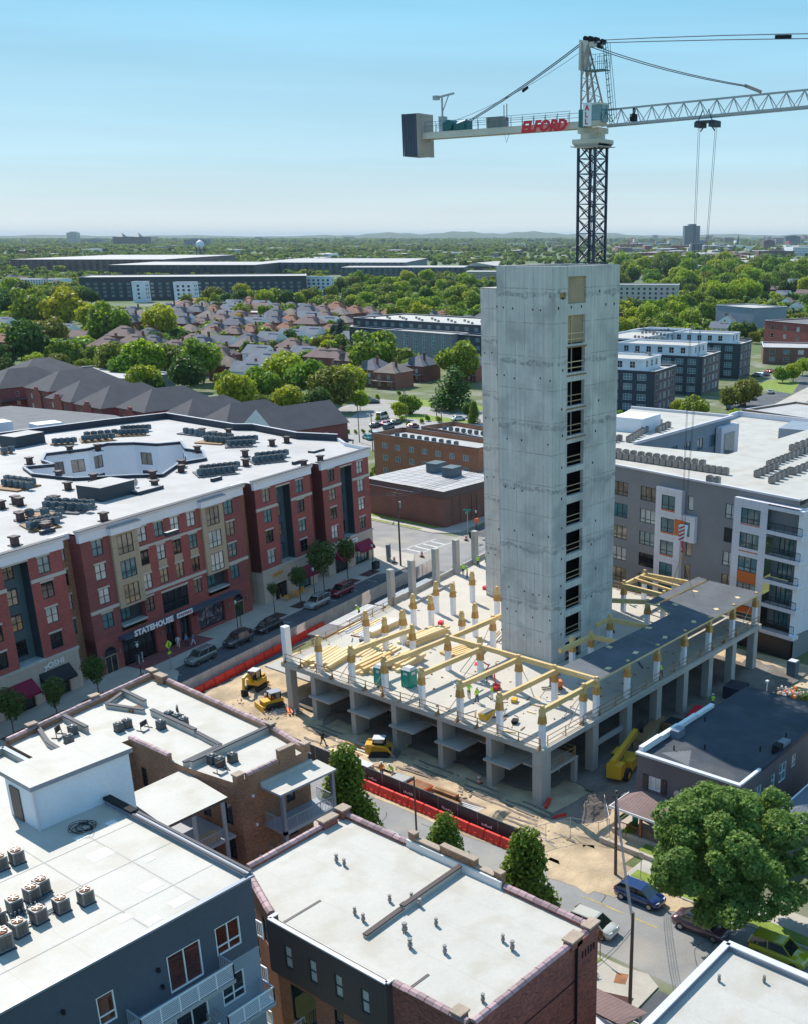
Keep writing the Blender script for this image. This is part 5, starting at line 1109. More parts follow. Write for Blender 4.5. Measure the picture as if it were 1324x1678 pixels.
for pts in ([(44.2, 88.6), (44.1, 84.6)], [(41.6, 88.2), (40.6, 84.9), (40.4, 82)], [(50.8, 89.5), (48.2, 88.2), (49.6, 84.3)], [(50.8, 89.6), (50.6, 85.6)], [(49.8, 83.4), (49.6, 76.5)], [(49.6, 76.4), (49.3, 72.6), (45.4, 72.3)], [(45.6, 71.6), (53.9, 72.0)]):
    lowwall(NW, pts, zr, .35 + .2 * (len(pts) == 2), .3, 'roof_white', 'parapet_dark')
mb = MB(); mb.box(48.9, 85.2, zr, 50.0, 86.0, zr + .25); mb.build('roof_hatch', M['rust'], NW)
LW_ = MB(); LW_.box(38.6, 72.5, 5.8, 45.2, 79.9, 6.0); LW_.build('light_well_floor', M['roof_white'], NW)
mb = MB(); mb.prism([(39.2, 65.9), (44.9, 66.0), (45.5, 72.9), (39.9, 72.6)], 10.1, 10.35, 1, 0, bottom=True); mb.build('porch_roof', [M['roof_white'], M['brown_metal']], NW)
for (x, y) in ((39.5, 66.2), (41.8, 66.2), (44.5, 66.2), (40.1, 70)): mb = MB(); mb.box(x - .12, y - .12, 0, x + .12, y + .12, 10.1); mb.build('porch_post', M['frame_gray'], NW)
for z in (3.3, 6.6): mb = MB(); mb.box(39.5, 66.2, z - .2, 45.4, 72.4, z); mb.build('porch_deck', M['frame_gray'], NW); slats_rail('porch_rail', (39.5, 66.2), (44.6, 66.2), z, 1.0, 'frame_gray', NW); slats_rail('porch_rail', (39.5, 66.2), (39.8, 72), z, 1.0, 'frame_gray', NW)
mb = MB()
for k in range(14): mb.beam((41.0, 66.8 + k * .3, 3.3 + k * .23), (42.2, 66.8 + k * .3, 3.3 + k * .23), .28, .05)
mb.build('stair', M['wood_dark'], NW)
mb = MB(); mb.obox(40.6, 67.6, 6.6, 7.5, 1.6, .8, .1); mb.build('porch_sofa', M['ply'], NW); mb = MB(); mb.obox(43.3, 67.0, 6.6, 7.3, 1.8, .8, .05); mb.build('porch_sofa', M['ply'], NW)
mb = MB(); mb.prism([(38.6, 73), (45.25, 73), (45.25, 79.9), (38.6, 79.9)], 0, 5.8, 0); mb.build('lower_wall', M['brick_brown'], NW)
for (x, z) in ((47.2, 9.3), (47.3, 6.6), (47.3, 3.6)): mb = MB(); mb.box(x, 65.95, z, x + .2, 66.08, z + .2); mb.build('wall_lamp', M['white_paint'], NW)
# grey timber porches on the brick block
PX0, PX1, PY = 48.2, 54.0, 63.6
mb = MB(); mb.prism([(48.1, 63.5), (54.0, 63.4), (54.2, 66.05), (48.1, 66.05)], 9.75, 9.95, 1, 0, bottom=True); mb.build('balcony_roof', [M['roof_white'], M['frame_gray']], NW)
mb = MB(); mb.box(48.1, 65.8, 9.95, 53.5, 66.08, 10.3); mb.build('roof_upstand', M['roof_white'], NW)
for z in (6.4, 3.1):
    mb = MB(); mb.box(48.3, 63.6, z - .35, 53.9, 66.1, z); mb.build('balcony_deck', M['frame_gray'], NW)
    slats_rail('balcony_rail', (48.35, 63.65), (53.85, 63.65), z, 1.05, 'frame_gray', NW); slats_rail('balcony_rail', (48.35, 63.65), (48.35, 66.0), z, 1.05, 'frame_gray', NW); slats_rail('balcony_rail', (53.85, 63.65), (53.85, 66.0), z, 1.05, 'frame_gray', NW)
for (x, y) in ((48.45, 63.75), (53.75, 63.75)): mb = MB(); mb.box(x - .15, y - .15, 0, x + .15, y + .15, 9.75); mb.build('balcony_post', M['coping_metal'], NW)
condn = ac_proto('air_conditioner', 'x', 'ac_teal', .75, .75, .95, 'condensers on the corner brick block', True, False); cu_ = [0]
for (x, y, lab) in [(46.0, 82.7, 'dark condenser, left of the pair beside the red hatch'), (46.9, 82.8, 'dark condenser, right of the pair beside the red hatch'), (48.6, 80.2, 'dark condenser standing alone by the low divider'), (50.2, 81.3, 'dark condenser furthest back in the row of three behind the divider'), (50.3, 80.2, 'middle dark condenser in the row of three behind the divider'), (50.2, 79.1, 'nearest dark condenser in the row of three behind the divider'), (47.2, 70.9, 'dark condenser against the low wall on the lower roof'), (47.3, 70.0, 'dark condenser in front of the one against the low wall'), (48.4, 69.8, 'dark condenser at the right of the trio on the lower roof'), (43.2, 85.4, 'small dark condenser on the left roof, upper'), (42.0, 84.0, 'small dark condenser on the left roof, lower')]:
    put(condn, cu_, (x, y, zr), 0.05, lab, None, .85)
def junkframe(x, y, z, lab, a=.3, h=.8):
    t = thing('antenna_frame', lab, 'metal frame', (x, y, z), a)
    mb = MB(); 
    for s in (-.5, .5): mb.beam((s, 0, 0), (s * .8, .1, h), .06, .06); mb.beam((s, -.4, .04), (s, .5, .04), .08, .06)
    mb.beam((-.4, .1, h), (.4, .1, h), .06, .06); mb.beam((-.45, .05, h * .5), (.45, .05, h * .5), .05, .05); mb.build('frame', M['duct_brown'], t)
    mb = MB(); mb.hexa([(-.4, .08, h * .5), (.4, .08, h * .5), (.4, .12, h * .5), (-.4, .12, h * .5), (-.4, .1, h), (.4, .1, h), (.4, .16, h), (-.4, .16, h)]); mb.build('panel', M['duct_brown'], t)
junkframe(47.6, 81.2, zr, 'low brown metal frame lying between the condensers'); junkframe(51.0, 81.0, zr, 'dark tilted panel on a frame behind the row of three condensers', .9, 1.1); junkframe(46.7, 69.0, zr, 'brown chair shaped frame on the lower roof of the brick block', .1, .9); junkframe(42.2, 85.9, zr, 'dark tilted frame on the left roof of the brick block', .6, 1)
WL = thing('building', 'low white roofed building at the left edge beyond the stair box', 'building', (0, 0, 0))
mb = MB(); mb.prism([(10, 62.5), (38.1, 62.5), (38.1, 87.7), (10, 82)], 0, 10.4, 0, 1); mb.build('wall', [M['white_wall'], M['roof_white']], WL); lowwall(WL, [(38.0, 82), (38.0, 87.6), (12, 82)], 10.4, .5, .3, 'roof_white', 'coping_metal', 'parapet')

# ---- large white roof in the middle foreground
MR = thing('brick_building', 'brick block with a large white flat roof, tiled parapets and vent pipes, lower middle', 'building', (0, 0, 0))
zr = 10.5
mb = MB(); mb.face([(36.3, 32.95, zr), (48.0, 32.75, zr), (48.3, 56.3, zr), (38.9, 55.9, zr), (36.4, 50, zr)]); mb.build('roof', M['roof_white'], MR)
facade(MR, (36.3, 32.8), (48.1, 32.7), 0, zr + .3, [(10.5 - .2 - k, 9.0, .12, .45, 1, 1, 'glass_dark') for k in ()], 'brick_old')
mb = MB(); mb.box(45.9, 32.55, 0, 48.15, 32.68, zr + .3); mb.build('pier', M['brick_old'], MR)
mb = MB(); 
for z in (7.9, 4.9): mb.box(36.4, 32.66, z, 48.1, 32.69, z + .06)
mb.box(45.86, 32.50, 0, 45.92, 32.66, zr)
for k in range(5): mb.box(46.4 + k * .3, 32.5, 9.4, 46.5 + k * .3, 32.54, 9.9)
mb.build('wall_groove', M['black'], MR)
facade(MR, (48.1, 32.7), (48.4, 56.4), 0, zr + .2, [(s, z, 1.0, 1.8, 1, 2) for s in (2, 5, 9, 12, 16, 20) for z in (1.2, 4.4, 7.5)], 'brick_old'); facade(MR, (48.4, 56.4), (38.8, 56.1), 0, zr + .2, [], 'brick_old')
facade(MR, (38.8, 56.1), (36.2, 49.9), 0, zr + .2, [(1.2, 7.3, .9, 2.0, 1, 2, 'glass_blind'), (4.0, 7.3, .9, 2.0, 1, 2, 'glass_blind'), (1.2, 4.2, .9, 1.9, 1, 2, 'glass_dark')], 'brick_orange')
facade(MR, (36.2, 39.1), (36.3, 32.8), 0, zr + .25, [(2.2, 6.8, .9, 1.8, 1, 2, 'glass_blind'), (2.2, 3.6, .9, 1.8, 1, 2, 'glass_dark')], 'brick_old')
facade(MR, (36.2, 49.9), (36.2, 39.1), 0, 7.2, [(1.2, 3.2, 2.4, 2.9, 1, 1, 'glass_dark'), (5.4, 4.2, .9, 2.0, 1, 2, 'glass_dark'), (8.3, 4.2, .9, 2.0, 1, 2, 'glass_dark')], 'brick_orange', depth=.3)
sw = [(1.6 + k * 2.35, 7.9, .75, 1.75, 1, 2, 'glass_blind') for k in range(4)]
facade(MR, (35.7, 49.9), (35.7, 39.0), 6.9, zr + .35, sw, 'brown_metal', 'siding_wall', fm='frame_dark')
mb = MB(); mb.face([(36.3, 49.9, 6.9), (36.3, 49.9, zr + .35), (35.7, 49.9, zr + .35), (35.7, 49.9, 6.9)][::-1]); mb.face([(35.7, 39, 6.9), (36.3, 39, 6.9), (36.3, 39, zr + .35), (35.7, 39, zr + .35)]); mb.face([(35.7, 39, 6.9), (35.7, 49.9, 6.9), (36.3, 49.9, 6.9), (36.3, 39, 6.9)]); mb.face([(35.7, 39, zr), (36.45, 39, zr), (36.45, 49.9, zr), (35.7, 49.9, zr)]); mb.build('siding_side', M['brown_metal'], MR)
lowwall(MR, [(36.5, 49.75), (35.85, 49.75), (35.85, 39.1), (36.4, 39.1)], zr, .35, .22, 'brown_metal', 'coping_light', 'parapet')
for p, q in (((48.3, 56.1), (48.25, 49.4)), ((48.1, 40.2), (47.95, 33.0)), ((47.8, 32.85), (46.3, 32.87)), ((45.5, 32.88), (36.5, 32.98)), ((36.35, 33.2), (36.3, 38.9)), ((46.0, 56.1), (39.0, 55.95)), ((38.7, 55.7), (36.4, 50.2))):
    lowwall(MR, [p, q], zr, .22, .36, 'brick_old', 'clay_cap', 'parapet'); tiles(MR, p, q, zr + .30)
for (x, y, w, d, h) in ((48.2, 56.2, .8, .8, .7), (46.6, 56.1, 1.4, .6, .6), (47.8, 32.9, 1.0, .6, .5), (45.9, 32.9, 1.1, .7, .55), (36.5, 34.0, .7, .7, .5)): chimney(MR, x, y, zr, w, d, h, 'brick_old')
# raised stepped parapet to the street
for (y0, y1, h) in ((49.3, 48.6, 1.15), (48.6, 46.2, .75), (46.2, 42.9, 1.15), (42.9, 41.2, .65), (41.2, 40.5, 1.0)): lowwall(MR, [(48.35, y0), (48.3, y1)], zr, h, .42, 'brick_brown', 'clay_cap', 'raised_parapet')
mb = MB(); mb.beam((48.05, 49.4, zr + .3), (47.95, 40.4, zr + .3), .16, .6); mb.build('flashing', M['roof_patch'], MR)
lowwall(MR, [(47.9, 44.1), (42.0, 43.9)], zr, .42, .3, 'roof_white', 'duct_brown'); lowwall(MR, [(42.0, 43.9), (38.5, 43.7)], zr, .22, .3, 'roof_white', 'duct_brown')
mb = MB(); mb.box(36.5, 49.0, zr + .003, 39.6, 49.2, zr + .03); mb.build('roof_seam', M['brown_metal'], MR); mb = MB(); mb.box(36.4, 38.0, zr + .003, 38.3, 38.2, zr + .03); mb.build('roof_seam', M['brown_metal'], MR)
vp = MB(); vp.tube((0, 0, 0), (0, 0, .5), .09, 7); vp.tube((0, 0, .12), (0, 0, .35), .14, 7); vp.tube((0, 0, .5), (.0, 0, .62), .13, 7); vp = vp.build('vent_pipe', [M['ac_gray']], me_only=True)
VL = ['left of the pair nearest the back corner', 'right of the pair nearest the back corner', 'left of the upper divider', 'touching the upper divider', 'right of the upper divider', 'thin one left of the lower divider', 'beside the thin one left of the lower divider', 'tall one right of the divider end', 'by the end of the divider', 'lower one right of the divider', 'alone in the lower middle of the roof', 'left of the pair near the street side', 'right of the pair near the street side', 'alone at the near right corner']
for (x, y), l in zip([(43.5, 51.8), (43.5, 51.0), (42.3, 45.3), (43.3, 44.35), (43.1, 43.4), (39.9, 46.1), (39.7, 45.1), (42.2, 41.1), (40.5, 42.2), (39.5, 40.8), (40.4, 38.7), (43.5, 36.6), (43.2, 35.6), (38.4, 33.9)], VL):
    o = link('vent_pipe', vp, None, (x, y, zr), 0, random.uniform(.85, 1.15)); tag(o, 'grey vent pipe on large white roof, ' + l, 'vent pipe', 'vent pipes on the large white roof')
# rear steps and street porch
mb = MB(); mb.box(34.4, 44.0, 2.9, 36.2, 47.5, 3.1); mb.build('rear_landing', M['frame_gray'], MR)
for p, q in (((34.45, 44), (34.45, 47.4)), ((34.45, 47.4), (36.1, 47.4)), ((35.2, 45.2), (35.2, 46.8))): slats_rail('rear_rail', p, q, 3.1, 1.0, 'coping_light', MR)
mb = MB()
for k in range(12): mb.box(34.5, 43.9 - k * .28, 2.9 - k * .24, 35.6, 44.2 - k * .28, 3.0 - k * .24)
mb.build('rear_stair', M['frame_gray'], MR)
mb = MB(); mb.hexa([(48.3, 30.6, 3.7), (51.2, 30.6, 2.9), (51.2, 34.6, 2.9), (48.3, 34.6, 3.7), (48.3, 30.6, 3.85), (51.3, 30.5, 3.0), (51.3, 34.7, 3.0), (48.3, 34.6, 3.85)]); mb.build('porch_roof', M['shingle_brown'], MR)
for y in (30.8, 34.4): mb = MB(); mb.box(50.9, y - .12, 0, 51.15, y + .12, 2.95); mb.build('porch_post', M['coping_light'], MR)
mb = MB(); mb.box(48.4, 30.7, 0, 51.2, 34.5, 1.0); mb.build('porch_base', M['coping_light'], MR)
slats_rail('porch_rail', (51.1, 30.8), (51.1, 34.4), 1.0, .9, 'coping_light', MR); slats_rail('porch_rail', (48.5, 30.75), (51.1, 30.75), 1.0, .9, 'coping_light', MR)
mb = MB()
for k in range(10): mb.obox(49.2 + (k % 5) * .3, 31.3 + (k // 5) * .3, 1.0, 1.5 + (k % 3) * .12, .12, .12, k)
tag(mb.build('potted_plants', M['leaf_bright']), 'green potted plants on the street porch of the white roofed block', 'plants')

# ---- bottom right white roof
BR = thing('building', 'white flat roof with grey metal edge at the bottom right corner', 'building', (0, 0, 0))
mb = MB(); mb.prism([(30, 5), (52.4, 5), (52.4, 25.5), (30, 25.5)], 0, 9.7, 0, 1); mb.build('wall', [M['gray_light'], M['roof_white']], BR); lowwall(BR, [(30, 25.6), (52.55, 25.6), (52.3, 5)], 9.6, .45, .42, 'coping_metal', 'coping_light', 'parapet')
for (x, y, l) in ((49.3, 24.4, 'at the left'), (50.9, 22.2, 'at the right')): tag(link('vent_pipe', vp, None, (x, y, 9.7), 0, .8), 'short vent pipe on the bottom right roof, ' + l, 'vent pipe')

# ---- charcoal painted building with black roof
DK = thing('building', 'dark grey painted building with black roof and white edge trim, beside the deck', 'building', (0, 0, 0))
zr = 7.0; a, b, c, d = (76.7, 47.9), (76.8, 37.4), (97.5, 37.2), (97.5, 47.4)
mb = MB(); mb.face([(76.7, 37.4, zr), (97.5, 37.2, zr), (97.5, 47.4, zr), (76.7, 47.9, zr)]); mb.build('roof', M['roof_black'], DK)
facade(DK, a, b, 0, zr + .15, [(1.35, 3.9, 1.25, 1.35, 2, 1, 'glass_blind'), (7.3, 3.9, 1.25, 1.35, 2, 1, 'glass_dark'), (2, .6, 1.4, 1.6, 2, 1, 'glass_dark')], 'paint_gray', fm='frame_white')
facade(DK, b, c, 0, zr + .15, [(3.2, 3.6, 1.2, 1.9, 2, 2, 'glass_teal_reflect'), (6.4, 4.2, .7, 1.3, 1, 2, 'glass_teal_reflect'), (8.0, 4.0, 1.4, 1.9, 2, 2, 'glass_teal_reflect'), (10.6, 4.6, .8, 1.3, 1, 2, 'glass_teal_reflect'), (6.3, .9, .7, 1.4, 1, 2, 'glass_teal_reflect'), (8.0, .6, 1.4, 1.9, 2, 2, 'glass_teal_reflect')], 'paint_gray', fm='frame_white')
facade(DK, c, d, 0, zr + .1, [], 'paint_gray'); facade(DK, d, a, 0, zr + .1, [], 'paint_gray')
for s in (.75, 2.72, 6.7, 8.67): mb = MB(); mb.box(76.6, 47.9 - s - .55, 3.85, 76.72, 47.9 - s, 5.3); mb.build('shutter', M['frame_dark'], DK)
mb = MB(); mb.box(76.5, 37.2, zr + .15, 76.95, 48.0, zr + .36); mb.build('white_coping', M['coping_light'], DK); mb = MB(); mb.box(76.95, 37.2, zr + .15, 80.6, 37.5, zr + .34); mb.build('white_coping', M['white_paint'], DK); mb = MB(); mb.box(80.6, 37.1, zr + .1, 97.5, 37.5, zr + .42); mb.build('dark_coping', M['parapet_dark'], DK)
for k in range(4): x0 = 77.0 + k * 3.4; mb = MB(); mb.box(x0, 47.5, zr + .05 + (3 - k) * .02, x0 + 3.3, 47.95, zr + .42 + .12 * (3 - k)); mb.build('white_coping', M['white_paint'], DK)
mb = MB(); mb.tube((76.55, 44.0 - .6, 4.4), (76.66, 44.0 - .6, 4.4), .38, 14); mb.tube((76.55, 42.9, 4.4), (76.66, 42.9, 4.4), .3, 12); mb.box(76.56, 42.9, 4.1, 76.66, 43.4, 4.7); mb.build('oval_plaque', M['stone_trim'], DK)
mb = MB(); mb.box(76.5, 42.3, 3.3, 76.7, 42.8, 3.65); mb.build('wall_lamp', M['frame_gray'], DK)
mb = MB(); mb.obox(82.4, 47.0, zr, zr + .8, 1.3, .9); ch = mb.build('roof_unit', M['coping_metal'], DK)
mb = MB(); mb.obox(85.0, 37.8, zr, zr + .9, .9, .7); mb.build('roof_unit', M['black'], DK); mb = MB(); mb.obox(86.2, 37.8, zr, zr + .75, 1.5, .8); mb.build('chimney', M['gray_light'], DK)
for (x, y) in ((79.6, 45.7), (81.5, 43.5), (84.3, 39.2), (88.5, 38.6), (87, 46.6)): mb = MB(); mb.tube((x, y, zr), (x, y, zr + .5), .07, 6); mb.build('vent_pipe', M['black'], DK)
tr = MB(); tr.face([(78.4, 46.4, zr + .004), (77.7, 43.0, zr + .004), (80.6, 44.4, zr + .004)]); tr.build('worn_patch', M['roof_gray'], DK)
# porch
mb = MB(); rx0, rx1 = 73.4, 76.65
mb.hexa([(rx0, 40.4, 2.75), (rx1, 40.4, 2.75), (rx1, 48.6, 2.75), (rx0, 48.6, 2.75), (rx0 + .0, 40.4, 2.9), (rx1, 40.4, 3.6), (rx1, 47.0, 3.6), (rx0, 48.6, 2.9)]); mb.build('porch_roof', M['shingle_brown'], DK)
mb = MB(); mb.box(rx0 - .08, 40.3, 2.7, rx0, 48.7, 2.92); mb.box(rx0, 48.6, 2.7, rx1, 48.68, 2.9); mb.build('gutter', M['white_paint'], DK)
mb = MB(); mb.box(rx0 + .1, 40.5, 0, rx1, 48.4, .55); mb.build('porch_base', M['stone'], DK)
for y in (48.1, 45.4, 42.6): mb = MB(); mb.box(73.6, y - .12, .55, 73.85, y + .12, 2.75); mb.build('porch_post', M['awning_red'] if 0 else M['rust'], DK)
slats_rail('porch_rail', (73.75, 48.1), (73.75, 42.6), .55, .8, 'rust', DK)
mb = MB(); mb.box(74.5, 46.6, .55, 75.2, 47.2, 1.0); mb.box(75.1, 46.6, .9, 75.2, 47.2, 1.5); tag(mb.build('porch_chair', M['toilet_green']), 'green chair on the porch of the dark grey building', 'chair')
mb = MB(); mb.box(71.4, 36, 0, 71.7, 48.4, .55); mb.build('retaining_wall', M['stone']); tag(bpy.context.scene.objects['retaining_wall'], 'low stone wall in front of the dark grey building lawn', 'wall')
# right house
RH = thing('house', 'grey green rendered house with shingle roof at the right edge behind the maple', 'house', (0, 0, 0))
mb = MB(); mb.prism([(78.4, 20), (92, 20), (92, 33.9), (78.4, 33.9)], 0, 4.9, 0); mb.build('wall', M['slate_green'] if 'slate_green' in M else M['gray_light'], RH)
mb = MB(); mb.hexa([(77.9, 19.5, 4.8), (92.5, 19.5, 4.8), (92.5, 34.4, 4.8), (77.9, 34.4, 4.8), (84, 26.5, 8), (86, 26.5, 8), (86, 27.5, 8), (84, 27.5, 8)]); mb.build('roof', M['shingle_blue'], RH); mb = MB(); mb.box(77.8, 19.4, 4.65, 77.95, 34.5, 4.85); mb.box(77.9, 34.35, 4.65, 92, 34.5, 4.85); mb.build('gutter', M['white_paint'], RH)
facade(RH, (78.38, 33.9), (78.38, 20), 0, 4.7, [(2.2, 1.2, 1.0, 1.6, 1, 2)], 'gray_light', fm='frame_white')
# ================================================================== GRAPHIC: vehicles, people, plant machines
defm('tyre', (0.02, 0.02, 0.02), .8, var=0); defm('rim', (.35, .35, .36), .35, metal=.8, var=0); defm('lamp_white', (.7, .72, .75), .15, var=0, spec=1); defm('lamp_red', (.35, .01, .01), .2, var=0, spec=1)
defm('car_glass', (0.012, 0.018, 0.02), .03, var=0, spec=1., coat=1)
def carpaint(k, c): defm('paint_' + k, c, .25, var=0, metal=.15, coat=1.0, spec=.6); return 'paint_' + k
for k, c in dict(blue=(.008, .03, .13), white=(.78, .78, .76), maroon=(.10, .045, .06), yellow=(.42, .41, .01), silver=(.34, .35, .36), black=(.012, .012, .015), darkgrey=(.05, .052, .06), green=(.16, .20, .19), red=(.45, .02, .03), wine=(.16, .008, .02), tan=(.45, .42, .34), teal=(.02, .25, .25), pearl=(.62, .60, .54)).items(): carpaint(k, c)
CARP = {}
def car_proto(kind, paint):
    k = (kind, paint)
    if k in CARP: return CARP[k]
    L_, Wd, H, belt, hood, tail, cab = dict(sedan=(4.7, 1.8, 1.45, .92, .88, .98, (-.42, -.24, .12, .30)), suv=(4.65, 1.85, 1.72, 1.06, 1.02, 1.06, (-.49, -.43, .10, .27)), hatch=(4.3, 1.76, 1.52, .96, .92, .98, (-.49, -.36, .12, .32)), pickup=(5.5, 1.95, 1.85, 1.1, 1.1, 1.05, (-.10, -.08, .14, .24)), van=(5.3, 1.95, 2.2, 1.15, 1.0, 1.15, (-.49, -.47, .22, .36)))[kind]
    hw = Wd / 2; out = {}
    # lower hull stations: x fraction, half width, deck height, bottom height
    st = [(-.5, .80, .62, .42), (-.485, .90, tail - .08, .30), (-.44, .97, tail, .22), (-.30, 1, belt + .01, .2), (0, 1, belt, .2), (.22, 1, belt - .01, .2), (.34, .99, hood - .02, .2), (.44, .95, hood - .10, .22), (.485, .86, hood - .22, .28), (.5, .74, .52, .38)]
    v = []; f = []
    for (x, w, zt, zb_) in st:
        w *= hw; zm = zb_ + (zt - zb_) * .55
        v += [(x * L_, s * a, z) for s, a, z in ((-1, w * .93, zb_), (-1, w, zm), (-1, w * .985, zt - .07), (-1, w * .88, zt), (1, 0, zt + .02), (1, w * .88, zt), (1, w * .985, zt - .07), (1, w, zm), (1, w * .93, zb_))]
    for i in range(len(st) - 1):
        for j in range(8): a = i * 9 + j; f.append((a, a + 1, a + 10, a + 9))
        f.append((i * 9 + 8, i * 9, i * 9 + 9, i * 9 + 17))
    f.append(tuple(range(9))[::-1]); f.append(tuple((len(st) - 1) * 9 + j for j in range(9)))
    me = bpy.data.meshes.new('body'); me.from_pydata(v, [], [q[::-1] for q in f]); me.materials.append(M['paint_' + paint]); me.update()
    bm_ = me; me.polygons.foreach_set('use_smooth', [True] * len(me.polygons)); out['body'] = me
    a0, a1, a2, a3 = [q * L_ for q in cab]; wr, wb = hw * .72, hw * .87; zt = H - .02; zb_ = belt - .03
    gb = [(a0, -wb, zb_), (a3, -wb, zb_ - .03), (a3, wb, zb_ - .03), (a0, wb, zb_), (a1, -wr, zt), (a2, -wr, zt), (a2, wr, zt), (a1, wr, zt)]
    out['cabin_glass'] = MB().hexa(gb).build('cabin_glass', M['car_glass'], me_only=True)
    mb = MB(); mb.hexa([(a1 - .05, -wr - .02, zt - .02), (a2 + .05, -wr - .02, zt - .02), (a2 + .05, wr + .02, zt - .02), (a1 - .05, wr + .02, zt - .02), (a1 + .08, -wr + .1, zt + .05), (a2 - .1, -wr + .1, zt + .05), (a2 - .1, wr - .1, zt + .05), (a1 + .08, wr - .1, zt + .05)])
    for s in (-1, 1):
        P = lambda t, u: (a0 + (a1 - a0) * t, s * (wb + (wr - wb) * t + .012), zb_ + (zt - zb_) * t)
        mb.beam((a0, s * wb, zb_), (a1, s * wr, zt), .09, .1); mb.beam((a3, s * wb, zb_), (a2, s * wr, zt), .06, .08)
        for q in ((.45, .5),) + (((.2, .22),) if kind in ('suv', 'van') else ()): xb, xt = a0 + (a3 - a0) * q[0], a1 + (a2 - a1) * q[1]; mb.beam((xb, s * (wb + .01), zb_), (xt, s * (wr + .01), zt), .07, .05)
    out['roof'] = mb.build('roof', M['paint_' + paint], me_only=True)
    mb = MB(); mb.tube((0, -.11, 0), (0, .11, 0), .335, 14); out['tyre'] = mb.build('tyre', M['tyre'], me_only=True)
    mb = MB(); mb.tube((0, -.12, 0), (0, .12, 0), .2, 10); out['rim'] = mb.build('rim', M['rim'], me_only=True)
    for nme, m, x in (('headlight', 'lamp_white', .482), ('tail_light', 'lamp_red', -.487)): out[nme] = MB().box(-.06, -.2, -.07, .06, .2, .07).build(nme, M[m], me_only=True)
    out['L'] = L_; out['hw'] = hw; out['hood'] = hood; out['tail'] = tail; CARP[k] = out; return out
def car(label, kind, paint, x, y, a, group=None, z=.01, full=True, extra=None):
    p = car_proto(kind, paint); t = thing('parked_car', label, 'car', (x, y, z), a, group)
    link('body', p['body'], t); link('cabin_glass', p['cabin_glass'], t); link('roof', p['roof'], t)
    for sx_ in (-.31, .32):
        for s in (-1, 1):
            w = link('wheel', p['tyre'], t, (p['L'] * sx_, s * (p['hw'] - .09), .335)); 
            if full: link('rim', p['rim'], w)
    if full:
        for s in (-1, 1): link('headlight', p['headlight'], t, (p['L'] * .465, s * p['hw'] * .62, p['hood'] - .22), -s * .35 * -1); link('tail_light', p['tail_light'], t, (-p['L'] * .482, s * p['hw'] * .7, p['tail'] - .2))
    if extra == 'sunroof': mb = MB(); mb.box(-1.1, -.45, 1.475, .45, .45, 1.485); mb.build('sunroof', M['black'], t)
    if extra == 'rack': mb = MB(); mb.box(-1.6, -.62, 1.78, .4, -.57, 1.83); mb.box(-1.6, .57, 1.78, .4, .62, 1.83); mb.build('roof_rack', M['black'], t)
    return t
D90 = PI / 2
car('dark blue hatchback parked at the far kerb by the wooden pole', 'hatch', 'blue', 65.9, 40.4, -D90 + .02)
car('pearl white car with a black glass sunroof, parked nearest the brick block', 'hatch', 'pearl', 60.1, 41.2, -D90 + .06, extra='sunroof')
car('maroon saloon parked under the edge of the maple', 'sedan', 'maroon', 65.3, 34.2, -D90 + .02); car('lime yellow small estate parked behind the bottom right roof', 'suv', 'yellow', 65.9, 27.7, -D90 + .03)
wx, wy = W(640, 1378, .8); car('white car half hidden behind the parapet of the white roof', 'sedan', 'white', wx, wy, -D90 + .05)
for (s, y, kd, pt, l, ex) in [(13.4, -7.3, 'suv', 'green', 'grey green car parked nearest the yellow crossing sign', None), (20.6, -7.35, 'suv', 'darkgrey', 'dark grey car with roof rails parked in front of the poster window', 'rack'), (26.9, -7.4, 'sedan', 'black', 'black car parked by the bare young tree', None), (38.3, -7.3, 'suv', 'silver', 'silver car parked before the dark red one', 'rack'), (44.6, -7.2, 'suv', 'wine', 'dark red car parked at the front of the street row', None)]:
    x, yy = hs(s, y); car(l, kd, pt, x, yy, HSA + PI, extra=ex)

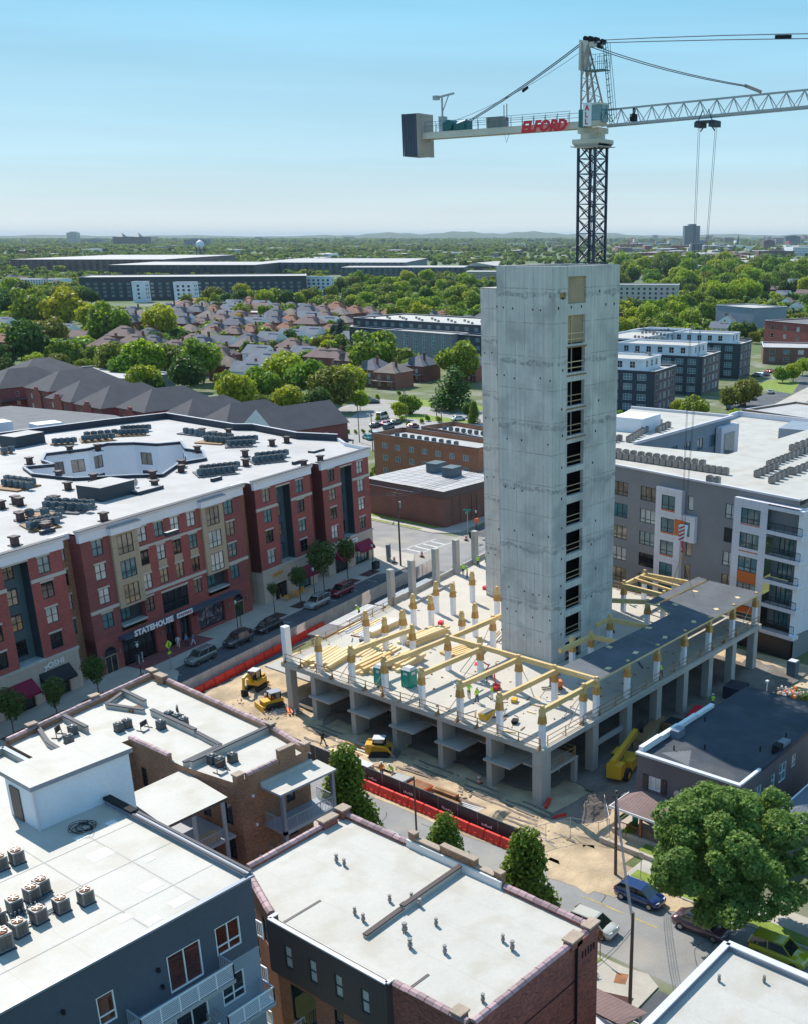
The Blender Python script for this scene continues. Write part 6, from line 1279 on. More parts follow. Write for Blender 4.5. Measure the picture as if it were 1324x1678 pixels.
# people: one continuous skinned body each, clothes by region
PM = {}
def person_mesh(pose, top, legs, hat, seed=0):
    k = (pose, top, legs, hat)
    if k in PM: return PM[k]
    ln = dict(stand=0, work=.35, walk=.06)[pose]; st = dict(stand=.10, work=.16, walk=.30)[pose]
    V_ = dict(pel=(0, 0, .95), ch=(ln * .5, 0, 1.33 - ln * .12), nk=(ln * .85, 0, 1.50 - ln * .25), hd=(ln, 0, 1.66 - ln * .3))
    v = [V_['pel'], V_['ch'], V_['nk'], V_['hd']]; r = [.15, .17, .07, .11]; e = [(0, 1), (1, 2), (2, 3)]
    sh = (V_['ch'][0] + .02, V_['ch'][2] + .1)
    for s in (-1, 1):
        i = len(v); fwd = .35 if pose == 'work' else (.12 * s if pose == 'walk' else .06)
        v += [(sh[0], s * .2, sh[1]), (sh[0] + fwd * .4, s * .27, sh[1] - .28), (sh[0] + fwd, s * (.22 if pose == 'work' else .28), sh[1] - .50 + (.12 if pose == 'work' else 0))]; r += [.07, .055, .045]; e += [(1, i), (i, i + 1), (i + 1, i + 2)]
        i = len(v); v += [(0, s * .1, .88), (st * s * .5 + .03, s * .12, .48), (st * s, s * .13, .06), (st * s + .13, s * .13, .04)]; r += [.1, .075, .05, .045]; e += [(0, i), (i, i + 1), (i + 1, i + 2), (i + 2, i + 3)]
    me = bpy.data.meshes.new('body'); me.from_pydata(v, e, []); ob = bpy.data.objects.new('body_tmp', me); COL.objects.link(ob)
    md = ob.modifiers.new('s', 'SKIN'); sd = ob.modifiers.new('u', 'SUBSURF'); sd.levels = 1; sd.render_levels = 1
    for i, q in enumerate(me.skin_vertices[0].data): q.radius = (r[i], r[i]); q.use_root = (i == 0)
    bpy.context.view_layer.update(); m2 = bpy.data.meshes.new_from_object(ob.evaluated_get(bpy.context.evaluated_depsgraph_get())); bpy.data.objects.remove(ob)
    m2.materials.clear()
    for q in (top, legs, 'skin', 'cloth_dark'): m2.materials.append(M[q])
    hz = V_['nk'][2] + .02
    for p in m2.polygons:
        c = p.center; p.material_index = 2 if c.z > hz - .01 and abs(c.y) < .14 else (3 if c.z < .1 else (1 if c.z < .93 and abs(c.y) < .2 else (0 if (c.z > 1.05 or abs(c.y) < .16) else 2))); p.use_smooth = True
    mb = MB(); hx, hzz = V_['hd'][0], V_['hd'][2] + .05
    mb.tube((hx, 0, hzz), (hx, 0, hzz + .10), .135, 10, r2=.08); mb.tube((hx + .02, 0, hzz - .01), (hx + .02, 0, hzz + .01), .17, 10)
    face = MB(); face.box(hx + .10, -.05, hzz - .06, hx + .125, -.02, hzz - .04); face.box(hx + .10, .02, hzz - .06, hx + .125, .05, hzz - .04); face.box(hx + .1, -.015, hzz - .11, hx + .14, .015, hzz - .06); face.box(hx + .09, -.03, hzz - .15, hx + .115, .03, hzz - .135)
    PM[k] = (m2, mb.build('hard_hat', M[hat], me_only=True), face.build('face_features', M['skin'], me_only=True)); return PM[k]
def person(label, x, y, z, a, pose='stand', top='hivis', legs='denim', hat='hardhat_white', group=None):
    b, h, fc = person_mesh(pose, top, legs, hat); t = thing('person', label, 'person', (x, y, z), a, group)
    link('body', b, t); link('hard_hat' if 'hard' in hat else 'hair', h, t); link('face_features', fc, t); return t
DZ1 = DZ
for a in [('worker in lime vest standing at the left of the deck group of three', 78.6, 70.3, DZ1, .5, 'work'), ('worker in lime vest and blue jeans, middle of the deck group of three', 78.3, 68.9, DZ1, 1.5, 'stand'), ('worker in lime vest with grey trousers beside the red hoist', 79.9, 68.2, DZ1, 2.2, 'stand', 'hivis', 'cloth_white'),
          ('worker in lime vest behind the timber column by the red hoist', 83.2, 71.7, DZ1, 3.1, 'work'), ('person in dark clothes at the far edge of the deck by the pillar', 111.8, 100.5, DZ1, .4, 'stand', 'hivis', 'denim', 'hardhat_white'), ('worker in lime shirt with a hose at the far edge of the deck', 111.0, 99.0, DZ1, 2.4, 'stand'),
          ('worker in bright yellow vest at the far corner pillar of the deck', 116.2, 101.4, DZ1, 1.0, 'work', 'hivis', 'cloth_dark'), ('worker in lime vest behind the far corner pillar', 118.6, 101.9, DZ1, 1.9, 'stand'), ('worker in a yellow vest under the grey walkway roof', *hs(29.3, -21.4), 3.3, 2, 'work'),
          ('worker in dark clothes walking on the dirt behind the banner fence', 69.6, 83.6, .05, -1.2, 'walk', 'cloth_dark', 'cloth_dark', 'black'), ('worker in orange vest beside the material pile by the fence', 68.3, 73.2, .05, .4, 'stand', 'hivis_orange'), ('worker in lime vest and white hat behind the banner fence', 68.9, 72.2, .05, 2.6, 'work', 'hivis', 'cloth_white'),
          ('worker in green vest bending in the shade behind the loader', 74.6, 76.2, .05, 1.2, 'work', 'hivis', 'hivis'), ('worker in lime vest at the rail under the roof panels', 96.0, 57.2, DZ1, 1.5, 'work'), ('worker with lime vest among ground materials right of the deck', 104.3, 55.0, .05, .5, 'work')]: person(*a)
for (s, y, l, top, lg_, pz, hat) in [(15.6, -1.4, 'person in white clothes by the door under the canopy sign', 'cloth_white', 'cloth_white', 'stand', 'cloth_dark'), (16.5, -2.0, 'person in a blue shirt and dark trousers on the brick paving', 'cloth_blue', 'cloth_dark', 'stand', 'wood_dark'), (17.2, -2.5, 'person all in pale blue, right of the three on the pavement', 'cloth_blue', 'cloth_white', 'walk', 'cloth_dark')]:
    x, yy = hs(s, y); person(l, x, yy, .13, 1 + s, pz, top, lg_, hat)

# barriers and fences
br_ = MB(); br_.hexa([(-.95, -.28, 0), (.95, -.28, 0), (.95, .28, 0), (-.95, .28, 0), (-.9, -.12, .95), (.9, -.12, .95), (.9, .12, .95), (-.9, .12, .95)]); br_.box(-.8, -.32, .1, -.55, .32, .3); br_.box(.55, -.32, .1, .8, .32, .3); br_.box(-.2, -.30, .05, .2, .30, .42)
br_ = br_.build('water_barrier', [M['barrier_red']], me_only=True)
def barriers(p, q, n, lab, grp):
    a = math.atan2(q[1] - p[1], q[0] - p[0])
    for i in range(n):
        t = (i + .5) / n; x, y = p[0] + (q[0] - p[0]) * t, p[1] + (q[1] - p[1]) * t; o = link('water_barrier', br_, None, (x, y, .01), a + random.uniform(-.03, .03)); tag(o, lab + ', %s from the left' % ordn(i), 'barrier', grp)
barriers((65.75, 78.5), (65.5, 53.2), 13, 'red plastic road barrier in the row along the black banner fence', 'red barriers along the side street'); barriers(hs(2, -14.6), hs(31, -13.9), 15, 'red plastic road barrier in the row behind the white banner fence', 'red barriers along the main street')
def bfence(name, label, p, q, n, m, z0=.1, h=1.9, marks=None):
    t = thing(name, label, 'fence', (p[0], p[1], 0), math.atan2(q[1] - p[1], q[0] - p[0])); L_ = math.hypot(q[0] - p[0], q[1] - p[1]) / n
    for i in range(n):
        mb = MB(); mb.box(i * L_ + .03, -.02, z0, (i + 1) * L_ - .03, .02, z0 + h); pn = mb.build('banner_panel', M[m], t)
        if marks and i % 2 == 0:
            mb = MB(); r = random.Random(i)
            for s_ in (-1, 1):
                x = i * L_ + .5
                for k in range(6): w = r.uniform(.08, .22); mb.box(x, s_ * .024, z0 + h * .42, x + w, s_ * .028, z0 + h * .42 + r.uniform(.12, .3)); x += w + .06
            mb.build('printed_mark', M[marks], pn)
        mb = MB(); mb.tube((i * L_, 0, 0), (i * L_, 0, z0 + h + .12), .03, 5); mb.build('post', M['metal'], t)
    mb = MB(); mb.tube((0, 0, z0 + h + .05), (n * L_, 0, z0 + h + .05), .03, 5); mb.build('top_rail', M['metal'], t)
bfence('banner_fence', 'black banner fence with white printed marks along the side street', (66.35, 83.5), (66.1, 53.5), 12, 'banner_black', marks='white_letter')
bfence('banner_fence', 'off white banner fence along the main street kerb line', hs(-1, -13.9), hs(62, -13.2), 27, 'banner_white', .1, 1.85)
bfence('banner_fence', 'short black banner fence by the corner brick block', (66.4, 92), (66.35, 83.6), 3, 'banner_black')
def wire(label, pts, h=1.9):
    t = thing('wire_fence', label, 'fence', (0, 0, 0))
    for p, q in zip(pts[:-1], pts[1:]):
        mb = MB(); mb.tube((p[0], p[1], 0), (p[0], p[1], h), .03, 5); mb.tube((p[0], p[1], h), (q[0], q[1], h), .025, 5); mb.tube((p[0], p[1], .1), (q[0], q[1], .1), .025, 5); mb.build('frame', M['metal'], t)
        L_ = math.hypot(q[0] - p[0], q[1] - p[1]); mb = MB(); n = int(L_ / .28)
        for i in range(n): f = i / n; g2 = min(1, f + h / L_ * .9); mb.beam((p[0] + (q[0] - p[0]) * f, p[1] + (q[1] - p[1]) * f, .1), (p[0] + (q[0] - p[0]) * g2, p[1] + (q[1] - p[1]) * g2, .1 + (h - .1) * min(1, (g2 - f) * L_ / (h * .9))), .012, .012)
        mb.build('mesh', M['metal'], t)
wire('see through wire fence across the dirt entrance in front of the heap', [(66.1, 53.4), (68.5, 52.3), (70.8, 51.2), (71.6, 48.6), (72.8, 48.2), (76.3, 51.2)]); wire('wire fence continuing behind the dark grey building', [(98.5, 49.5), (103, 48.5), (108, 47.2)])
# wooden utility poles and wires
def upole(label, x, y, h, r=.15, lean=(0, 0), arm=False):
    t = thing('utility_pole', label, 'utility pole', (x, y, 0)); mb = MB(); mb.tube((0, 0, 0), (lean[0], lean[1], h), r, 9, r2=r * .75); mb.build('shaft', M['pole_wood'], t)
    if arm:
        mb = MB(); mb.beam((lean[0] - .2, lean[1] - 1.3, h - .5), (lean[0] - .2, lean[1] + 1.3, h - .5), .12, .14); mb.build('cross_arm', M['pole_wood'], t); mb = MB(); mb.tube((lean[0] + .35, lean[1], h - 3), (lean[0] + .35, lean[1], h - 2.0), .3, 10); mb.build('transformer', M['ac_gray'], t)
    return t
upole('brown wooden pole standing on the pavement corner in front of the bottom right roof', 53.5, 33.3, 8.6); upole('tall wooden pole beside the dark blue car and the dirt entrance', 67.9, 44.2, 8.2, lean=(0, .15)); px_, py_ = W(682, 1370); upole('thin dark pole in front of the black banner fence', px_, py_, 6.2, .1)
def wires(label, pts, n=3, r=.022, s=.5, cm='cw_dark'):
    mb = MB()
    for k in range(n):
        for p, q in zip(pts[:-1], pts[1:]):
            d = sag((p[0], p[1], p[2] - k * .28), (q[0], q[1], q[2] - k * .28), s + k * .1, 10)
            for a, b in zip(d[:-1], d[1:]): mb.tube(a, b, r, 4, cap=False)
    tag(mb.build('overhead_wire', M[cm]), label, 'wire')
wires('overhead wires joining the two wooden poles', [(53.5, 33.3, 8.3), (67.9, 44.3, 8.0)], 4); wires('overhead wires from the nearest pole to the brick block', [(53.5, 33.3, 7.4), (48.2, 33.5, 6.9)], 2, s=.3)
# porta toilets, forklift, scissor hoists, loaders
def toilet(label, x, y, a):
    t = thing('portable_toilet', label, 'portable toilet', (x, y, DZ), a)
    mb = MB(); mb.box(-.56, -.56, 0, .56, .56, 2.0); mb.build('cabin', M['toilet_green'], t); mb = MB(); mb.hexa([(-.6, -.6, 2.0), (.6, -.6, 2.0), (.6, .6, 2.0), (-.6, .6, 2.0), (-.35, -.45, 2.3), (.35, -.45, 2.3), (.35, .45, 2.3), (-.35, .45, 2.3)]); mb.build('roof', M['cloth_white'], t)
    mb = MB(); mb.box(-.60, -.4, .1, -.56, .4, 1.9); d = mb.build('door', M['toilet_green'], t); mb = MB(); mb.box(-.62, -.2, 1.45, -.6, .2, 1.75); mb.build('door_label', M['cloth_white'], d); mb = MB(); mb.box(-.3, -.59, 1.5, .3, -.56, 1.8); mb.build('side_vent', M['cloth_white'], t)
    for s in (-1, 1): mb = MB(); mb.box(-.6, s * .57 - .03, 0, -.5, s * .57 + .03, 2.0); mb.build('corner_post', M['toilet_green'], t)
toilet('green portable toilet on the deck, left of the pair', 75.9, 80.5, .1); toilet('green portable toilet on the deck, right of the pair with its open side', 77.2, 77.6, .0)
def wheels(t, pts, r, w, ax=1):
    for (x, y) in pts: mb = MB(); mb.tube((x, y - w / 2, r), (x, y + w / 2, r), r, 16); o = mb.build('wheel', M['tyre'], t); mb = MB(); mb.tube((x, y - w / 2 - .02, r), (x, y + w / 2 + .02, r), r * .5, 10); mb.build('rim', M['cat_yellow'], o)
def tracks(t, w, L_, h, y):
    for s in (-1, 1):
        mb = MB(); n = 8; pr = [(-L_ / 2 + h / 2 - math.sin(PI * i / n) * h / 2, h / 2 + math.cos(PI * i / n) * h / 2) for i in range(n + 1)] + [(L_ / 2 - h / 2 + math.sin(PI * i / n) * h / 2, h / 2 - math.cos(PI * i / n) * h / 2) for i in range(n + 1)]
        for i in range(len(pr)): a, b = pr[i], pr[(i + 1) % len(pr)]; mb.face([(a[0], s * y - w / 2, a[1]), (b[0], s * y - w / 2, b[1]), (b[0], s * y + w / 2, b[1]), (a[0], s * y + w / 2, a[1])])
        for e in (-1, 1): mb.face([(p[0], s * y + e * w / 2, p[1]) for p in pr][::e])
        mb.build('track', M['rubber'], t)
def cabin(t, x0, x1, w, z0, z1, roof='cloth_white'):
    mb = MB(); 
    for x in (x0, x1):
        for s in (-1, 1): mb.beam((x, s * w / 2, z0), (x, s * w / 2, z1), .09, .09)
    c = mb.build('cab_frame', M['black'], t); mb = MB(); mb.box(x0 + .03, -w / 2 + .03, z0, x1 - .03, w / 2 - .03, z1 - .05); mb.build('cab_glass', M['car_glass'], c); mb = MB(); mb.box(x0 - .08, -w / 2 - .06, z1, x1 + .08, w / 2 + .06, z1 + .08); mb.build('cab_roof', M[roof], c)
# compact track loader
t = thing('track_loader', 'yellow and black compact track loader with a white cab roof on the dirt', 'loader', (71.7, 76.9, .05), -.95)
tracks(t, .4, 2.1, .72, .75); mb = MB(); mb.box(-1.3, -.52, .35, .9, .52, 1.1); mb.box(-1.5, -.6, .6, -.8, .6, 1.5); mb.build('body', M['cat_yellow'], t); cabin(t, -.6, .55, 1.0, 1.1, 2.1)
mb = MB(); 
for s in (-.72, .72): mb.beam((-1.3, s, 1.55), (.7, s, 1.35), .16, .22); mb.beam((.7, s, 1.35), (1.5, s, .45), .16, .2); mb.beam((-1.3, s, .9), (-1.3, s, 1.6), .2, .16)
mb.build('lift_arm', M['cat_yellow'], t); mb = MB(); mb.hexa([(1.35, -.9, .05), (2.1, -.9, .02), (2.1, .9, .02), (1.35, .9, .05), (1.3, -.9, .65), (1.45, -.9, .65), (1.45, .9, .65), (1.3, .9, .65)]); mb.build('bucket', M['metal'], t)
# mini excavator
t = thing('mini_excavator', 'yellow mini excavator with folded arm standing behind the red barriers', 'excavator', (75.4, 102.2, .05), 3.5)
tracks(t, .42, 2.3, .55, .75); mb = MB(); mb.box(-1.2, -.85, .7, .75, .85, 1.35); mb.box(-1.35, -.6, .75, -.7, .6, 1.6); mb.build('body', M['cat_yellow'], t); cabin(t, -.5, .6, 1.0, 1.3, 2.45, 'cloth_white')
mb = MB(); mb.beam((.7, 0, 1.1), (1.7, 0, 2.5), .3, .34); mb.beam((1.7, 0, 2.5), (2.6, 0, 2.3), .26, .3); mb.build('boom', M['cat_yellow'], t); mb = MB(); mb.beam((2.5, 0, 2.4), (2.75, 0, .9), .22, .28); mb.build('dipper_arm', M['cat_yellow'], t); mb = MB(); mb.hexa([(2.2, -.3, .1), (2.9, -.3, .05), (2.9, .3, .05), (2.2, .3, .1), (2.4, -.3, .8), (2.9, -.3, .9), (2.9, .3, .9), (2.4, .3, .8)]); mb.build('bucket', M['black'], t); mb = MB(); mb.box(-1.6, -.9, .15, -1.5, .9, .5); mb.build('blade', M['cat_yellow'], t)
t = thing('small_dozer', 'low yellow and black tracked loader with a grey canopy in front of the mini excavator', 'dozer', (73.0, 96.2, .05), 2.9)
tracks(t, .45, 2.3, .7, .8); mb = MB(); mb.box(-1.2, -.6, .45, 1.3, .6, 1.1); mb.build('body', M['cat_yellow'], t); cabin(t, -.9, .3, 1.1, 1.1, 1.9, 'frame_gray'); mb = MB(); mb.box(1.6, -1.1, .1, 1.75, 1.1, .8); mb.beam((1.0, .7, .5), (1.65, .7, .4), .12, .16); mb.beam((1.0, -.7, .5), (1.65, -.7, .4), .12, .16); mb.build('blade', M['cat_yellow'], t)
# telehandler
t = thing('telehandler', 'large yellow telehandler with its boom extended, parked in shade beside the deck corner', 'telehandler', (84.2, 54.1, .05), .22)
wheels(t, [(-1.6, -.95), (-1.6, .95), (1.7, -.95), (1.7, .95)], .72, .45); mb = MB(); mb.box(-2.8, -.7, .7, 2.6, .7, 1.25); mb.box(-3.1, -.8, .8, -1.9, .8, 2.3); mb.hexa([(-.9, -1.15, .8), (1.1, -1.15, .8), (1.1, -.35, .8), (-.9, -.35, .8), (-.8, -1.1, 1.9), (.7, -1.1, 1.7), (.7, -.35, 1.7), (-.8, -.35, 1.9)]); mb.build('body', M['cat_yellow'], t)
mb = MB(); mb.beam((-3.0, .15, 2.5), (3.6, .15, 3.2), .5, .62); mb.build('boom', M['cat_yellow'], t); mb = MB(); mb.beam((3.6, .15, 3.2), (5.4, .15, 3.4), .38, .45); mb.beam((5.1, .15, 3.3), (5.5, .15, 2.3), .3, .3); mb.build('boom_tip', M['black'], t)
mb = MB(); mb.box(-.6, .42, 1.1, .9, 1.15, 2.3); mb.build('cab', M['car_glass'], t); mb = MB(); mb.box(-.65, .38, 2.3, .95, 1.2, 2.4); mb.build('cab_roof', M['cat_yellow'], t)
t = thing('timber_ramp', 'long brown timber hoarding box leaning beyond the telehandler', 'timber box', (92.3, 56.2, 0), .2); mb = MB(); mb.box(-3.5, -.5, .1, 3.5, .5, 1.5); mb.build('side_panel', M['ply'], t); mb = MB(); mb.box(-3.6, -.55, 1.5, 3.6, .55, 1.6); mb.build('lid', M['wood_dark'], t)
def boxthing(name, label, cat, x, y, z, a, dims, m, lid=None):
    t = thing(name, label, cat, (x, y, z), a); w, d, h = dims
    mb = MB(); mb.hexa([(-w / 2, -d / 2, 0), (w / 2, -d / 2, 0), (w / 2, d / 2, 0), (-w / 2, d / 2, 0), (-w / 2 - .05, -d / 2 - .05, h), (w / 2 + .05, -d / 2 - .05, h), (w / 2 + .05, d / 2 + .05, h), (-w / 2 - .05, d / 2 + .05, h)]); mb.build('box', M[m], t)
    if lid: mb = MB(); mb.box(-w / 2 + .06, -d / 2 + .06, h - .1, w / 2 - .06, d / 2 - .06, h + .05); mb.build('contents', M[lid], t)
    return t
boxthing('crate', 'open brown plywood crate between the deck columns and the dark grey building', 'crate', 95.6, 55.0, 0, .1, (1.9, 1.9, 1.5), 'wood_dark', 'black'); boxthing('steel_bin', 'rust red steel bin behind the brown crate', 'bin', 100.2, 54.6, 0, .2, (3.2, 1.8, 1.2), 'rust', 'red_letter'); boxthing('storage_tank', 'black square tank in the shade beside the last deck columns', 'tank', 108.5, 54.2, 0, .1, (2.6, 2.2, 1.8), 'parapet_dark')
boxthing('portable_toilet', 'grey green portable toilet by the dark wall at the right edge', 'portable toilet', 119.0, 51.8, 0, 0, (1.1, 1.1, 2.2), 'ac_teal', 'cloth_white'); boxthing('yellow_bin', 'small yellow bin beside the white post right of the deck', 'bin', 108.7, 48.6, 0, 0, (.9, .9, .9), 'cat_yellow'); boxthing('tool_crate', 'open steel tool box with pale lid on the deck near the front edge', 'tool box', 76.0, 65.6, DZ, .1, (1.6, .9, .7), 'cat_yellow', 'ac_gray')
# rubbish skip with heap of white bags
sk = thing('rubbish_skip', 'long green skip heaped with white and orange rubbish at the right edge', 'skip', (109.6, 48.4, 0), -.35)
mb = MB(); mb.hexa([(-2.9, -1.1, 0), (2.9, -1.1, 0), (2.9, 1.1, 0), (-2.9, 1.1, 0), (-3.1, -1.25, 1.5), (3.1, -1.25, 1.5), (3.1, 1.25, 1.5), (-3.1, 1.25, 1.5)]); mb.build('skip_body', M['navy_siding'] if 0 else M['leaf_dark'], sk)
for k in range(9): mb = MB(); x = -2.8 + k * .7; mb.beam((x, -1.15, 0), (x * 1.03, -1.3, 1.5), .1, .08); mb.build('rib', M['leaf_dark'], sk)
mb = MB(); q = random.Random(9)
for k in range(170): s_ = q.uniform(.12, .42); x, y = q.uniform(-2.8, 2.8), q.uniform(-1.05, 1.05); z = 1.3 + q.uniform(0, 1.0) * (1 - abs(x) / 3.4); mb.obox(x, y, z, z + s_ * .7, s_, s_ * q.uniform(.5, 1.4), q.uniform(0, 3), k % 4, .6)
tag(mb.build('rubbish_pile', [M['cloth_white'], M['banner_white'], M['hivis_orange'], M['ply']], None, (109.6, 48.4, 0), -.35), 'mound of white bags and orange scraps filling the green skip', None, None, 'stuff')
tangle('material_pile', 'loose scaffold poles and netting on the ground by the far left column', 72.8, 95.0, .05, 1.3, 12, 'metal', .03, 8)
def pile(name, label, cat, x, y, z, a, n, L_, w, h, mats, cols, spread=.08, seed=1, jit=.5):
    t = thing(name, label, cat, (x, y, z), a); q = random.Random(seed)
    for i in range(n):
        c, r = i % cols, i // cols; x0 = q.uniform(-jit, jit); lw = L_ * q.uniform(.8, 1)
        mb = MB(); mb.box(-lw / 2, 0, 0, lw / 2, w, h); o = mb.build('plank', M[q.choice(mats)], t, (x0, (c - cols / 2) * (w + spread) + q.uniform(-.03, .03), r * (h + .02)), q.uniform(-.03, .03))
    return t
WD = ['wood', 'wood_light', 'wood_light']
pile('plank_stack', 'wide flat stack of pale yellow planks at the left corner of the deck', 'planks', 77.3, 90.4, DZ, .25, 14, 6.0, .42, .3, WD, 7, .12, 1)
pile('plank_stack', 'loose row of yellow beams in front of the left toilet', 'planks', 79.0, 85.2, DZ, .1, 9, 5.6, .4, .35, WD, 5, .35, 2); pile('plank_stack', 'yellow beams stacked behind the left portable toilet', 'planks', 81.6, 83.0, DZ, .12, 8, 5.2, .4, .35, WD, 4, .35, 3)
pile('plank_stack', 'scattered pale boards behind the left edge columns', 'planks', 82.2, 88.6, DZ, .2, 9, 6.0, .35, .22, ['wood_light'], 9, .25, 4); pile('plank_stack', 'long bundle of yellow planks in the middle of the deck', 'planks', 89.3, 86.8, DZ, .0, 12, 6.6, .4, .3, WD, 5, .12, 5); pile('plank_stack', 'short yellow planks in front of the beam left of the core', 'planks', 88.6, 80.3, DZ, -.1, 5, 4.5, .35, .3, ['wood'], 5, .15, 6)
pile('plank_stack', 'grey and brown boards behind the beam against the core', 'planks', 94.8, 79.4, DZ, .4, 12, 3.5, .2, .12, ['metal', 'ply', 'cloth_white'], 6, .15, 7); pile('plank_stack', 'pale planks lying along the street side of the deck', 'planks', 87.6, 95.3, DZ, .2, 8, 6, .3, .1, ['cloth_white', 'wood_light'], 8, .2, 8)
pile('plank_stack', 'flat pile of pale boards on the dirt behind the banner fence', 'planks', 70.4, 79.4, .05, 1.6, 10, 5, .25, .1, ['wood_light', 'slab', 'wood_rail'], 8, .2, 9); pile('plank_stack', 'second pile of boards between the fence and the loader', 'planks', 68.4, 80.6, .05, 1.5, 8, 4, .25, .12, ['cloth_white', 'wood_light'], 6, .1, 10); pile('plank_stack', 'brown form timbers by the fence in the middle', 'planks', 68.5, 64.8, .05, 1.6, 8, 3.4, .3, .3, ['wood_dark', 'rust'], 3, .1, 11); pile('plank_stack', 'white pipes lying behind the fence', 'pipes', 68.5, 62.0, .05, 1.7, 7, 3, .12, .1, ['cloth_white'], 7, .12, 12)
pile('plank_stack', 'scaffold boards and frames above the street fence', 'planks', 92.5, 99.8, 5.2, .21, 9, 7, .25, .08, ['wood_light', 'metal', 'cloth_white'], 9, .2, 13); pile('plank_stack', 'red and white striped boards beside the far left column', 'barricade boards', 73.2, 93.2, .3, 1.0, 9, 1.7, .2, .05, ['cloth_white', 'hivis_orange'], 3, .15, 14)
boxthing('wrapped_pack', 'long white wrapped pack of timber near the left edge of the deck', 'wrapped pack', 88.0, 92.6, DZ, .12, (5.2, 1.1, .7), 'wood_light', 'wrap'); boxthing('wrapped_pack', 'white wrapped pack in front of the tall core', 'wrapped pack', 90.2, 78.7, DZ, .4, (2.6, 1.2, .4), 'metal', 'wrap')
boxthing('wheelbarrow_bin', 'orange bin on the dirt behind the banner fence', 'bin', 68.5, 68.2, .02, 1.6, (2.2, 1.5, .7), 'cone_orange', 'rust'); boxthing('block_pallet', 'pallet of blue grey blocks beside the workers at the fence', 'pallet', 68.4, 70.6, .02, 1.6, (1.8, 1.3, .8), 'ac_teal', 'metal')
mb = MB(); mb.prism([(67.2, 77.6), (69.2, 77.6), (69.2, 75.2), (67.2, 75.2)], .5, .6, 0, bottom=True); 
for p in ((67.3, 77.5), (69.1, 77.5), (69.1, 75.3), (67.3, 75.3)): mb.box(p[0] - .05, p[1] - .05, 0, p[0] + .05, p[1] + .05, .5)
tag(mb.build('work_table', M['cloth_white']), 'white topped low work table behind the banner fence', 'table')
# traffic drums and cones
dm = MB(); 
for k in range(4): dm.tube((0, 0, .1 + k * .24), (0, 0, .1 + k * .24 + .22), .27 - k * .02, 12, k % 2)
dm.obox(0, 0, 0, .1, .75, .75, 0, 2); dm.tube((0, 0, 1.05), (0, 0, 1.15), .09, 8, 0); dm = dm.build('traffic_drum', [M['cone_orange'], M['cloth_white'], M['black']], me_only=True)
for (x, y, z, l) in ((73.3, 64.5, 0, 'orange and white drum beside the deck column base'), (*W(690.5, 913), .13, 'orange drum on the pavement corner across the street'), (*W(763, 886), .12, 'orange drum at the far kerb by the black bin'), (*hs(62.6, -5.2), .13, 'short orange marker by the information kiosk'), (*W(437, 1148), 0, 'orange drum near the small loader')): tag(link('traffic_drum', dm, None, (x, y, z), 0, .85), l, 'traffic drum')
for (x, y, a) in ((73.3, 56.0, .3), (72.2, 54.2, -.9)): mb = MB(); mb.beam((0, 0, .1), (1.2, 0, .5), .3, .3); tag(mb.build('barrel_barrier', M['barrier_red'], None, (x, y, .05), a), 'fallen red marker by the front corner column' if a > 0 else 'second fallen red marker further from the corner column', 'barrier')
# red hoist and forklift on the deck
def hoist(label, x, y, a, h=1.9):
    t = thing('mobile_hoist', label, 'hoist', (x, y, DZ), a); mb = MB(); mb.box(-.6, -.4, .15, .6, .4, .5); mb.beam((0, 0, .5), (-.4, .1, h), .12, .12); mb.beam((-.4, .1, h), (.8, 0, h + .8), .1, .12); mb.box(.5, -.4, h + .1, 1.2, .4, h + .2); mb.build('chassis', M['red_letter'], t); wheels(t, [(-.4, -.4), (-.4, .4), (.4, -.4), (.4, .4)], .2, .12)
hoist('red and black mobile hoist behind the deck workers', 82.2, 69.6, .6); hoist('second red hoist left of the tall wrapped column', 84.6, 73.1, 2.2, 1.2); hoist('red boom lift behind the black roof panels', 104.6, 70.0, 1.0, 2.2); hoist('red machine by the core door', 91.5, 66.3, .3, .6)
t = thing('forklift', 'small orange forklift with black mast in front of the core door', 'forklift', (86.3, 64.6, DZ), 2.4); mb = MB(); mb.box(-.7, -.45, .2, .5, .45, .9); mb.build('body', M['hivis_orange'], t); mb = MB(); mb.box(.5, -.4, .1, .6, -.3, 1.9); mb.box(.5, .3, .1, .6, .4, 1.9); mb.box(-.5, -.4, 1.7, .4, .4, 1.78); mb.box(.6, -.35, .1, 1.5, -.2, .16); mb.box(.6, .2, .1, 1.5, .35, .16); mb.build('mast', M['black'], t); wheels(t, [(-.5, -.4), (-.5, .4), (.35, -.4), (.35, .4)], .2, .14)
for (x, y, l, c) in ((80.8, 65.9, 'orange crate of tools in front of the near beam', 'cat_yellow'), (76.7, 62.5, 'dark bucket on the deck near the front corner', 'black'), (94.1, 88.6, 'red sack near the drooping column', 'red_letter'), (108.6, 93.6, 'line of red and white tape bundles far on the deck', 'red_letter'), (83.8, 91.8, 'blue tarp bundle beside the white pack', 'ac_teal')): boxthing('site_box', l, 'box', x, y, DZ, .4, (.7, .5, .4), c)
mb = MB()
for (x, y, z) in ((77.6, 80, 1.0), (81, 74, 1.2), (79, 62, 1.5), (80, 59.4, 1.0), (81.5, 59.8, 1.1), (82.4, 59.4, .9), (77.6, 72.4, .9), (77.0, 66.4, 1.0), (87.0, 60.2, 1.3)): mb.tube((x, y, 0), (x, y, z + .3), .08, 6)
tag(mb.build('stub_pipes', M['cloth_white']), 'white pipe stubs rising from the dirt under the deck', None, None, 'stuff')
mb = MB(); q = random.Random(12)
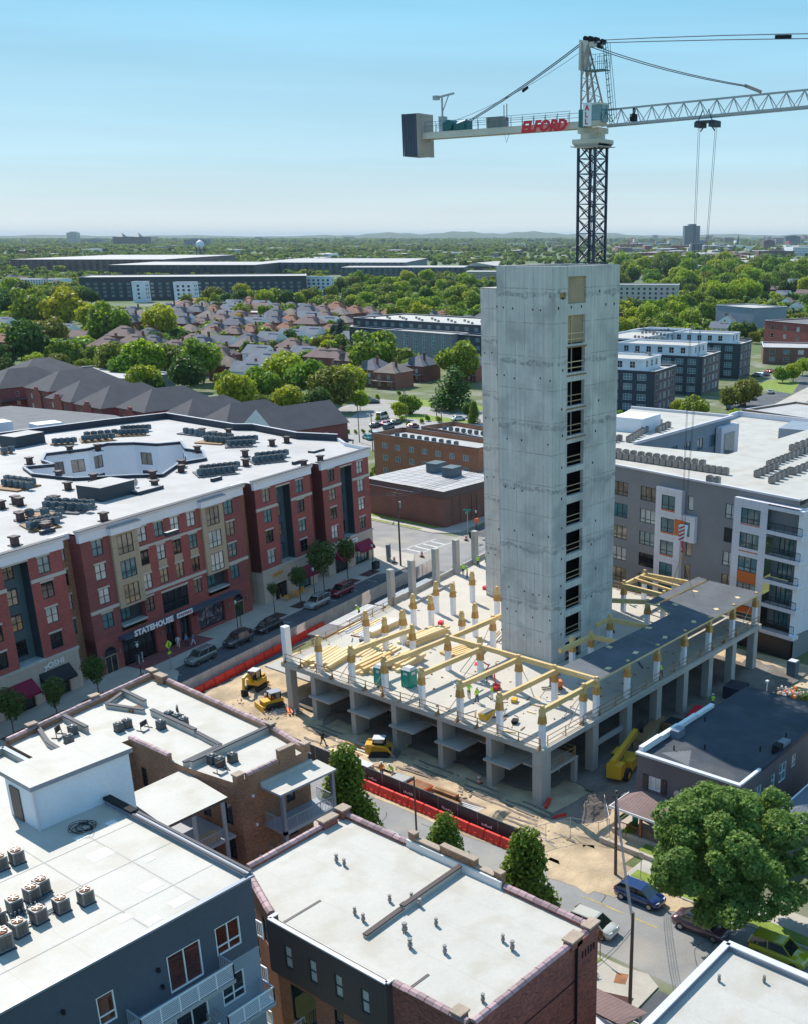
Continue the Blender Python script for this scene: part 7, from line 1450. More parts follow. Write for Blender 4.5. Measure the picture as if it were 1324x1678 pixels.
for k in range(1100):
    x, y = q.choice([(q.uniform(67, 73), q.uniform(50, 84)), (q.uniform(68, 76), q.uniform(92, 101)), (q.uniform(97, 118), q.uniform(47, 55)), (q.uniform(76, 110), q.uniform(58, 92))]); s_ = q.uniform(.04, .16); mb.obox(x, y, .04, .06 + s_ * .7, s_ * q.choice([1, 1, 4]), s_, q.uniform(0, 3), k % 3)
tag(mb.build('debris', [M['gravel_heap'], M['slab'], M['wood_rail']]), 'small stones and scraps scattered over the dirt', None, None, 'stuff')
mb = MB()
for k in range(420):
    x, y = q.uniform(74.5, 117), q.uniform(58, 95)
    if y > 93 + (x - 73) * .2 or (89.5 < x < 114 and 67 < y < 93): continue
    s_ = q.uniform(.05, .22); mb.obox(x, y, DZ + .004, DZ + .02 + s_ * .5, s_ * q.choice([1, 1.5, 6, 9]), s_ * .8, q.uniform(0, 3), k % 6)
tag(mb.build('deck_debris', [M['wood_light'], M['wood_rail'], M['metal'], M['ac_teal'], M['cloth_white'], M['rust']]), 'offcuts, clamps and scraps scattered over the deck', None, None, 'stuff')
# street furniture on the main street
def streetlamp(label, x, y, h=4.2, arm=False):
    t = thing('street_lamp', label, 'street lamp', (x, y, .13)); mb = MB(); mb.tube((0, 0, 0), (0, 0, .6), .14, 8, r2=.08); mb.tube((0, 0, .6), (0, 0, h), .06, 8, r2=.045); mb.build('post', M['black'], t); mb = MB(); mb.tube((0, 0, h), (0, 0, h + .35), .12, 8, r2=.2); mb.tube((0, 0, h + .35), (0, 0, h + .55), .2, 8, r2=.05); mb.build('globe', M['glass_blind'], t); return t
for (s, y, l) in ((5.4, -4.9, 'black street lamp with banners in front of the sign lettering'), (23.8, -4.6, 'black street lamp in front of the poster window'), (41.3, -4.6, 'black street lamp between the two trees by the cafe'), (56.5, -5.0, 'black street lamp near the right shop corner')):
    x, yy = hs(s, y); t = streetlamp(l, x, yy)
    if s < 10:
        for k, sg in enumerate((-1, 1)):
            mb = MB(); mb.box(sg * .12, -.02, 1.9 + .2 * k, sg * .55, .02, 3.3 + .2 * k); mb.build('banner', M['parapet_dark'], t, (0, 0, 0), HSA); text('SHORT\nNORTH'[k * 6:k * 6 + 5].replace('', '\n').strip(), .28, 'white_letter', t, (sg * .25, -.3, 3.1 + .2 * k), HSA)
        for k in range(3): mb = MB(); mb.beam((-.3, 0, 4.9), (.3, 0, 4.9), .05, .05); mb.build('finial', M['metal'], t, (0, 0, 0), k * 1.05)
x, yy = hs(9.4, -6.0); t = thing('crossing_sign', 'yellow diamond pedestrian crossing sign on a pole by the kerb', 'road sign', (x, yy, .13), HSA); mb = MB(); mb.tube((0, 0, 0), (0, 0, 3.9), .04, 6); mb.build('pole', M['metal'], t); mb = MB(); mb.face([(0, -.05, 2.75), (.6, -.05, 3.35), (0, -.05, 3.95), (-.6, -.05, 3.35)]); p = mb.build('sign_plate', M['hivis'], t); mb = MB(); mb.beam((0, -.07, 3.15), (.05, -.07, 3.5), .03, .12); mb.beam((0, -.07, 3.2), (-.15, -.07, 3.0), .03, .07); mb.beam((0, -.07, 3.2), (.15, -.07, 3.0), .03, .07); mb.tube((.06, -.08, 3.6), (.06, -.06, 3.6), .07, 8); mb.build('walking_figure', M['black'], p); mb = MB(); mb.face([(-.3, -.05, 2.1), (.3, -.05, 2.1), (.3, -.05, 2.4), (-.3, -.05, 2.4)]); mb.build('arrow_plate', M['hivis'], t)
for k in range(5):
    x, yy = hs(4.6 + k * .75, -5.4 + .1 * k); mb = MB()
    for i in range(8): a, b = PI * i / 8, PI * (i + 1) / 8; mb.tube((math.cos(a) * .35, 0, math.sin(a) * .8), (math.cos(b) * .35, 0, math.sin(b) * .8), .03, 5)
    tag(mb.build('bike_rack', M['black'], None, (x, yy, .13), HSA + .5), 'black hoop bicycle rack, %s of the five near the crossing sign' % ['first from the left', 'second from the left', 'middle', 'fourth', 'rightmost'][k], 'bicycle rack')
boxthing('litter_bin', 'dark litter bin near the right shop corner', 'litter bin', *hs(58.2, -4.4), .13, HSA, (1.2, .7, 1.2), 'parapet_dark', 'black'); t = boxthing('information_kiosk', 'tall dark information kiosk on the sunny street corner', 'kiosk', *hs(63.3, -3.6), .13, HSA + .4, (1.2, .5, 2.9), 'ac_gray'); mb = MB(); mb.box(-.5, -.33, .5, .5, -.3, 2.7); mb.build('screen', M['ac_teal'], t)
for k in range(4):
    x, yy = hs(38.3 + k * 1.25, -1.6 - .2 * (k % 2)); t = thing('cafe_table', 'yellow cafe table set %s outside the orange lettered cafe' % ['at the left end', 'second', 'third', 'at the right end'][k], 'table', (x, yy, .13), k); mb = MB(); mb.tube((0, 0, .70), (0, 0, .74), .38, 10); mb.tube((0, 0, 0), (0, 0, .7), .04, 5); mb.build('table_top', M['gold_letter'], t)
    for a in (0, 2.1, 4.2): mb = MB(); mb.box(.55, -.2, .42, .95, .2, .46); mb.box(.92, -.2, .46, .96, .2, .85); mb.tube((.6, -.15, 0), (.6, -.15, .42), .02, 4); mb.tube((.9, .15, 0), (.9, .15, .42), .02, 4); mb.build('chair', M['gold_letter'], t, (0, 0, 0), a)
# corner poles and signals
xc, yc = W(657.5, 928); t = upole('tall wooden utility pole with cross arm and transformer on the street corner', xc, yc, 13.0, .17, arm=True); mb = MB(); mb.tube((0, 0, 6.3), (.5, 1.6, 7.3), .06, 6); mb.tube((.5, 1.6, 7.2), (.6, 1.9, 6.9), .18, 8); mb.build('lamp_arm', M['coping_light'], t)
x2, y2 = W(700 / 1 - 88, 790); x3, y3 = W(845 / 2.648 * 0 + 660, 820)
wires('thin overhead wires running left from the corner pole', [(xc, yc, 12.6), (xc - 6, yc + 45, 12.0)], 3, .03, .8); wires('thin overhead wires running right from the corner pole', [(xc, yc, 12.4), (xc + 60, yc + 16, 11.5)], 3, .03, 1.2)
xs_, ys_ = W(766, 884); t = thing('street_name_post', 'grey post with green street name blades at the far corner', 'street sign', (xs_, ys_, .12), .3); mb = MB(); mb.tube((0, 0, 0), (0, 0, 5.2), .06, 6); mb.build('post', M['metal'], t); mb = MB(); mb.box(-.9, -.03, 4.8, .5, .03, 5.15); mb.box(-.03, -.8, 5.2, .03, .8, 5.5); mb.build('name_blade', M['toilet_green'], t)
xs_, ys_ = W(780, 880); t = streetlamp('black lamp post with signal heads at the far corner', xs_, ys_, 4.4); mb = MB(); mb.box(-.4, -.3, 2.6, .4, .1, 3.4); mb.build('orange_sign', M['cone_orange'], t); boxthing('litter_bin', 'dark bin at the far corner by the black lamp post', 'litter bin', *W(772, 882), .12, .3, (.7, .7, 1.1), 'black')
t = thing('sign_post', 'thin sign post at the kerb in front of the maple', 'road sign', (68.5, 42.0, .12)); mb = MB(); mb.tube((0, 0, 0), (0, 0, 2.6), .035, 6); mb.box(-.02, -.2, 2.1, .02, .2, 2.6); mb.build('post', M['metal'], t)
t = thing('sign_post', 'thin rusty sign post beside the pearl white car', 'road sign', (57.3, 38.5, .13)); mb = MB(); mb.tube((0, 0, 0), (0, 0, 2.6), .035, 6); mb.box(-.02, -.2, 1.9, .02, .2, 2.6); mb.build('post', M['rust'], t)
t = thing('site_light_post', 'thin white post standing between the skip and the tank', 'post', (106.5, 49.3, 0)); mb = MB(); mb.tube((0, 0, 0), (0, 0, 4.2), .06, 6); mb.box(-.3, -.15, 4.1, .15, .15, 4.3); mb.build('post', M['cloth_white'], t)
# ================================================================== BUILDINGS TO THE RIGHT AND BEHIND
GA = thing('apartment_building', 'grey flats with white framed bays, orange panels and white roof, right of core', 'building', (0, 0, 0))
ua = (0.147, 0.989)
def gs(s, off=0.0): return (124.3 + ua[0] * s - ua[1] * off, 55.4 + ua[1] * s + ua[0] * off)
ZR = 21.4; TOPS = [18.95, 15.75, 12.5, 9.3, 6.15]
def gwall(s0, s1, off, z0, z1, wins, m, name='wall', **k):
    facade(GA, gs(s1, off), gs(s0, off), z0, z1, [(s1 - w[0] - w[2],) + tuple(w[1:]) for w in wins], m, name, **k)
cl = lambda s, w, nx=3: [(s, t - 2.0, w, 2.0, nx, [.28]) for t in TOPS]
gwall(9, 43.8, 0, 0, ZR - .25, cl(28.25, 3.0) + cl(22.95, 2.9) + cl(34, 3.0) + cl(8.98 + .1, 1.9, 2) + [(16.3, t - 2, 1.0, 2.0, 1, 1) for t in TOPS], 'gray_siding', fm='frame_dark')
gwall(-.3, 9, 0, 16, ZR - .25, [], 'gray_siding')
mb = MB(); mb.beam((*gs(-.4, .05), ZR - .15), (*gs(42, .05), ZR - .15), .5, .25); mb.build('roof_edge', M['coping_light'], GA)
for (a, b, z0, z1) in ((17.9, 22.5, 0, 19.5), (15.5, 17.85, 12.6, 16.25)):
    wn = [(19.06, t - 2.4, 2.4, 2.0, 2, [.28], 'glass_teal_reflect') for t in TOPS] if a > 17 else [(16.3, 13.4, .95, 2.0, 1, 1, 'glass_teal_reflect')]
    gwall(a, b, .6, z0, z1, wn, 'white_panel')
    mb = MB()
    for s in (a, b): mb.face([(*gs(s, 0), z0), (*gs(s, .6), z0), (*gs(s, .6), z1), (*gs(s, 0), z1)])
    mb.face([(*gs(a, .6), z1), (*gs(b, .6), z1), (*gs(b, 0), z1), (*gs(a, 0), z1)]); mb.face([(*gs(a, .6), z0), (*gs(a, 0), z0), (*gs(b, 0), z0), (*gs(b, .6), z0)]); mb.build('bay_side', M['white_panel'], GA)
def gpanel(s0, s1, z0, z1, off, m='orange_panel'): mb = MB(); mb.face([(*gs(s1, off), z0), (*gs(s0, off), z0), (*gs(s0, off), z1), (*gs(s1, off), z1)]); mb.build('orange_panel' if 'orange' in m else 'panel', M[m], GA)
for t in TOPS: gpanel(19.06, 21.46, t - 2.62, t - 2.42, .61)
gpanel(17.3, 19.0, 13.2, 15.5, .61); gpanel(4.7, 7.75, 9.2, 10.7, 1.01); gpanel(4.7, 7.75, 13.35, 13.5, 1.01); gpanel(4.7, 7.75, 16.95, 17.1, 1.01); gpanel(4.7, 7.75, 5.0, 6.0, 1.01)
# white balcony corner
gwall(3.6, 8.9, 1.0, 3.4, 20.3, [(4.72, t - 2.0, 3.0, 2.0, 3, [.3], 'glass_teal_reflect') for t in [19.15, 15.9, 12.7, 9.2, 6.1]], 'white_panel')
mb = MB(); mb.face([(*gs(8.9, 0), 3.4), (*gs(8.9, 1), 3.4), (*gs(8.9, 1), 20.3), (*gs(8.9, 0), 20.3)]); mb.face([(*gs(8.9, 1), 20.3), (*gs(-1, 1), 20.3), (*gs(-1, 0), 20.3), (*gs(8.9, 0), 20.3)]); mb.face([(*gs(-1, 1), 3.4), (*gs(-1, -12), 3.4), (*gs(-1, -12), 20.3), (*gs(-1, 1), 20.3)][::-1]); mb.build('bay_side', M['white_panel'], GA)
for i, t in enumerate([19.6, 16.4, 13.15, 9.9, 6.65]):
    mb = MB(); mb.beam((*gs(-1.6, .35), t + .25), (*gs(3.6, .35), t + .25), 1.3, .5); mb.build('balcony_slab', M['white_panel'], GA)
    slats_rail('balcony_rail', gs(-1.6, .95), gs(3.5, .95), t - 2.72, 1.05, 'frame_dark', GA); gwall(-1, 3.6, -.6, t - 2.75, t, [(.4 - 0, t - 2.7, 2.2, 2.3, 3, 1, 'glass_teal_reflect')], 'gray_light', depth=.08)
mb = MB(); mb.beam((*gs(-1.6, .35), 3.3), (*gs(3.6, .35), 3.3), 1.3, .5); mb.build('balcony_slab', M['white_panel'], GA)
gwall(-1, 9, .3, 0, 3.4, [], 'frame_dark', 'base_wall')
facade(GA, gs(-1, -.2), (190, 50), 0, ZR - .3, [(4 + k * 5, t - 2, 2.4, 2, 2, [.28]) for k in range(11) for t in TOPS], 'gray_siding')
gr_ = [(124.35, 55.0), (190, 50.5), (200, 77), (146, 77), (144, 92.5), (178, 93.5), (176, 114), (130.5, 99), (129.2, 88)]
mb = MB(); mb.face([(x, y, ZR - .25) for x, y in gr_]); mb.build('roof', M['roof_white'], GA)
facade(GA, (144, 92.7), (178, 93.7), 8, ZR - .25, [(3 + k * 4.6, t - 2, 2.2, 2, 2, 1, 'glass_teal_reflect') for k in range(7) for t in TOPS[:3]], 'slate_blue'); facade(GA, (178, 93.7), (176, 114), 8, ZR - .25, [], 'slate_blue')
facade(GA, (200, 77), (146, 77), 8, ZR - .25, [], 'gray_siding'); facade(GA, (146, 77), (144, 92.5), 8, ZR - .25, [], 'gray_siding'); facade(GA, (176, 114), (130.5, 99), 0, ZR - .25, [], 'gray_siding')
mb = MB(); mb.box(172, 92.2, 12, 178.5, 93.3, 20.2); mb.build('white_frame', M['white_panel'], GA); mb = MB(); mb.box(173.2, 92.1, 12.5, 176.8, 92.2, 15.2); mb.build('orange_panel', M['orange_panel'], GA); mb = MB(); mb.box(173.2, 92.1, 15.3, 176.8, 92.18, 19); mb.build('window', M['glass_teal_reflect'], GA)
lowwall(GA, [(144.2, 92.6), (178, 93.4), (176, 114)], ZR - .25, .35, .4, 'coping_light', 'coping_light', 'parapet')
x, y = W(1030, 703, ZR); mb = MB(); mb.obox(x + 2, y, ZR - .25, ZR + 2.1, 7, 6, .1, 0); o = mb.build('stair_bulkhead', M['white_wall'], GA)
LWg = thing('building', 'lower white roofed wing joined behind the grey flats', 'building', (0, 0, 0)); mb = MB(); mb.prism([(179, 80), (215, 82), (216, 112), (179, 108)], 0, 15, 0, 1); mb.build('wall', [M['white_panel'], M['roof_white']], LWg); lowwall(LWg, [(215, 82), (216, 112), (179, 108)], 15, 1.0, .4, 'white_panel', 'coping_light', 'parapet'); mb = MB(); mb.obox(200, 90, 15, 17.2, 10, 6, .2); mb.build('roof_box', M['slate_blue'], LWg)
acg = ac_proto('air_conditioner', 'x', 'ac_gray', .8, .8, .95, None, False); ag = [0]
for (x0, y0, x1, y1, n, place) in [(1006, 748, 1188, 775, 19, 'front row'), (1012, 743, 1150, 762, 12, 'second row'), (1030, 722, 1066, 700, 9, 'slanting row by the white bulkhead'), (1078, 706, 1094, 698, 4, 'short row right of the white bulkhead'), (1006, 722, 1014, 720, 2, 'pair at the left edge'), (1008, 701, 1022, 700, 3, 'pair by the core tower'), (1050, 690, 1080, 694, 7, 'bunch behind the bulkhead'), (1162, 788, 1174, 790, 2, 'pair nearest the front edge'), (1240, 779, 1270, 766, 5, 'inner right row'), (1264, 789, 1294, 774, 5, 'outer right row'), (1260, 763, 1324, 738, 10, 'long slanting right row'), (1300, 775, 1324, 765, 4, 'right edge row'), (1297, 736, 1324, 726, 4, 'upper right row'), (1306, 742, 1324, 734, 3, 'second upper right row')]:
    for i in range(n):
        x, y = W(x0 + (x1 - x0) * i / max(1, n - 1), y0 + (y1 - y0) * i / max(1, n - 1), ZR); put(acg, ag, (x, y, ZR - .25), .1, 'grey condenser on grey flats roof, %s in the %s' % (ordn(i), place), 'condensers of the ' + place)
# generic massing with windows cut in: p0->p1 front edge on the ground, depth to the left hand
def block(label, p0, p1, depth, h, m, roofm='roof_white', win=None, parent=None, sides=True, z0=0, cat='building', glass=None, fm='frame_white', par=.5, name='building', thg=None, parm='coping_light'):
    t = parent or thing(name, label, cat, (0, 0, 0), 0, thg)
    dx, dy = p1[0] - p0[0], p1[1] - p0[1]; L_ = math.hypot(dx, dy); ux, uy = dx / L_, dy / L_; nx, ny = -uy, ux
    a, b = p0, p1; c, d = (p1[0] + nx * depth, p1[1] + ny * depth), (p0[0] + nx * depth, p0[1] + ny * depth)
    def wn(L__):
        if not win: return []
        per, w, hh, rows, nxx = win; n = max(0, int((L__ - 1.5) / per)); o = (L__ - n * per) / 2
        return [(o + k * per + (per - w) / 2, z, w, hh, nxx, 1 if hh < 1.7 else 2) for k in range(n) for z in rows]
    facade(t, a, b, z0, h, wn(L_), m, glass=glass, fm=fm)
    for (p, q) in ((b, c), (c, d), (d, a)):
        vis = sides and (p, q) != (c, d)
        facade(t, p, q, z0, h, wn(depth) if vis else [], m, glass=glass, fm=fm)
    mb = MB(); mb.face([(*a, h - par), (*b, h - par), (*c, h - par), (*d, h - par)]); mb.build('roof', M[roofm], t)
    mb = MB(); mc = MB()
    for (p, q) in ((a, b), (b, c), (c, d), (d, a)): mb.beam((*p, h - par / 2), (*q, h - par / 2), .4, par - .01) ; mc.beam((*p, h + .04), (*q, h + .04), .5, .1)
    mc.build('coping', M[parm], t); mb.build('parapet', M[m], t); return t
def hsv(p, s, y): return (p[0] + s * math.cos(HSA) - y * math.sin(HSA), p[1] + s * math.sin(HSA) + y * math.cos(HSA))
for (o, L_, nme, dd) in (((289, 179), 19.6, 'nearest', 36), ((336, 189), 20.2, 'middle', 40), ((386, 201), 15.5, 'furthest', 46)):
    t = block('%s wing of the dark blue flats with white top storey and terrace' % nme, o, hsv(o, L_, 0), dd, 13.2, 'navy_siding', 'slab', (4.6, 2.9, 1.9, (1.2, 4.2, 7.3, 10.3), 3), fm='coping_light', name='apartment_building', glass='glass_teal_reflect')
    facade(t, hsv(o, 0, -.03), hsv(o, L_, -.03), 0, 13.25, [(1 + k * 3.6, z, 2.3, 1.9, 3, 1) for k in range(int((L_ - 1) / 3.6)) for z in (1.2, 4.2, 7.3, 10.3)], 'brick_purple', fm='coping_light')
    block('', hsv(o, 0.03, 4), hsv(o, L_ - 3.5, 4), dd - 4, 16.6, 'white_wall', 'roof_white', (4.2, 1.8, 2.0, (13.9,), 2), t, z0=12.7, glass='glass_dark')
    slats_rail('terrace_rail', hsv(o, L_ - .2, .2), hsv(o, L_ - .2, 12), 13.2, 1.0, 'frame_gray', t)
block('long white roofed block joining the three dark blue wings', hsv((289, 179), 20, 34), hsv((289, 179), 118, 28), 18, 16.6, 'white_wall', 'roof_white', (5, 2, 1.9, (4, 7, 10, 13.6), 2))
for i, (px, py, n) in enumerate([(1040, 552, 9), (1052, 545, 8), (1070, 547, 6), (1040, 578, 5), (1170, 540, 4)]):
    for k in range(n): x, y = W(px + k * 6, py + k * .6 * (1 if i != 1 else -1), 16.6); put(acg, ag, (x, y, 16.15), HSA, 'dark condenser on the white roof of the stepped flats', 'condensers on the stepped flats')
t = block('red brick office with brown metal fascia and slit windows at the street corner', (158.9 + 3, 136.7), (147.0, 136.6), -19.9, 6.0, 'brick_office', 'roof_offwhite', None, sides=False, par=.05)
mb = MB(); mb.prism([(146.7, 136.3), (163.6, 136.3), (163.6, 156.8), (146.7, 156.8)], 5.75, 7.15, 0, 1); mb.build('fascia', [M['brown_metal'], M['roof_offwhite']], t)
facade(t, (146.98, 156.5), (146.98, 136.6), 0, 5.75, [(1.6 + k * 2.75, 0.6, .55, 4.9, 1, 3, 'glass_dark') for k in range(7)], 'brick_office', depth=.3); facade(t, (146.98, 136.58), (162, 136.58), 0, 5.75, [(1.9, .6, .55, 4.9, 1, 3, 'glass_dark'), (4.2, .6, .55, 4.9, 1, 3, 'glass_dark'), (7.2, .2, .8, 5, 1, 2, 'glass_dark'), (8.6, .2, .9, 5, 1, 2, 'glass_dark')], 'brick_office', depth=.3)
mb = MB()
for i in range(7): mb.box(148, 138.3 + i * 2.5, 7.16, 163, 138.4 + i * 2.5, 7.2); mb.box(149 + i * 2, 137, 7.16, 149.1 + i * 2, 156, 7.2)
mb.build('roof_seam', M['coping_light'], t)
for (x, y) in ((159.5, 150), (158.2, 144.5)): mb = MB(); mb.obox(x, y, 7.16, 8.9, 3.2, 2.6, .1); mb.obox(x, y, 8.9, 9.1, 3.4, 2.8, .1); mb.build('roof_unit', M['ac_teal'], t)
block('cream rendered house with a white flat roof behind the office', (168, 139), (168, 160), -10, 5.5, 'stone_trim', 'roof_white', (5, 1.6, 1.2, (2.2,), 2), sides=False)
for (p0, p1, d, l, hh) in (((171.5, 180.0), (171.5, 149), 9.5, 'orange brown brick flats with white windows and a parapet roof', 10.2), ((186.5, 179.5), (183.5, 155), 10, 'second dark red brick flats roof behind the orange one', 9.8)):
    t = block(l, p0, p1, d, hh, 'brick_orange' if 'orange' in l else 'brick_red', 'roof_offwhite', (4.0, 1.5, 1.2, (1.6, 4.5, 7.2), 2), fm='coping_light', glass='glass_teal_reflect', name='apartment_building', par=.9, parm='parapet_dark')
    for k in range(9): x = p0[0] + 3.4; y = p0[1] - 4.2 - k * 2.2 * (1 if hh > 10 else .9); put(acs, acs_used, (x, y, hh - .85), .1, 'condenser in the row on the ' + ('orange brown' if hh > 10 else 'dark red') + ' brick flats', 'condensers on the ' + ('orange brown' if hh > 10 else 'dark red') + ' flats')
t = block('dark teal modern flats with pale middle bays and a white roof full of units', (361, 388), (362.5, 300), 34, 16.5, 'navy_siding', 'roof_white', (5.4, 2.2, 1.5, (4, 7.2, 10.4, 13.7), 3), glass='glass_teal_reflect', fm='frame_gray', name='apartment_building')
block('', (351.5, 356), (350.5, 318), 10, 13.2, 'gray_light', 'roof_white', (5.6, 2.2, 2.4, (1, 4, 7.1, 10.2), 2), t, glass='glass_teal_reflect'); block('', (354.5, 384), (353.5, 357), 7, 13.0, 'navy_siding', 'roof_gray', (5.4, 2.2, 1.5, (4, 7.2, 10.4), 3), t, glass='glass_teal_reflect', fm='frame_gray'); block('', (354, 317), (354, 296), 8, 13, 'navy_siding', 'roof_gray', (5.4, 2.2, 1.5, (4, 7.2, 10.4), 3), t, glass='glass_teal_reflect', fm='frame_gray')
for k in range(24): put(acg, ag, (367 + (k % 3) * 5, 380 - k * 3.3, 16.1), 0, 'small unit on the roof of the dark teal flats', 'units on the dark teal flats')
t = block('low timber and glass fronted building with a white roof at the right edge', (271.5, 138.5), (266, 112), 22, 7.6, 'wood_dark', 'roof_offwhite', None, sides=False); facade(t, (271.45, 138.4), (269.0, 126.5), 0, 7, [(.3 + k * 1.9, .3, 1.7, 6.2, 1, 3, 'glass_teal_reflect') for k in range(6)], 'frame_dark')
# ---------------------------------------------------------------- houses
HM = {}
def roofed(t, w, d, h, rh, wm, rm, hip=True, ch=True, dormer=False, win=True, trim='white_paint'):
    facade(t, (-w / 2, -d / 2), (w / 2, -d / 2), 0, h, [(-.8 + w * f, z, 1.1, 1.5, 1, 2) for f in (.25, .7) for z in (1, h * .5 + .4)] if win else [], wm, fm='coping_light'); facade(t, (-w / 2, d / 2), (-w / 2, -d / 2), 0, h, [(d * f, z, 1.0, 1.5, 1, 2) for f in (.2, .65) for z in (1, h * .5 + .4)] if win else [], wm, fm='coping_light')
    mb = MB(); wall(mb, (w / 2, -d / 2), (w / 2, d / 2), 0, h); wall(mb, (w / 2, d / 2), (-w / 2, d / 2), 0, h); mb.build('wall', M[wm], t)
    e = .45; x0, x1, y0, y1 = -w / 2 - e, w / 2 + e, -d / 2 - e, d / 2 + e; mb = MB(); i = min(w, d) / 2
    if hip: r0, r1 = ((0, y0 + i + e), (0, y1 - i - e)) if d > w else ((x0 + i + e, 0), (x1 - i - e, 0))
    else: r0, r1 = ((0, y0), (0, y1)) if d > w else ((x0, 0), (x1, 0))
    A, B, C_, D_ = (x0, y0, h - .1), (x1, y0, h - .1), (x1, y1, h - .1), (x0, y1, h - .1); P, Q = (*r0, h + rh), (*r1, h + rh)
    if d > w: fs = [[A, B, P], [B, C_, Q, P], [C_, D_, Q], [D_, A, P, Q]]
    else: fs = [[A, B, Q, P], [B, C_, Q], [C_, D_, P, Q], [D_, A, P]]
    for k, f in enumerate(fs): mb.face(f, 1 if (not hip and len(f) == 3) else 0)
    mb.face([A, D_, C_, B], 0); rf = mb.build('roof', [M[rm], M[wm if trim != 'white_paint' else 'white_paint']], t)
    if ch: mb = MB(); mb.obox(w * .28, -d * .15, h, h + rh + .9, .8, .6); mb.build('chimney', M['brick_house'], rf)
    if dormer: mb = MB(); mb.hexa([(-w * .3, -d / 2 + .3, h), (0, -d / 2 + .3, h), (0, 0, h), (-w * .3, 0, h), (-w * .16, -d / 2 + .2, h + rh * .8), (-w * .14, -d / 2 + .2, h + rh * .8), (-w * .14, 0, h + rh * .8), (-w * .16, 0, h + rh * .8)]); mb.build('dormer', M[rm], rf)
    mb = MB(); mb.box(-w / 2, -d / 2 - 2.2, 2.7, w / 2, -d / 2, 2.95); mb.box(-w / 2 + .1, -d / 2 - 2.1, 0, -w / 2 + .3, -d / 2 - 1.9, 2.7); mb.box(w / 2 - .3, -d / 2 - 2.1, 0, w / 2 - .1, -d / 2 - 1.9, 2.7); mb.build('porch', M[rm], t)
def house(px, py, kind, a=0.0, sc=1.0, label='', z=7.5, group=None):
    x, y = W(px, py, z)
    if kind not in HM:
        w, d, h, rh, wm, rm, hip, dm_ = kind; t = thing('house', label, 'house', (x, y, 0), a, group); roofed(t, w, d, h, rh, wm, rm, hip, True, dm_); HM[kind] = t; t.scale = (sc,) * 3; return t
    return copy_tree(HM[kind], None, (x, y, 0), a, label, group, sc)
K = dict(rust=(9, 11, 6, 3.6, 'brick_house', 'shingle_rust', True, True), brown=(9, 12, 6, 3.4, 'brick_house', 'shingle_brown', True, True), tan=(9, 11, 5.8, 3.2, 'brick_house', 'shingle_tan', True, False), blue=(10, 13, 6.2, 3.6, 'brick_red', 'shingle', False, False), gray=(9, 11, 5.6, 3.2, 'white_wall', 'shingle_blue', False, True), slate=(9, 12, 6, 3.6, 'brick_house', 'shingle', True, True), cream=(8, 11, 5.6, 3, 'stone_trim', 'shingle_brown', False, False))
for (px, py, k, a, l) in [(690, 590, 'slate', -1.4, 'dark red brick house with slate grey roof left of the cedar'), (645, 600, 'tan', -1.4, 'brick house with pale tan roof and light bay window'), (615, 596, 'slate', -1.4, 'grey roofed brick house left of the tan roofed one'), (578, 582, 'brown', -1.4, 'brown roofed house with a white gable by the big trees'), (775, 590, 'slate', -1.4, 'tall red brick house beside the core tower'),
    (548, 578, 'brown', .2, 'brown roofed house behind the white gabled one'), (528, 577, 'brown', .2, 'brown roofed house with tall red chimney'), (500, 572, 'gray', .2, 'blue grey roofed house with a pale gable'), (462, 575, 'tan', .2, 'grey roofed house beside the pale gabled one'), (425, 570, 'gray', .2, 'low pale roofed house in front of the rust roofs'),
    (402, 560, 'tan', .2, 'house with ochre walls and grey tan roof'), (365, 558, 'blue', .2, 'red house with wide dark blue gabled roof'), (372, 590, 'tan', .3, 'tan roofed house with two gables in front of the ochre house'), (408, 598, 'gray', .3, 'pale roofed house behind the large tree clump'), (470, 534, 'rust', .2, 'rightmost rust roofed brick house in the row'), (440, 536, 'rust', .2, 'second rust roofed house from the right'),
    (411, 537, 'rust', .2, 'third rust roofed house from the right'), (384, 540, 'brown', .2, 'brown roofed house between the rust roofs'), (350, 540, 'rust', .2, 'leftmost rust roofed house in the row'), (318, 553, 'brown', .2, 'purple brown roofed house with chimneys'), (312, 536, 'tan', .2, 'pale tan house above the purple brown roof'), (300, 520, 'blue', .2, 'large house with blue grey gable roof behind the bright tree'),
    (215, 517, 'slate', .2, 'tall grey roofed house left of the bright tree'), (216, 543, 'brown', .2, 'brown gabled house with cream walls'), (252, 556, 'slate', .2, 'purple grey roofed low house beside the bright tree'), (133, 545, 'cream', .2, 'brown roofed house with green trimmed gable'), (108, 534, 'gray', .2, 'white house with dormers between the left trees'), (95, 562, 'gray', .2, 'small blue gabled house among the left trees'), (8, 523, 'gray', .2, 'white gabled house at the left edge'), (8, 553, 'rust', .2, 'rust roofed house at the left edge'), (310, 560, 'tan', .2, 'tan gabled house below the purple brown roof')]:
    house(px, py, K[k], a, 1.0, l)
rr = random.Random(21); hg = [W(q[0], q[1], 7.5) for q in ((690, 590), (645, 600), (615, 596), (578, 582), (548, 578), (528, 577), (500, 572), (462, 575), (425, 570), (402, 560), (365, 558), (372, 590), (408, 598), (470, 534), (440, 536), (411, 537), (384, 540), (350, 540), (318, 553), (312, 536), (300, 520))]; nh = 0
for j in range(9):
    for i in range(16):
        x, y = 262 + i * 15.5 + j * 3, 345 + j * 34 + i * 3.2
        if (x > 330 and y < 400) or any(math.hypot(x - a, y - b) < 15 for a, b in hg) or rr.random() < .15 or (y - 345) > (x - 200) * 1.5: continue
        kn = rr.choice(['brown', 'slate', 'brown', 'tan', 'rust', 'slate', 'gray', 'slate']); k = K[kn]
        copy_tree(HM[k], None, (x, y, 0), .2, '%s roofed house in the %s row of houses behind the townhouses' % (kn, ordn(j)), 'houses in the rows behind the townhouses', rr.uniform(1.0, 1.25))
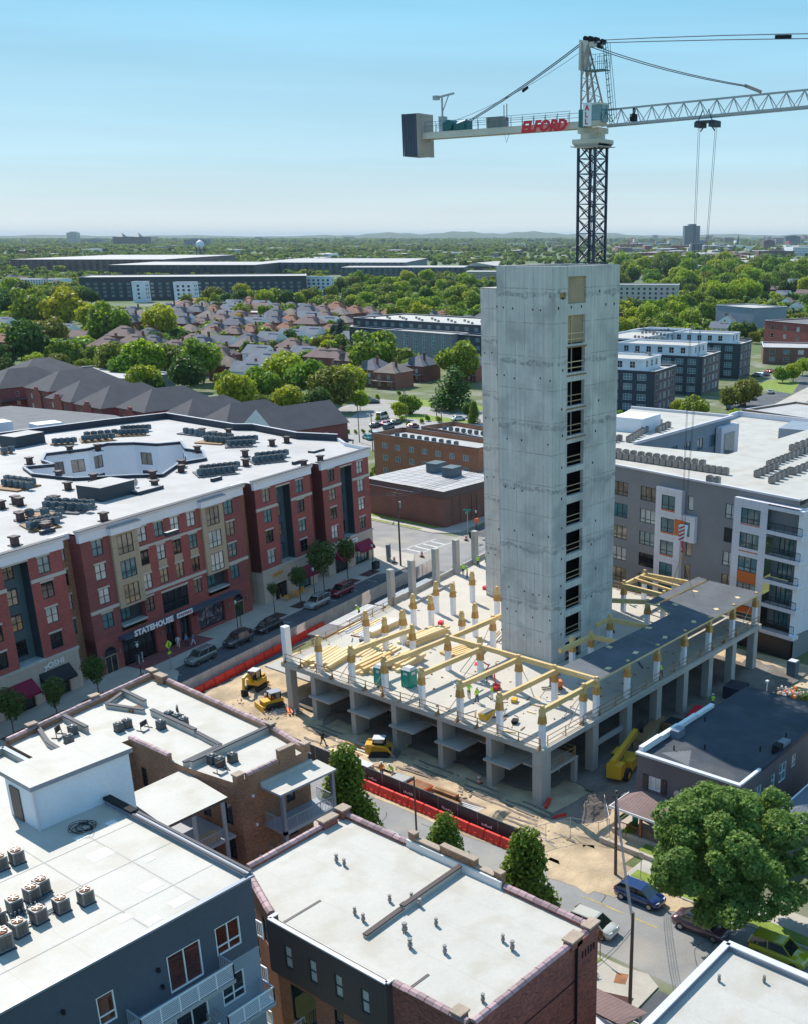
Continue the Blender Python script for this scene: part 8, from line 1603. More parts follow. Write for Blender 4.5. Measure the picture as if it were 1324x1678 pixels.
for (px, py) in [(1185, 478), (1203, 480), (1262, 472), (1283, 481), (1290, 492), (1110, 447), (1095, 462), (1148, 462), (1172, 487), (1305, 500), (1315, 478), (1195, 528), (1180, 532), (1240, 470), (1128, 488), (1066, 452), (1275, 458), (1300, 462), (830, 452), (1030, 447), (425, 520), (505, 505), (540, 500), (20, 455), (38, 458), (56, 458), (74, 461), (92, 463), (640, 505), (430, 505), (690, 487)]:
    house(px, py, K[rr.choice(['gray', 'slate', 'brown', 'cream', 'gray'])], rr.choice([.2, 1.75]), rr.uniform(.9, 1.2), 'small pitched roof house among the distant trees', 6.5, 'distant houses among the trees')
# townhouses with hip roofs behind the brick block
defm('shingle_dark', (0.075, 0.075, 0.088), .9, kind='shingle', var=.15)
TH = [(20, 26, 'wide', 206, 384, 'furthest back'), (15, 24, 'wide', 184, 356, 'at the left edge'), (16, 27, 'wide', 190, 334, 'second at the left'), (15.5, 24, 'wide', 184, 314, 'third along the row'), (15, 25, 'hip', 181, 292, 'fourth along the row'), (14.5, 24, 'hip', 182, 273, 'middle'), (15, 25, 'hip', 181, 253, 'third from the right'), (13.5, 24, 'hip', 180, 235, 'second from the right'), (14, 22, 'gable', 181, 218, 'rightmost')]
for k, (w, d, kd, x, y, nme) in enumerate(TH):
    t = thing('townhouse', 'brick townhouse with dark %s roof behind the brick block, %s' % ('gable' if kd == 'gable' else 'hip', nme), 'house', (x, y, 0), -.06)
    roofed(t, d, w, 6.2 + .5 * (k % 3), 5.0, 'brick_dark', 'shingle_dark', kd != 'gable', False)
    for s in (-1, 1) if kd == 'gable' else (0,):
        mb = MB(); cx = -d / 2 - .5; y0 = s * 4; mb.prism([(cx, y0 - 2.6), (cx + .5, y0 - 2.6), (cx + .5, y0 + 2.6), (cx, y0 + 2.6)], 0, 6.4); mb.prism([(cx, y0 - 1.6), (cx + .5, y0 - 1.6), (cx + .5, y0 + 1.6), (cx, y0 + 1.6)], 6.4, 7.2); mb.prism([(cx, y0 - .8), (cx + .5, y0 - .8), (cx + .5, y0 + .8), (cx, y0 + .8)], 7.2, 7.9); g_ = mb.build('stepped_gable', M['brick_red'], t)
        mb = MB(); mb.hexa([(cx + .3, y0 - 2.4, 6.0), (cx + 5, y0, 7.4), (cx + 5, y0 + .1, 7.4), (cx + .3, y0 + 2.4, 6.0), (cx + .3, y0 - .1, 7.5), (cx + 5, y0, 7.6), (cx + 5, y0 + .1, 7.6), (cx + .3, y0 + .1, 7.5)]); mb.build('cross_roof', M['shingle_dark'], g_)
mb = MB(); t = thing('building', 'low dark grey roofed building with two white plant boxes at the left edge', 'building', (0, 0, 0)); mb.prism([(95, 208), (150, 222), (158, 262), (150, 300), (95, 300)], 0, 8.2, 0, 1); mb.build('wall', [M['brick_dark'], M['roof_gray']], t)
for (x, y, s) in ((131, 247, 6), (124, 258, 7), (147, 236, 6)): mb = MB(); mb.obox(x, y, 8.2, 11.2, s, s * .8, -.1); mb.build('plant_box' if x < 140 else 'hip_roof', M['white_wall'] if x < 140 else M['roof_gray'], t)
block('low white roofed hall behind the left townhouses', (218, 395), (216, 350), 20, 5.5, 'gray_light', 'roof_offwhite', None)
block('purple brick shops with long white roofs beyond the houses', (455, 600), (500, 505), 22, 6, 'brick_red', 'roof_offwhite', (7, 2.4, 1.6, (2,), 2), fm='coping_light'); block('long brick shop with a low rust red roof', (478, 705), (552, 790), -28, 5, 'brick_orange', 'shingle_rust', None, sides=False); block('low brick shop row right of the purple shops', (420, 470), (436, 440), 20, 5, 'brick_red', 'roof_offwhite', (6, 2, 1.5, (1.6,), 2), fm='coping_light')
block('brown brick shops right of the stepped flats', (440, 218), (455, 190), 25, 7, 'brick_office', 'roof_offwhite', (6, 2.4, 1.8, (1.2, 4.2), 2), fm='coping_light'); block('dark red brick hall at the right edge beyond the shops', (520, 258), (500, 205), 40, 12, 'brick_red', 'roof_gray', (9, 2, 2.2, (4, 8), 1), fm='coping_light'); block('pale teal windowless block beyond the stepped flats', (572, 315), (560, 285), 24, 15, 'ac_blue' if 'ac_blue' in M else 'slate_blue', 'roof_white', None); block('grey and cream office block right of the core tower', (735, 520), (770, 458), 25, 16, 'stone_trim', 'roof_offwhite', (4.5, 2, 1.8, (2, 5.3, 8.6, 12), 1), fm='coping_light', glass='glass_dark')
block('long navy and white flats across the middle distance', W(135, 493), W(505, 489), 60, 19, 'navy_siding', 'roof_offwhite', (6.5, 2.6, 1.6, (3, 6.2, 9.4, 12.6), 2), glass='glass_teal_reflect', fm='coping_light', name='apartment_building')
for (a, b, y) in ((220, 240, 494), (288, 320, 495), (503, 545, 482)): block('white bay block with punched windows, %s along the navy flats' % {220: 'left', 288: 'middle', 503: 'right'}[a], W(a, y + 2), W(b, y + 2), 14, 16.4, 'white_wall', 'roof_offwhite', (4.4, 1.9, 1.7, (3, 6.2, 9.4, 12.4), 1), glass='glass_dark', fm='frame_dark')
# ================================================================== TREES
def crown_mesh(name, n, ls, m, seed, lobes=18, sz=1.0, flat=.85, cone=False, spread=.55, lr=(.30, .48)):
    r = np.random.default_rng(seed); c = r.normal(size=(lobes, 3)); c /= np.linalg.norm(c, axis=1)[:, None]; c[:, 2] = c[:, 2] * .9 + .08
    c *= (spread * r.uniform(.7, 1.15, lobes))[:, None]; c[0] = 0; rad = r.uniform(lr[0], lr[1], lobes); rad[0] = .55
    if cone:
        t = r.uniform(-1, 1, lobes); an = r.uniform(0, 6.28, lobes); w = (1 - (t + 1) / 2) ** .75 * .5 + .06; c = np.stack([np.cos(an) * w * .8, np.sin(an) * w * .8, t * 1.25], 1); rad = .2 + w * .42
    k = r.choice(lobes, n, p=rad ** 2 / (rad ** 2).sum()); d = r.normal(size=(n, 3)); d /= np.linalg.norm(d, axis=1)[:, None]
    p = c[k] + d * (rad[k] * r.uniform(.55, 1.08, n) ** .5)[:, None] * (1 + .12 * np.sin(9 * d[:, 0] + k)[:, None]); p[:, 2] *= flat
    nn = d * .7 + r.normal(size=(n, 3)) * .55 + np.array([0, 0, .25]); nn /= np.linalg.norm(nn, axis=1)[:, None]
    a = np.cross(nn, r.normal(size=(n, 3))); a /= np.linalg.norm(a, axis=1)[:, None]; b = np.cross(nn, a); s = (ls * r.uniform(.6, 1.35, n))[:, None]; a *= s; b *= s * .75
    v = np.stack([p - a, p - b * .9 + nn * s * .12, p + a, p + b * .9 + nn * s * .12], 1).reshape(-1, 3) * sz
    me = bpy.data.meshes.new(name); me.vertices.add(4 * n); me.vertices.foreach_set('co', v.ravel()); me.loops.add(4 * n); me.loops.foreach_set('vertex_index', np.arange(4 * n)); me.polygons.add(n); me.polygons.foreach_set('loop_start', np.arange(0, 4 * n, 4)); me.materials.append(M[m]); me.update(); me.validate(); return me
def trunk_mesh(h=1.0, r=.07, seed=0, limbs=7, sp=.5):
    q = random.Random(seed); mb = MB(); mb.tube((0, 0, 0), (0, 0, h * .55), r, 8, r2=r * .75); mb.tube((0, 0, h * .55), (.03, .02, h), r * .75, 7, r2=r * .35)
    for i in range(limbs): a = i * 2.4 + q.uniform(-.4, .4); z = h * q.uniform(.5, .85); mb.tube((0, 0, z), (math.cos(a) * sp, math.sin(a) * sp, z + h * .38), r * .38, 5, r2=r * .12)
    return mb.build('trunk', M['bark'], me_only=True)
CRM = {k: [crown_mesh('crown', 3600, .085, k, 11 + i + 3 * j) for i in range(2)] for j, k in enumerate(['leaf_green', 'leaf_bright', 'leaf_dark', 'leaf_olive', 'leaf_gold', 'leaf_blue'])}
TRK = trunk_mesh(1.0, .05, 3)
def tree(px, py, rp, k, label, group=None, x=None, y=None, rad=None):
    if x is None:
        rad = 5
        for _ in range(4): x, y = W(px, py, rad * 1.25); dep = Vector((x, y, rad * 1.25 - CAMH)).dot(_fw); rad = rp * dep / _F
    t = thing('tree', label, 'tree', (x, y, 0), random.uniform(0, 6), group); s = rad * 1.3
    link('crown', random.choice(CRM[k]), t, (0, 0, rad * 1.25), random.uniform(0, 6), (s, s * random.uniform(.9, 1.1), s * random.uniform(.95, 1.12))); link('trunk', TRK, t, (0, 0, 0), 0, (rad, rad, rad * 1.3)); return t
G_, B_, D_, O_, Y_ = 'leaf_green', 'leaf_bright', 'leaf_dark', 'leaf_olive', 'leaf_gold'
for a in [(48, 560, 34, D_, 'large dark green tree at the left among white houses'), (82, 545, 26, O_, 'olive leaved wide tree right of the large dark one'), (112, 575, 22, G_, 'slim green tree beside the blue gabled house'), (86, 582, 18, G_, 'green tree below the olive one, left of the slim tree'), (108, 500, 30, Y_, 'golden green tree at the left, lit brightly'), (52, 498, 28, G_, 'green tree at the left behind the dark one'), (20, 497, 22, D_, 'dark tree at the left photo edge'), (6, 585, 18, D_, 'dark tree low at the left edge'),
    (178, 527, 33, G_, 'tall green tree between the white house and the grey roof'), (150, 522, 20, B_, 'bright tree touching the tall green one'), (262, 530, 27, B_, 'bright green tree standing alone between the brown and blue roofs'), (182, 588, 28, O_, 'olive tree behind the townhouses at the left'), (238, 588, 30, B_, 'bright tree in the clump behind the townhouses'), (205, 600, 24, G_, 'green tree low in the clump behind the townhouses'), (240, 622, 24, B_, 'bright low tree nearest the townhouse roofs'), (285, 588, 26, O_, 'olive tree in the middle of the left clump'), (330, 585, 34, G_, 'tall green tree right in the left clump'), (305, 612, 24, D_, 'dark tree in the shade of the left clump'),
    (395, 640, 28, B_, 'left tree of the large clump by the car park'), (428, 628, 30, G_, 'second tree of the large clump by the car park'), (465, 612, 32, B_, 'tall bright tree in the large clump'), (505, 618, 34, G_, 'broad green tree in the centre of the large clump'), (545, 632, 34, O_, 'olive tree at the right of the large clump'), (572, 622, 26, B_, 'bright tree at the right end of the large clump'), (470, 655, 24, B_, 'low bright tree at the front of the large clump'), (520, 660, 26, D_, 'dark tree at the foot of the large clump'), (435, 662, 18, O_, 'small olive tree beside the last townhouse roof'), (590, 655, 14, B_, 'small tree by the driveway'),
    (612, 574, 36, G_, 'large green tree in front of the dark teal flats'), (748, 588, 32, G_, 'large green tree in front of the dark teal flats, next to the core'), (475, 555, 14, 'leaf_dark', 'round dark tree beside the rust roofed houses'), (545, 535, 12, G_, 'small green tree by the left end of the teal flats'), (392, 530, 14, Y_, 'yellow green tree behind the rust roofs'), (505, 697, 16, B_, 'young bright tree at the end of the townhouses'), (525, 690, 14, Y_, 'yellow green bush by the car park corner'), (655, 672, 12, B_, 'small street tree by the parked cars'), (672, 660, 15, G_, 'leafy street tree before the brick house'), (765, 672, 9, D_, 'small tree beside the slim cypress'),
    (1137, 668, 22, G_, 'tree at the foot of the nearest dark blue wing'), (1115, 668, 14, B_, 'tree at the left foot of the dark blue wings'), (1222, 640, 20, O_, 'olive street tree beside the furthest dark blue wing'), (1196, 650, 16, O_, 'street tree between two dark blue wings'), (1203, 690, 17, B_, 'bright tree in front of the timber fronted building'), (1300, 607, 15, B_, 'street tree on the green at the right'), (1282, 612, 12, G_, 'second street tree on the green at the right'), (1315, 600, 12, B_, 'third street tree on the green at the right edge'), (1012, 680, 8, B_, 'small tree just right of the core'), (1020, 540, 16, B_, 'tree just right of the core above the stepped flats')]: tree(*a)
rr = random.Random(8); n_ = 0
ROWT = [(330, 820, 490, 13, 26, 8), (300, 800, 500, 12, 22, 12), (1005, 1130, 512, 15, 20, 16), (1100, 1230, 470, 14, 17, 13), (1010, 1324, 448, 13, 24, 14), (1010, 1200, 432, 11, 18, 10), (1200, 1324, 436, 11, 14, 12), (0, 150, 478, 12, 12, 12), (380, 560, 468, 10, 16, 10), (640, 800, 508, 15, 10, 14), (1120, 1180, 498, 16, 7, 12), (560, 780, 465, 10, 20, 12), (1030, 1330, 462, 12, 16, 12), (330, 560, 515, 11, 9, 10), (600, 680, 560, 12, 3, 6), (130, 600, 612, 14, 12, 30), (0, 200, 600, 16, 8, 20), (180, 600, 555, 9, 16, 25), (0, 330, 505, 15, 16, 14), (600, 800, 545, 10, 6, 10)]
RN = ['behind the rust roofs', 'behind the shops', 'above the stepped flats', 'right of the office block', 'near the church hall', 'below the right horizon', 'at the far right', 'at the far left', 'by the distant lot', 'behind the teal flats', 'by the pink tree', 'below the long sheds', 'in the right belt', 'among the middle houses', 'by the teal flats', 'behind the townhouses', 'at the left edge', 'among the tight house rows', 'left of the golden tree', 'before the teal flats']
CN = {G_: 'green', B_: 'bright green', D_: 'dark green', O_: 'olive green'}
for (a, b, y, r, n, dy), rn in zip(ROWT, RN):
    for i in range(n):
        px, py = a + (b - a) * (i + rr.random()) / n, y + rr.uniform(-dy, dy)
        if 780 < px < 1006 or n_ > 262: continue
        n_ += 1; f_ = rr.uniform(.75, 1.25); k_ = rr.choice([G_, G_, B_, D_, O_, B_, G_]); tree(px, py, r * f_, k_, '%s %s tree %s' % (['small', 'middling', 'large'][int((f_ - .75) * 5.99)], CN[k_], rn), 'trees ' + rn)
tree(1079, 489, 9, 'leaf_olive', 'x')
t = [o for o in COL.objects if o.get('label') == 'x'][-1]; t['label'] = 'pink blossoming tree by the grey and cream office'; cm = crown_mesh('crown', 900, .12, 'leaf_pink', 5)
for c in t.children:
    if c.name.startswith('crown'): c.data = cm
cn_ = crown_mesh('crown', 9000, .055, 'leaf_pear', 41, 60, 1, 1, True); cb_ = crown_mesh('crown', 2600, .07, 'leaf_dark', 45, 46, 1, 1, True); cs_ = crown_mesh('crown', 2600, .07, 'leaf_blue', 46, 46, 1, 1, True)
def cone(label, x, y, rad, h, me):
    t = thing('conical_tree', label, 'tree', (x, y, 0)); link('crown', me, t, (0, 0, h * .52), random.uniform(0, 6), (rad * 2, rad * 2, h / 2.7)); link('trunk', TRK, t, (0, 0, 0), 0, (1.6, 1.6, h * .5))
cone('tall narrow green tree beside the grey timber porches', 58.0, 66.9, 1.75, 9.2, cn_); cone('narrow green tree in front of the raised brick parapet', 56.4, 53.5, 1.5, 7.6, cn_); cone('narrow green tree right of the large white roof, nearest the street crossing', 57.0, 45.5, 1.75, 8.8, cn_)
bx_, by_ = W(742, 672); cone('large dark spreading cedar in front of the brick houses', bx_, by_, 4.6, 13, cb_); bx_, by_ = W(776, 694); cone('slim bright cypress beside the core tower', bx_, by_, 1.2, 6.5, cn_); bx_, by_ = W(560, 568); cone('blue green spruce by the teal flats', bx_, by_, 3.2, 13, cs_); bx_, by_ = W(549, 566); cone('smaller blue spruce left of the blue green one', bx_, by_, 2.4, 10, cs_)
# hero maple
t = thing('maple_tree', 'large broad maple beside the dark grey building, casting shade on parked cars', 'tree', (*W(1198, 1400, 7.4), 0)); hm_ = crown_mesh('crown', 60000, .026, 'leaf_maple', 77, 120, 1, .9, False, .86, (.09, .19)); link('crown', hm_, t, (0, 0, 7.4), 0, (6.7, 6.7, 5.9)); link('trunk', trunk_mesh(6.5, .38, 5, 10, 2.6), t)
t = thing('maple_tree', 'part of a leafy tree at the lower right photo edge', 'tree', (71.0, 24.3, 0)); link('crown', crown_mesh('crown', 9000, .055, 'leaf_maple', 78, 26), t, (0, 0, 4.2), 0, 3.3); link('trunk', trunk_mesh(4, .25, 5), t)
cst = crown_mesh('crown', 2200, .075, 'leaf_street', 61, 16, 1, 1.15, False, .5)
for (s, y, r, h, l) in [(-13.1, -4.4, 1.8, 3.7, 'dark street tree at the left edge in front of the red awning'), (-7.6, -4.9, 1.6, 3.2, 'dark street tree in front of the black awning'), (-1.4, -4.9, 1.7, 3.6, 'dark street tree at the gap between the two left bays'), (31.8, -4.6, .95, 4.0, 'thin young street tree in front of the lettered cafe'), (37.6, -4.8, 1.5, 4.4, 'small street tree left of the lamp by the cafe'), (44.4, -4.1, 2.5, 5.6, 'tall street tree in the gap between the two right bays'), (50.3, -4.4, 1.9, 5.2, 'reddish street tree in front of the right awnings'), (24.5, -4.6, .5, 3.6, 'bare young street tree by the black car')]:
    x, yy = hs(s, y); t = thing('street_tree', l, 'tree', (x, yy, .13)); link('crown', cst, t, (0, 0, h), random.uniform(0, 6), (r, r, r * 1.15)); mb = MB(); mb.tube((0, 0, 0), (0, 0, h + r * .4), .08, 6, r2=.03); mb.build('trunk', M['bark'], t)
# bushes, hedge, car park
bsh = crown_mesh('bush', 700, .12, 'leaf_green', 91, 9)
for i, (px, py, r) in enumerate([(1033, 1371, .9), (660, 692, 1.2), (700, 690, 1.3), (718, 692, 1.2), (690, 694, 1.0), (668, 698, 1.0), (560, 712, .8), (572, 711, .8), (584, 711, .8), (596, 710, .8), (608, 712, .9), (620, 690, 1.2), (616, 775, 1.2), (610, 782, .9), (620, 655, 1.2), (655, 648, 1.1), (590, 640, 1.6), (548, 714, 1)]):
    x, y = W(px, py); tag(link('bush', bsh, None, (x, y, r * .7), i, r), 'round clipped bush on the lawn by the porch of the dark grey building' if i == 0 else 'low round bush edging the car park', 'bush', None if i == 0 else 'bushes round the car park')
sheet('car_park', [(196, 205), (232, 196), (262, 232), (256, 268), (214, 240), (196, 228)], .01, 'gravel_lot'); sheet('road', [(226, 262), (262, 276), (268, 232), (250, 200), (244, 205), (252, 235), (248, 252)], .015, 'gravel_lot')
lawn([(256, 262), (270, 262), (272, 222), (264, 222)], .02); lawn([(360, 166), (392, 178), (392, 190), (368, 186)], .02); lawn([(238, 240), (247, 240), (246, 214), (240, 214)], .02)
sheet('road', hsq(180, 3, 260, 70), .006, 'asphalt'); sheet('forecourt', [hs(60, -16), hs(420, -16), hs(420, -24), hs(60, -24)], .006, 'sidewalk')
for (px, py, k, p, a, l) in [(616, 700, 'sedan', 'black', .3, 'black car at the left end of the car park'), (638, 703, 'suv', 'darkgrey', .3, 'dark car next to the black one in the car park'), (628, 686, 'van', 'white', .3, 'white pickup shaped car behind the hedge'), (634, 697, 'sedan', 'red', .4, 'red car in the middle of the car park'), (650, 695, 'sedan', 'black', .3, 'black car right of the red one'), (604, 720, 'sedan', 'teal', 1.2, 'teal car half hidden by the brick block roof'), (614, 716, 'suv', 'white', 1.1, 'white car beside the teal one'), (676, 702, 'sedan', 'wine', .2, 'small red vehicle behind the orange brown flats'),
    (665, 678, 'sedan', 'darkgrey', -1.0, 'dark blue car driving on the road by the street tree'), (602, 657, 'sedan', 'black', -.8, 'black car parked at the left on the far road'), (612, 661, 'sedan', 'darkgrey', -.8, 'dark car in front of the black one on the far road'), (750, 689, 'sedan', 'white', -.3, 'white car near the core tower on the far road'), (1255, 616, 'sedan', 'darkgrey', .2, 'dark car on the road at the right'), (1262, 645, 'sedan', 'tan', .3, 'olive car driving towards the crossing at the right'), (1205, 667, 'sedan', 'white', .2, 'white car parked in front of the dark blue wings'), (1213, 664, 'sedan', 'red', .2, 'red car behind the white one by the dark blue wings'), (1196, 671, 'suv', 'darkgrey', .2, 'dark car nearest in the row by the dark blue wings'), (1232, 655, 'suv', 'black', .2, 'black car furthest in the row by the dark blue wings'), (1247, 614, 'sedan', 'white', 1.3, 'white car in the yard left of the green'), (1260, 611, 'sedan', 'red', 1.3, 'dark red car in the yard left of the green'), (1240, 617, 'sedan', 'silver', 1.3, 'silver car in the yard left of the green'), (120, 604, 'van', 'white', .8, 'white van behind the townhouses'), (132, 606, 'sedan', 'wine', .8, 'dark red car beside the white van'), (320, 503, 'van', 'white', .2, 'white bus shaped van, left in the distant lot'), (352, 505, 'van', 'white', .2, 'white bus shaped van, right in the distant lot')]:
    x, y = W(px, py); c_ = car(l, k, p, x, y, a, full=False)
    if 'distant lot' in l: c_.scale = (2, 1.6, 1.6)
for (px, py, h, l) in ((590, 725, 11, 'grey pole beside the right end of the brick block'), (612, 740, 10, 'wooden pole between the brick block and the orange flats'), (665, 697, 11, 'pole beside the street tree'), (715, 690, 10, 'thin pole in front of the brick houses'), (723, 700, 6, 'short pole right of the thin one'), (498, 700, 12, 'pole with curved lamp by the townhouses'), (137, 628, 12, 'pale pole behind the left townhouses'), (360, 620, 12, 'pole in the middle tree clump')):
    x, y = W(px, py); upole(l, x, y, h, .14)
# ================================================================== FAR CITY
def hgt(px, pyb, pyt):
    x, y = W(px, pyb); d = _fw * _F + _rt * (px - _CX) - _up * (pyt - _CY); return CAMH + math.hypot(x, y) * d.z / math.hypot(d.x, d.y)
def far(label, px0, px1, yt, yb, m, dep=60, top=None, stuffw=True, grp=None, name='building', rm='roof_offwhite'):
    a, b = W(px0, yb), W(px1, yb); h = hgt((px0 + px1) / 2, yb, yt); L_ = math.hypot(b[0] - a[0], b[1] - a[1]); t = thing(name, label, 'building', (a[0], a[1], 0), math.atan2(b[1] - a[1], b[0] - a[0]), grp)
    mb = MB(); mb.prism([(0, 0), (L_, 0), (L_, dep), (0, dep)], 0, h, 0, 1); mb.build('wall', [M[m], M[rm]], t); n = max(2, min(22, int((px1 - px0) / 2.2))); rows = max(1, min(14, int((yb - yt) / 2.6))); mb = MB()
    if stuffw:
        for i in range(n):
            for j in range(rows): x0 = L_ * (i + .25) / n; z0 = h * (j + .3) / (rows + .3); mb.box(x0, -.25, z0, x0 + L_ / n * .5, 0, z0 + h / (rows + .3) * .5)
        mb.build('windows', M['glass_dark'], t)['kind'] = 'stuff'
    if top == 'spires':
        for f in (.22, .70): mb = MB(); w = L_ * .17; mb.hexa([(L_ * f - w * .5, 0, h), (L_ * f + w * .5, 0, h), (L_ * f + w * .5, dep, h), (L_ * f - w * .5, dep, h), (L_ * f - 1, dep / 2, h * 1.42), (L_ * f + 1, dep / 2, h * 1.42), (L_ * f + 1, dep / 2 + 1, h * 1.42), (L_ * f - 1, dep / 2 + 1, h * 1.42)]); mb.build('pyramid_roof', M['ac_teal'], t)
    if top == 'gable': mb = MB(); mb.hexa([(0, 0, h), (L_, 0, h), (L_, dep, h), (0, dep, h), (L_ * .3, 0, h * 1.5), (L_ * .32, 0, h * 1.5), (L_, dep, h * 1.5), (L_ * .9, dep, h * 1.5)]); mb.build('gable_roof', M['roof_white'], t)
    if top == 'cap': mb = MB(); mb.box(L_ * .3, 2, h, L_ * .75, dep - 2, h * 1.08); mb.build('roof_house', M[m], t)
    return t
for a in [('wide red brown block with two pyramid roofs on the horizon', 187, 243, 388, 404, 'brick_purple', 60, 'spires'), ('slim pale tower at the left of the horizon', 112, 128, 381, 400, 'stone_trim', 60, 'cap'), ('low grey block right of the slim pale tower', 144, 168, 392, 401, 'gray_light', 60, 'cap'), ('grey slab behind the water tower', 303, 341, 392, 405, 'gray_light', 60, 'cap'), ('small block on the left horizon', 66, 88, 393, 396, 'gray_light', 60), ('dark glass tower on the right horizon', 1120, 1145, 370, 406, 'ac_teal', 70, 'cap'), ('small dark glass block in front of the horizon tower', 1132, 1149, 399, 415, 'ac_teal', 40), ('pale grey block at the right horizon', 1270, 1290, 392, 402, 'gray_light', 60), ('stepped dark block at the far right horizon', 1286, 1310, 387, 403, 'ac_teal', 60, 'cap'), ('brown block with a mast on the right horizon', 1250, 1268, 394, 410, 'brick_purple', 60, 'cap'), ('small pale tower on the right horizon', 1069, 1077, 385, 394, 'gray_light', 50), ('brown church shaped factory below the right horizon', 1242, 1300, 411, 421, 'brick_purple', 60, 'cap'), ('white arena roof at the right edge', 1298, 1330, 405, 419, 'white_wall', 120),
    ('long white roofed factory across the left distance', 20, 270, 425, 445, 'brick_purple', 420), ('dark long warehouse below the water tower', 180, 420, 434, 456, 'navy_siding', 180), ('long teal roofed sheds in the centre distance', 420, 665, 430, 450, 'ac_teal', 300), ('dark long shed continuing right', 560, 760, 438, 453, 'ac_teal', 90), ('white gabled arena in the centre distance', 764, 815, 436, 447, 'brick_purple', 110, 'gable'), ('cream office with dark windows left of the core top', 763, 812, 445, 464, 'stone_trim', 40), ('white gabled church hall among the right trees', 1168, 1213, 430, 437, 'white_wall', 40), ('teal grey block low at the right of centre', 1148, 1180, 446, 462, 'slate_blue', 30), ('rust red low school in the right trees', 1268, 1305, 459, 468, 'brick_office', 40), ('pale terrace of white houses at the left', 0, 95, 458, 472, 'white_wall', 40, None, True, None, 'building', 'roof_gray'), ('red brick mill below the long factory', 180, 260, 437, 448, 'brick_red', 60), ('grey block under the horizon right of the crane mast', 1010, 1060, 415, 422, 'gray_light', 60), ('dark red low block right of the mast', 1046, 1080, 414, 424, 'brick_red', 60), ('brown hall under the core right side', 1010, 1062, 512, 535, 'brick_office', 20)]: far(*a)
rr = random.Random(33)
for i in range(260):
    py = 394 + rr.random() ** 1.3 * 46; px = rr.uniform(0, 1324)
    if 800 < px < 1000 and py > 425: continue
    if rr.random() < .5: px = rr.uniform(1010, 1324)
    w = rr.uniform(6, 34) * (1 if py > 405 else .6); far('low distant city block between tree belts', px, px + w, py - rr.uniform(3, 10 if px > 1010 else 7), py, rr.choice(['gray_light', 'stone_trim', 'brick_red', 'white_wall', 'brick_purple', 'ac_teal', 'brick_office']), rr.uniform(30, 140), None, i % 3 == 0, 'low distant city blocks')
t = thing('water_tower', 'white water tower with dark legs left of centre on the skyline', 'water tower', (*W(331.5, 428), 0)); s = 26 / 1894 * 0 + 1; mb = MB()
for i in range(8): z0, z1 = 24 + i * 2.0, 26 + i * 2.0; r0, r1 = [math.sqrt(max(.02, 1 - ((z - 33) / 9.2) ** 2)) * 9 for z in (z0, z1)]; mb.tube((0, 0, z0), (0, 0, z1), r0, 16, r2=r1)
mb.tube((0, 0, 40), (0, 0, 43.5), 6, 12, r2=.8); mb.build('tank', M['white_wall'], t); mb = MB(); mb.tube((0, 0, 0), (0, 0, 25), 1.6, 8)
for a in range(5): mb.tube((math.cos(a * 1.26) * 11, math.sin(a * 1.26) * 11, 0), (math.cos(a * 1.26) * 8, math.sin(a * 1.26) * 8, 30), .8, 5)
mb.build('legs', M['navy_mast'], t)
for (px, yt, yb, l) in ((1227, 415, 431, 'dark church spire among the right trees'), (828, 391, 402, 'dark spire left of the core top'), (1208, 384, 404, 'thin mast on the right horizon')):
    x, y = W(px, yb); h = hgt(px, yb, yt); mb = MB(); mb.tube((0, 0, 0), (0, 0, h * .5), h * .09, 6); mb.tube((0, 0, h * .5), (0, 0, h), h * .09, 6, r2=.2); tag(mb.build('church_spire', M['navy_siding'], None, (x, y, 0)), l, 'spire')
# distant woods: instanced crowns, uncountable
src = bpy.data.collections.new('wood_crowns')
for k, (m, sd) in enumerate([('leaf_green', 1), ('leaf_bright', 2), ('leaf_dark', 3), ('leaf_far', 4), ('leaf_far', 5), ('leaf_olive', 6)]):
    o = bpy.data.objects.new('crown_source', crown_mesh('crown', 420, .19, m, 200 + sd, 12)); src.objects.link(o)
pts = []; sc = []; rg_ = np.random.default_rng(5)
def fld(x, y): return math.sin(x * .011 + 1.3 * math.sin(y * .006)) + math.sin(y * .013 + 2 + 1.1 * math.sin(x * .008)) + .6 * math.sin((x + y) * .03)
excl = [(340, 290, 402, 396), (285, 170, 430, 262), (410, 430, 520, 615), (470, 690, 580, 800), (430, 185, 545, 262), (555, 280, 600, 320), (730, 455, 800, 530), (940, 1450, 1700, 2300)]
for (d0, d1, n, s0, s1, thr) in ((330, 900, 1700, 3.4, 6.0, -1.2), (900, 1800, 3600, 3.8, 5.8, -.5), (1800, 3600, 4500, 5, 7.5, -.5), (3600, 8000, 9000, 6.5, 11, -.8), (8000, 15000, 6000, 11, 20, -9)):
    k = 0
    while k < n:
        d = math.sqrt(rg_.uniform(d0 ** 2, d1 ** 2)); a = _YAW + math.radians(rg_.uniform(-15.5, 28)); x, y = d * math.cos(a), d * math.sin(a); k += 1
        if a < _YAW + .02 and d > 900 and rg_.random() < .5: continue
        if fld(x, y) < thr or any(e[0] < x < e[2] and e[1] < y < e[3] for e in excl[:7]): continue
        if d < 900 and (x < 175 or (abs(-(x - HSO[0]) * math.sin(HSA) + (y - HSO[1]) * math.cos(HSA) + 10) < 18) or (x < 300 and y < 460)): continue
        s = rg_.uniform(s0, s1); pts.append((x, y, s * .75)); sc.append(s)
me = bpy.data.meshes.new('distant_woods'); me.from_pydata(pts, [], []); at = me.attributes.new('sc', 'FLOAT', 'POINT'); at.data.foreach_set('value', sc)
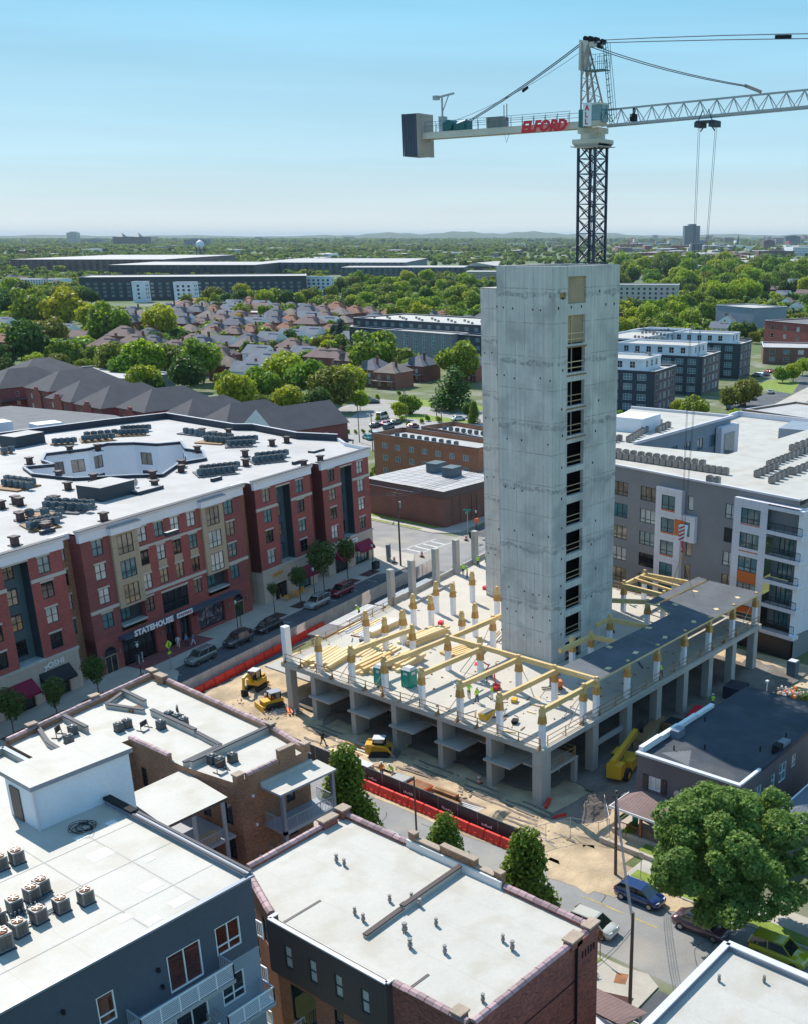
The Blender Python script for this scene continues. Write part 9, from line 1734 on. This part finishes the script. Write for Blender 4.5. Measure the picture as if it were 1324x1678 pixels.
ow = link('distant_woods', me); tag(ow, 'belts of distant trees running out to the horizon', None, None, 'stuff')
ng = bpy.data.node_groups.new('woods', 'GeometryNodeTree'); ng.interface.new_socket('Geometry', in_out='INPUT', socket_type='NodeSocketGeometry'); ng.interface.new_socket('Geometry', in_out='OUTPUT', socket_type='NodeSocketGeometry')
N = ng.nodes; gi = N.new('NodeGroupInput'); go = N.new('NodeGroupOutput'); ip = N.new('GeometryNodeInstanceOnPoints'); ci = N.new('GeometryNodeCollectionInfo'); ci.inputs['Collection'].default_value = src; ci.inputs['Separate Children'].default_value = True; ci.inputs['Reset Children'].default_value = True
na = N.new('GeometryNodeInputNamedAttribute'); na.data_type = 'FLOAT'; na.inputs['Name'].default_value = 'sc'; rv = N.new('FunctionNodeRandomValue'); rv.data_type = 'FLOAT_VECTOR'; rv.inputs[0].default_value = (0, 0, 0); rv.inputs[1].default_value = (0, 0, 6.28)
mp = ng.nodes.new('NodeGroupInput'); ml = ng.links; ml.new(gi.outputs[0], ip.inputs['Points']); ml.new(ci.outputs[0], ip.inputs['Instance']); ip.inputs['Pick Instance'].default_value = True; ml.new(rv.outputs[0], ip.inputs['Rotation']); ml.new(na.outputs[0], ip.inputs['Scale']); ml.new(ip.outputs[0], go.inputs[0])
md = ow.modifiers.new('woods', 'NODES'); md.node_group = ng
# ================================================================== AIR
hz = MB(); R1 = 27000; hz.box(-R1 * .3, -R1 * .7, -1.0, R1, R1, 130.0); ho = hz.build('haze', mat('haze_vol', (1, 1, 1), 1, var=0)); tag(ho, kind='stuff')
hm = MATS['haze_vol']; hn = hm.node_tree; [hn.nodes.remove(q) for q in list(hn.nodes)]
pv = hn.nodes.new('ShaderNodeVolumePrincipled'); pv.inputs['Color'].default_value = (0.72, 0.86, 1.0, 1); pv.inputs['Density'].default_value = 3.2e-5; pv.inputs['Anisotropy'].default_value = 0.0
hout = hn.nodes.new('ShaderNodeOutputMaterial'); hn.links.new(pv.outputs[0], hout.inputs['Volume'])
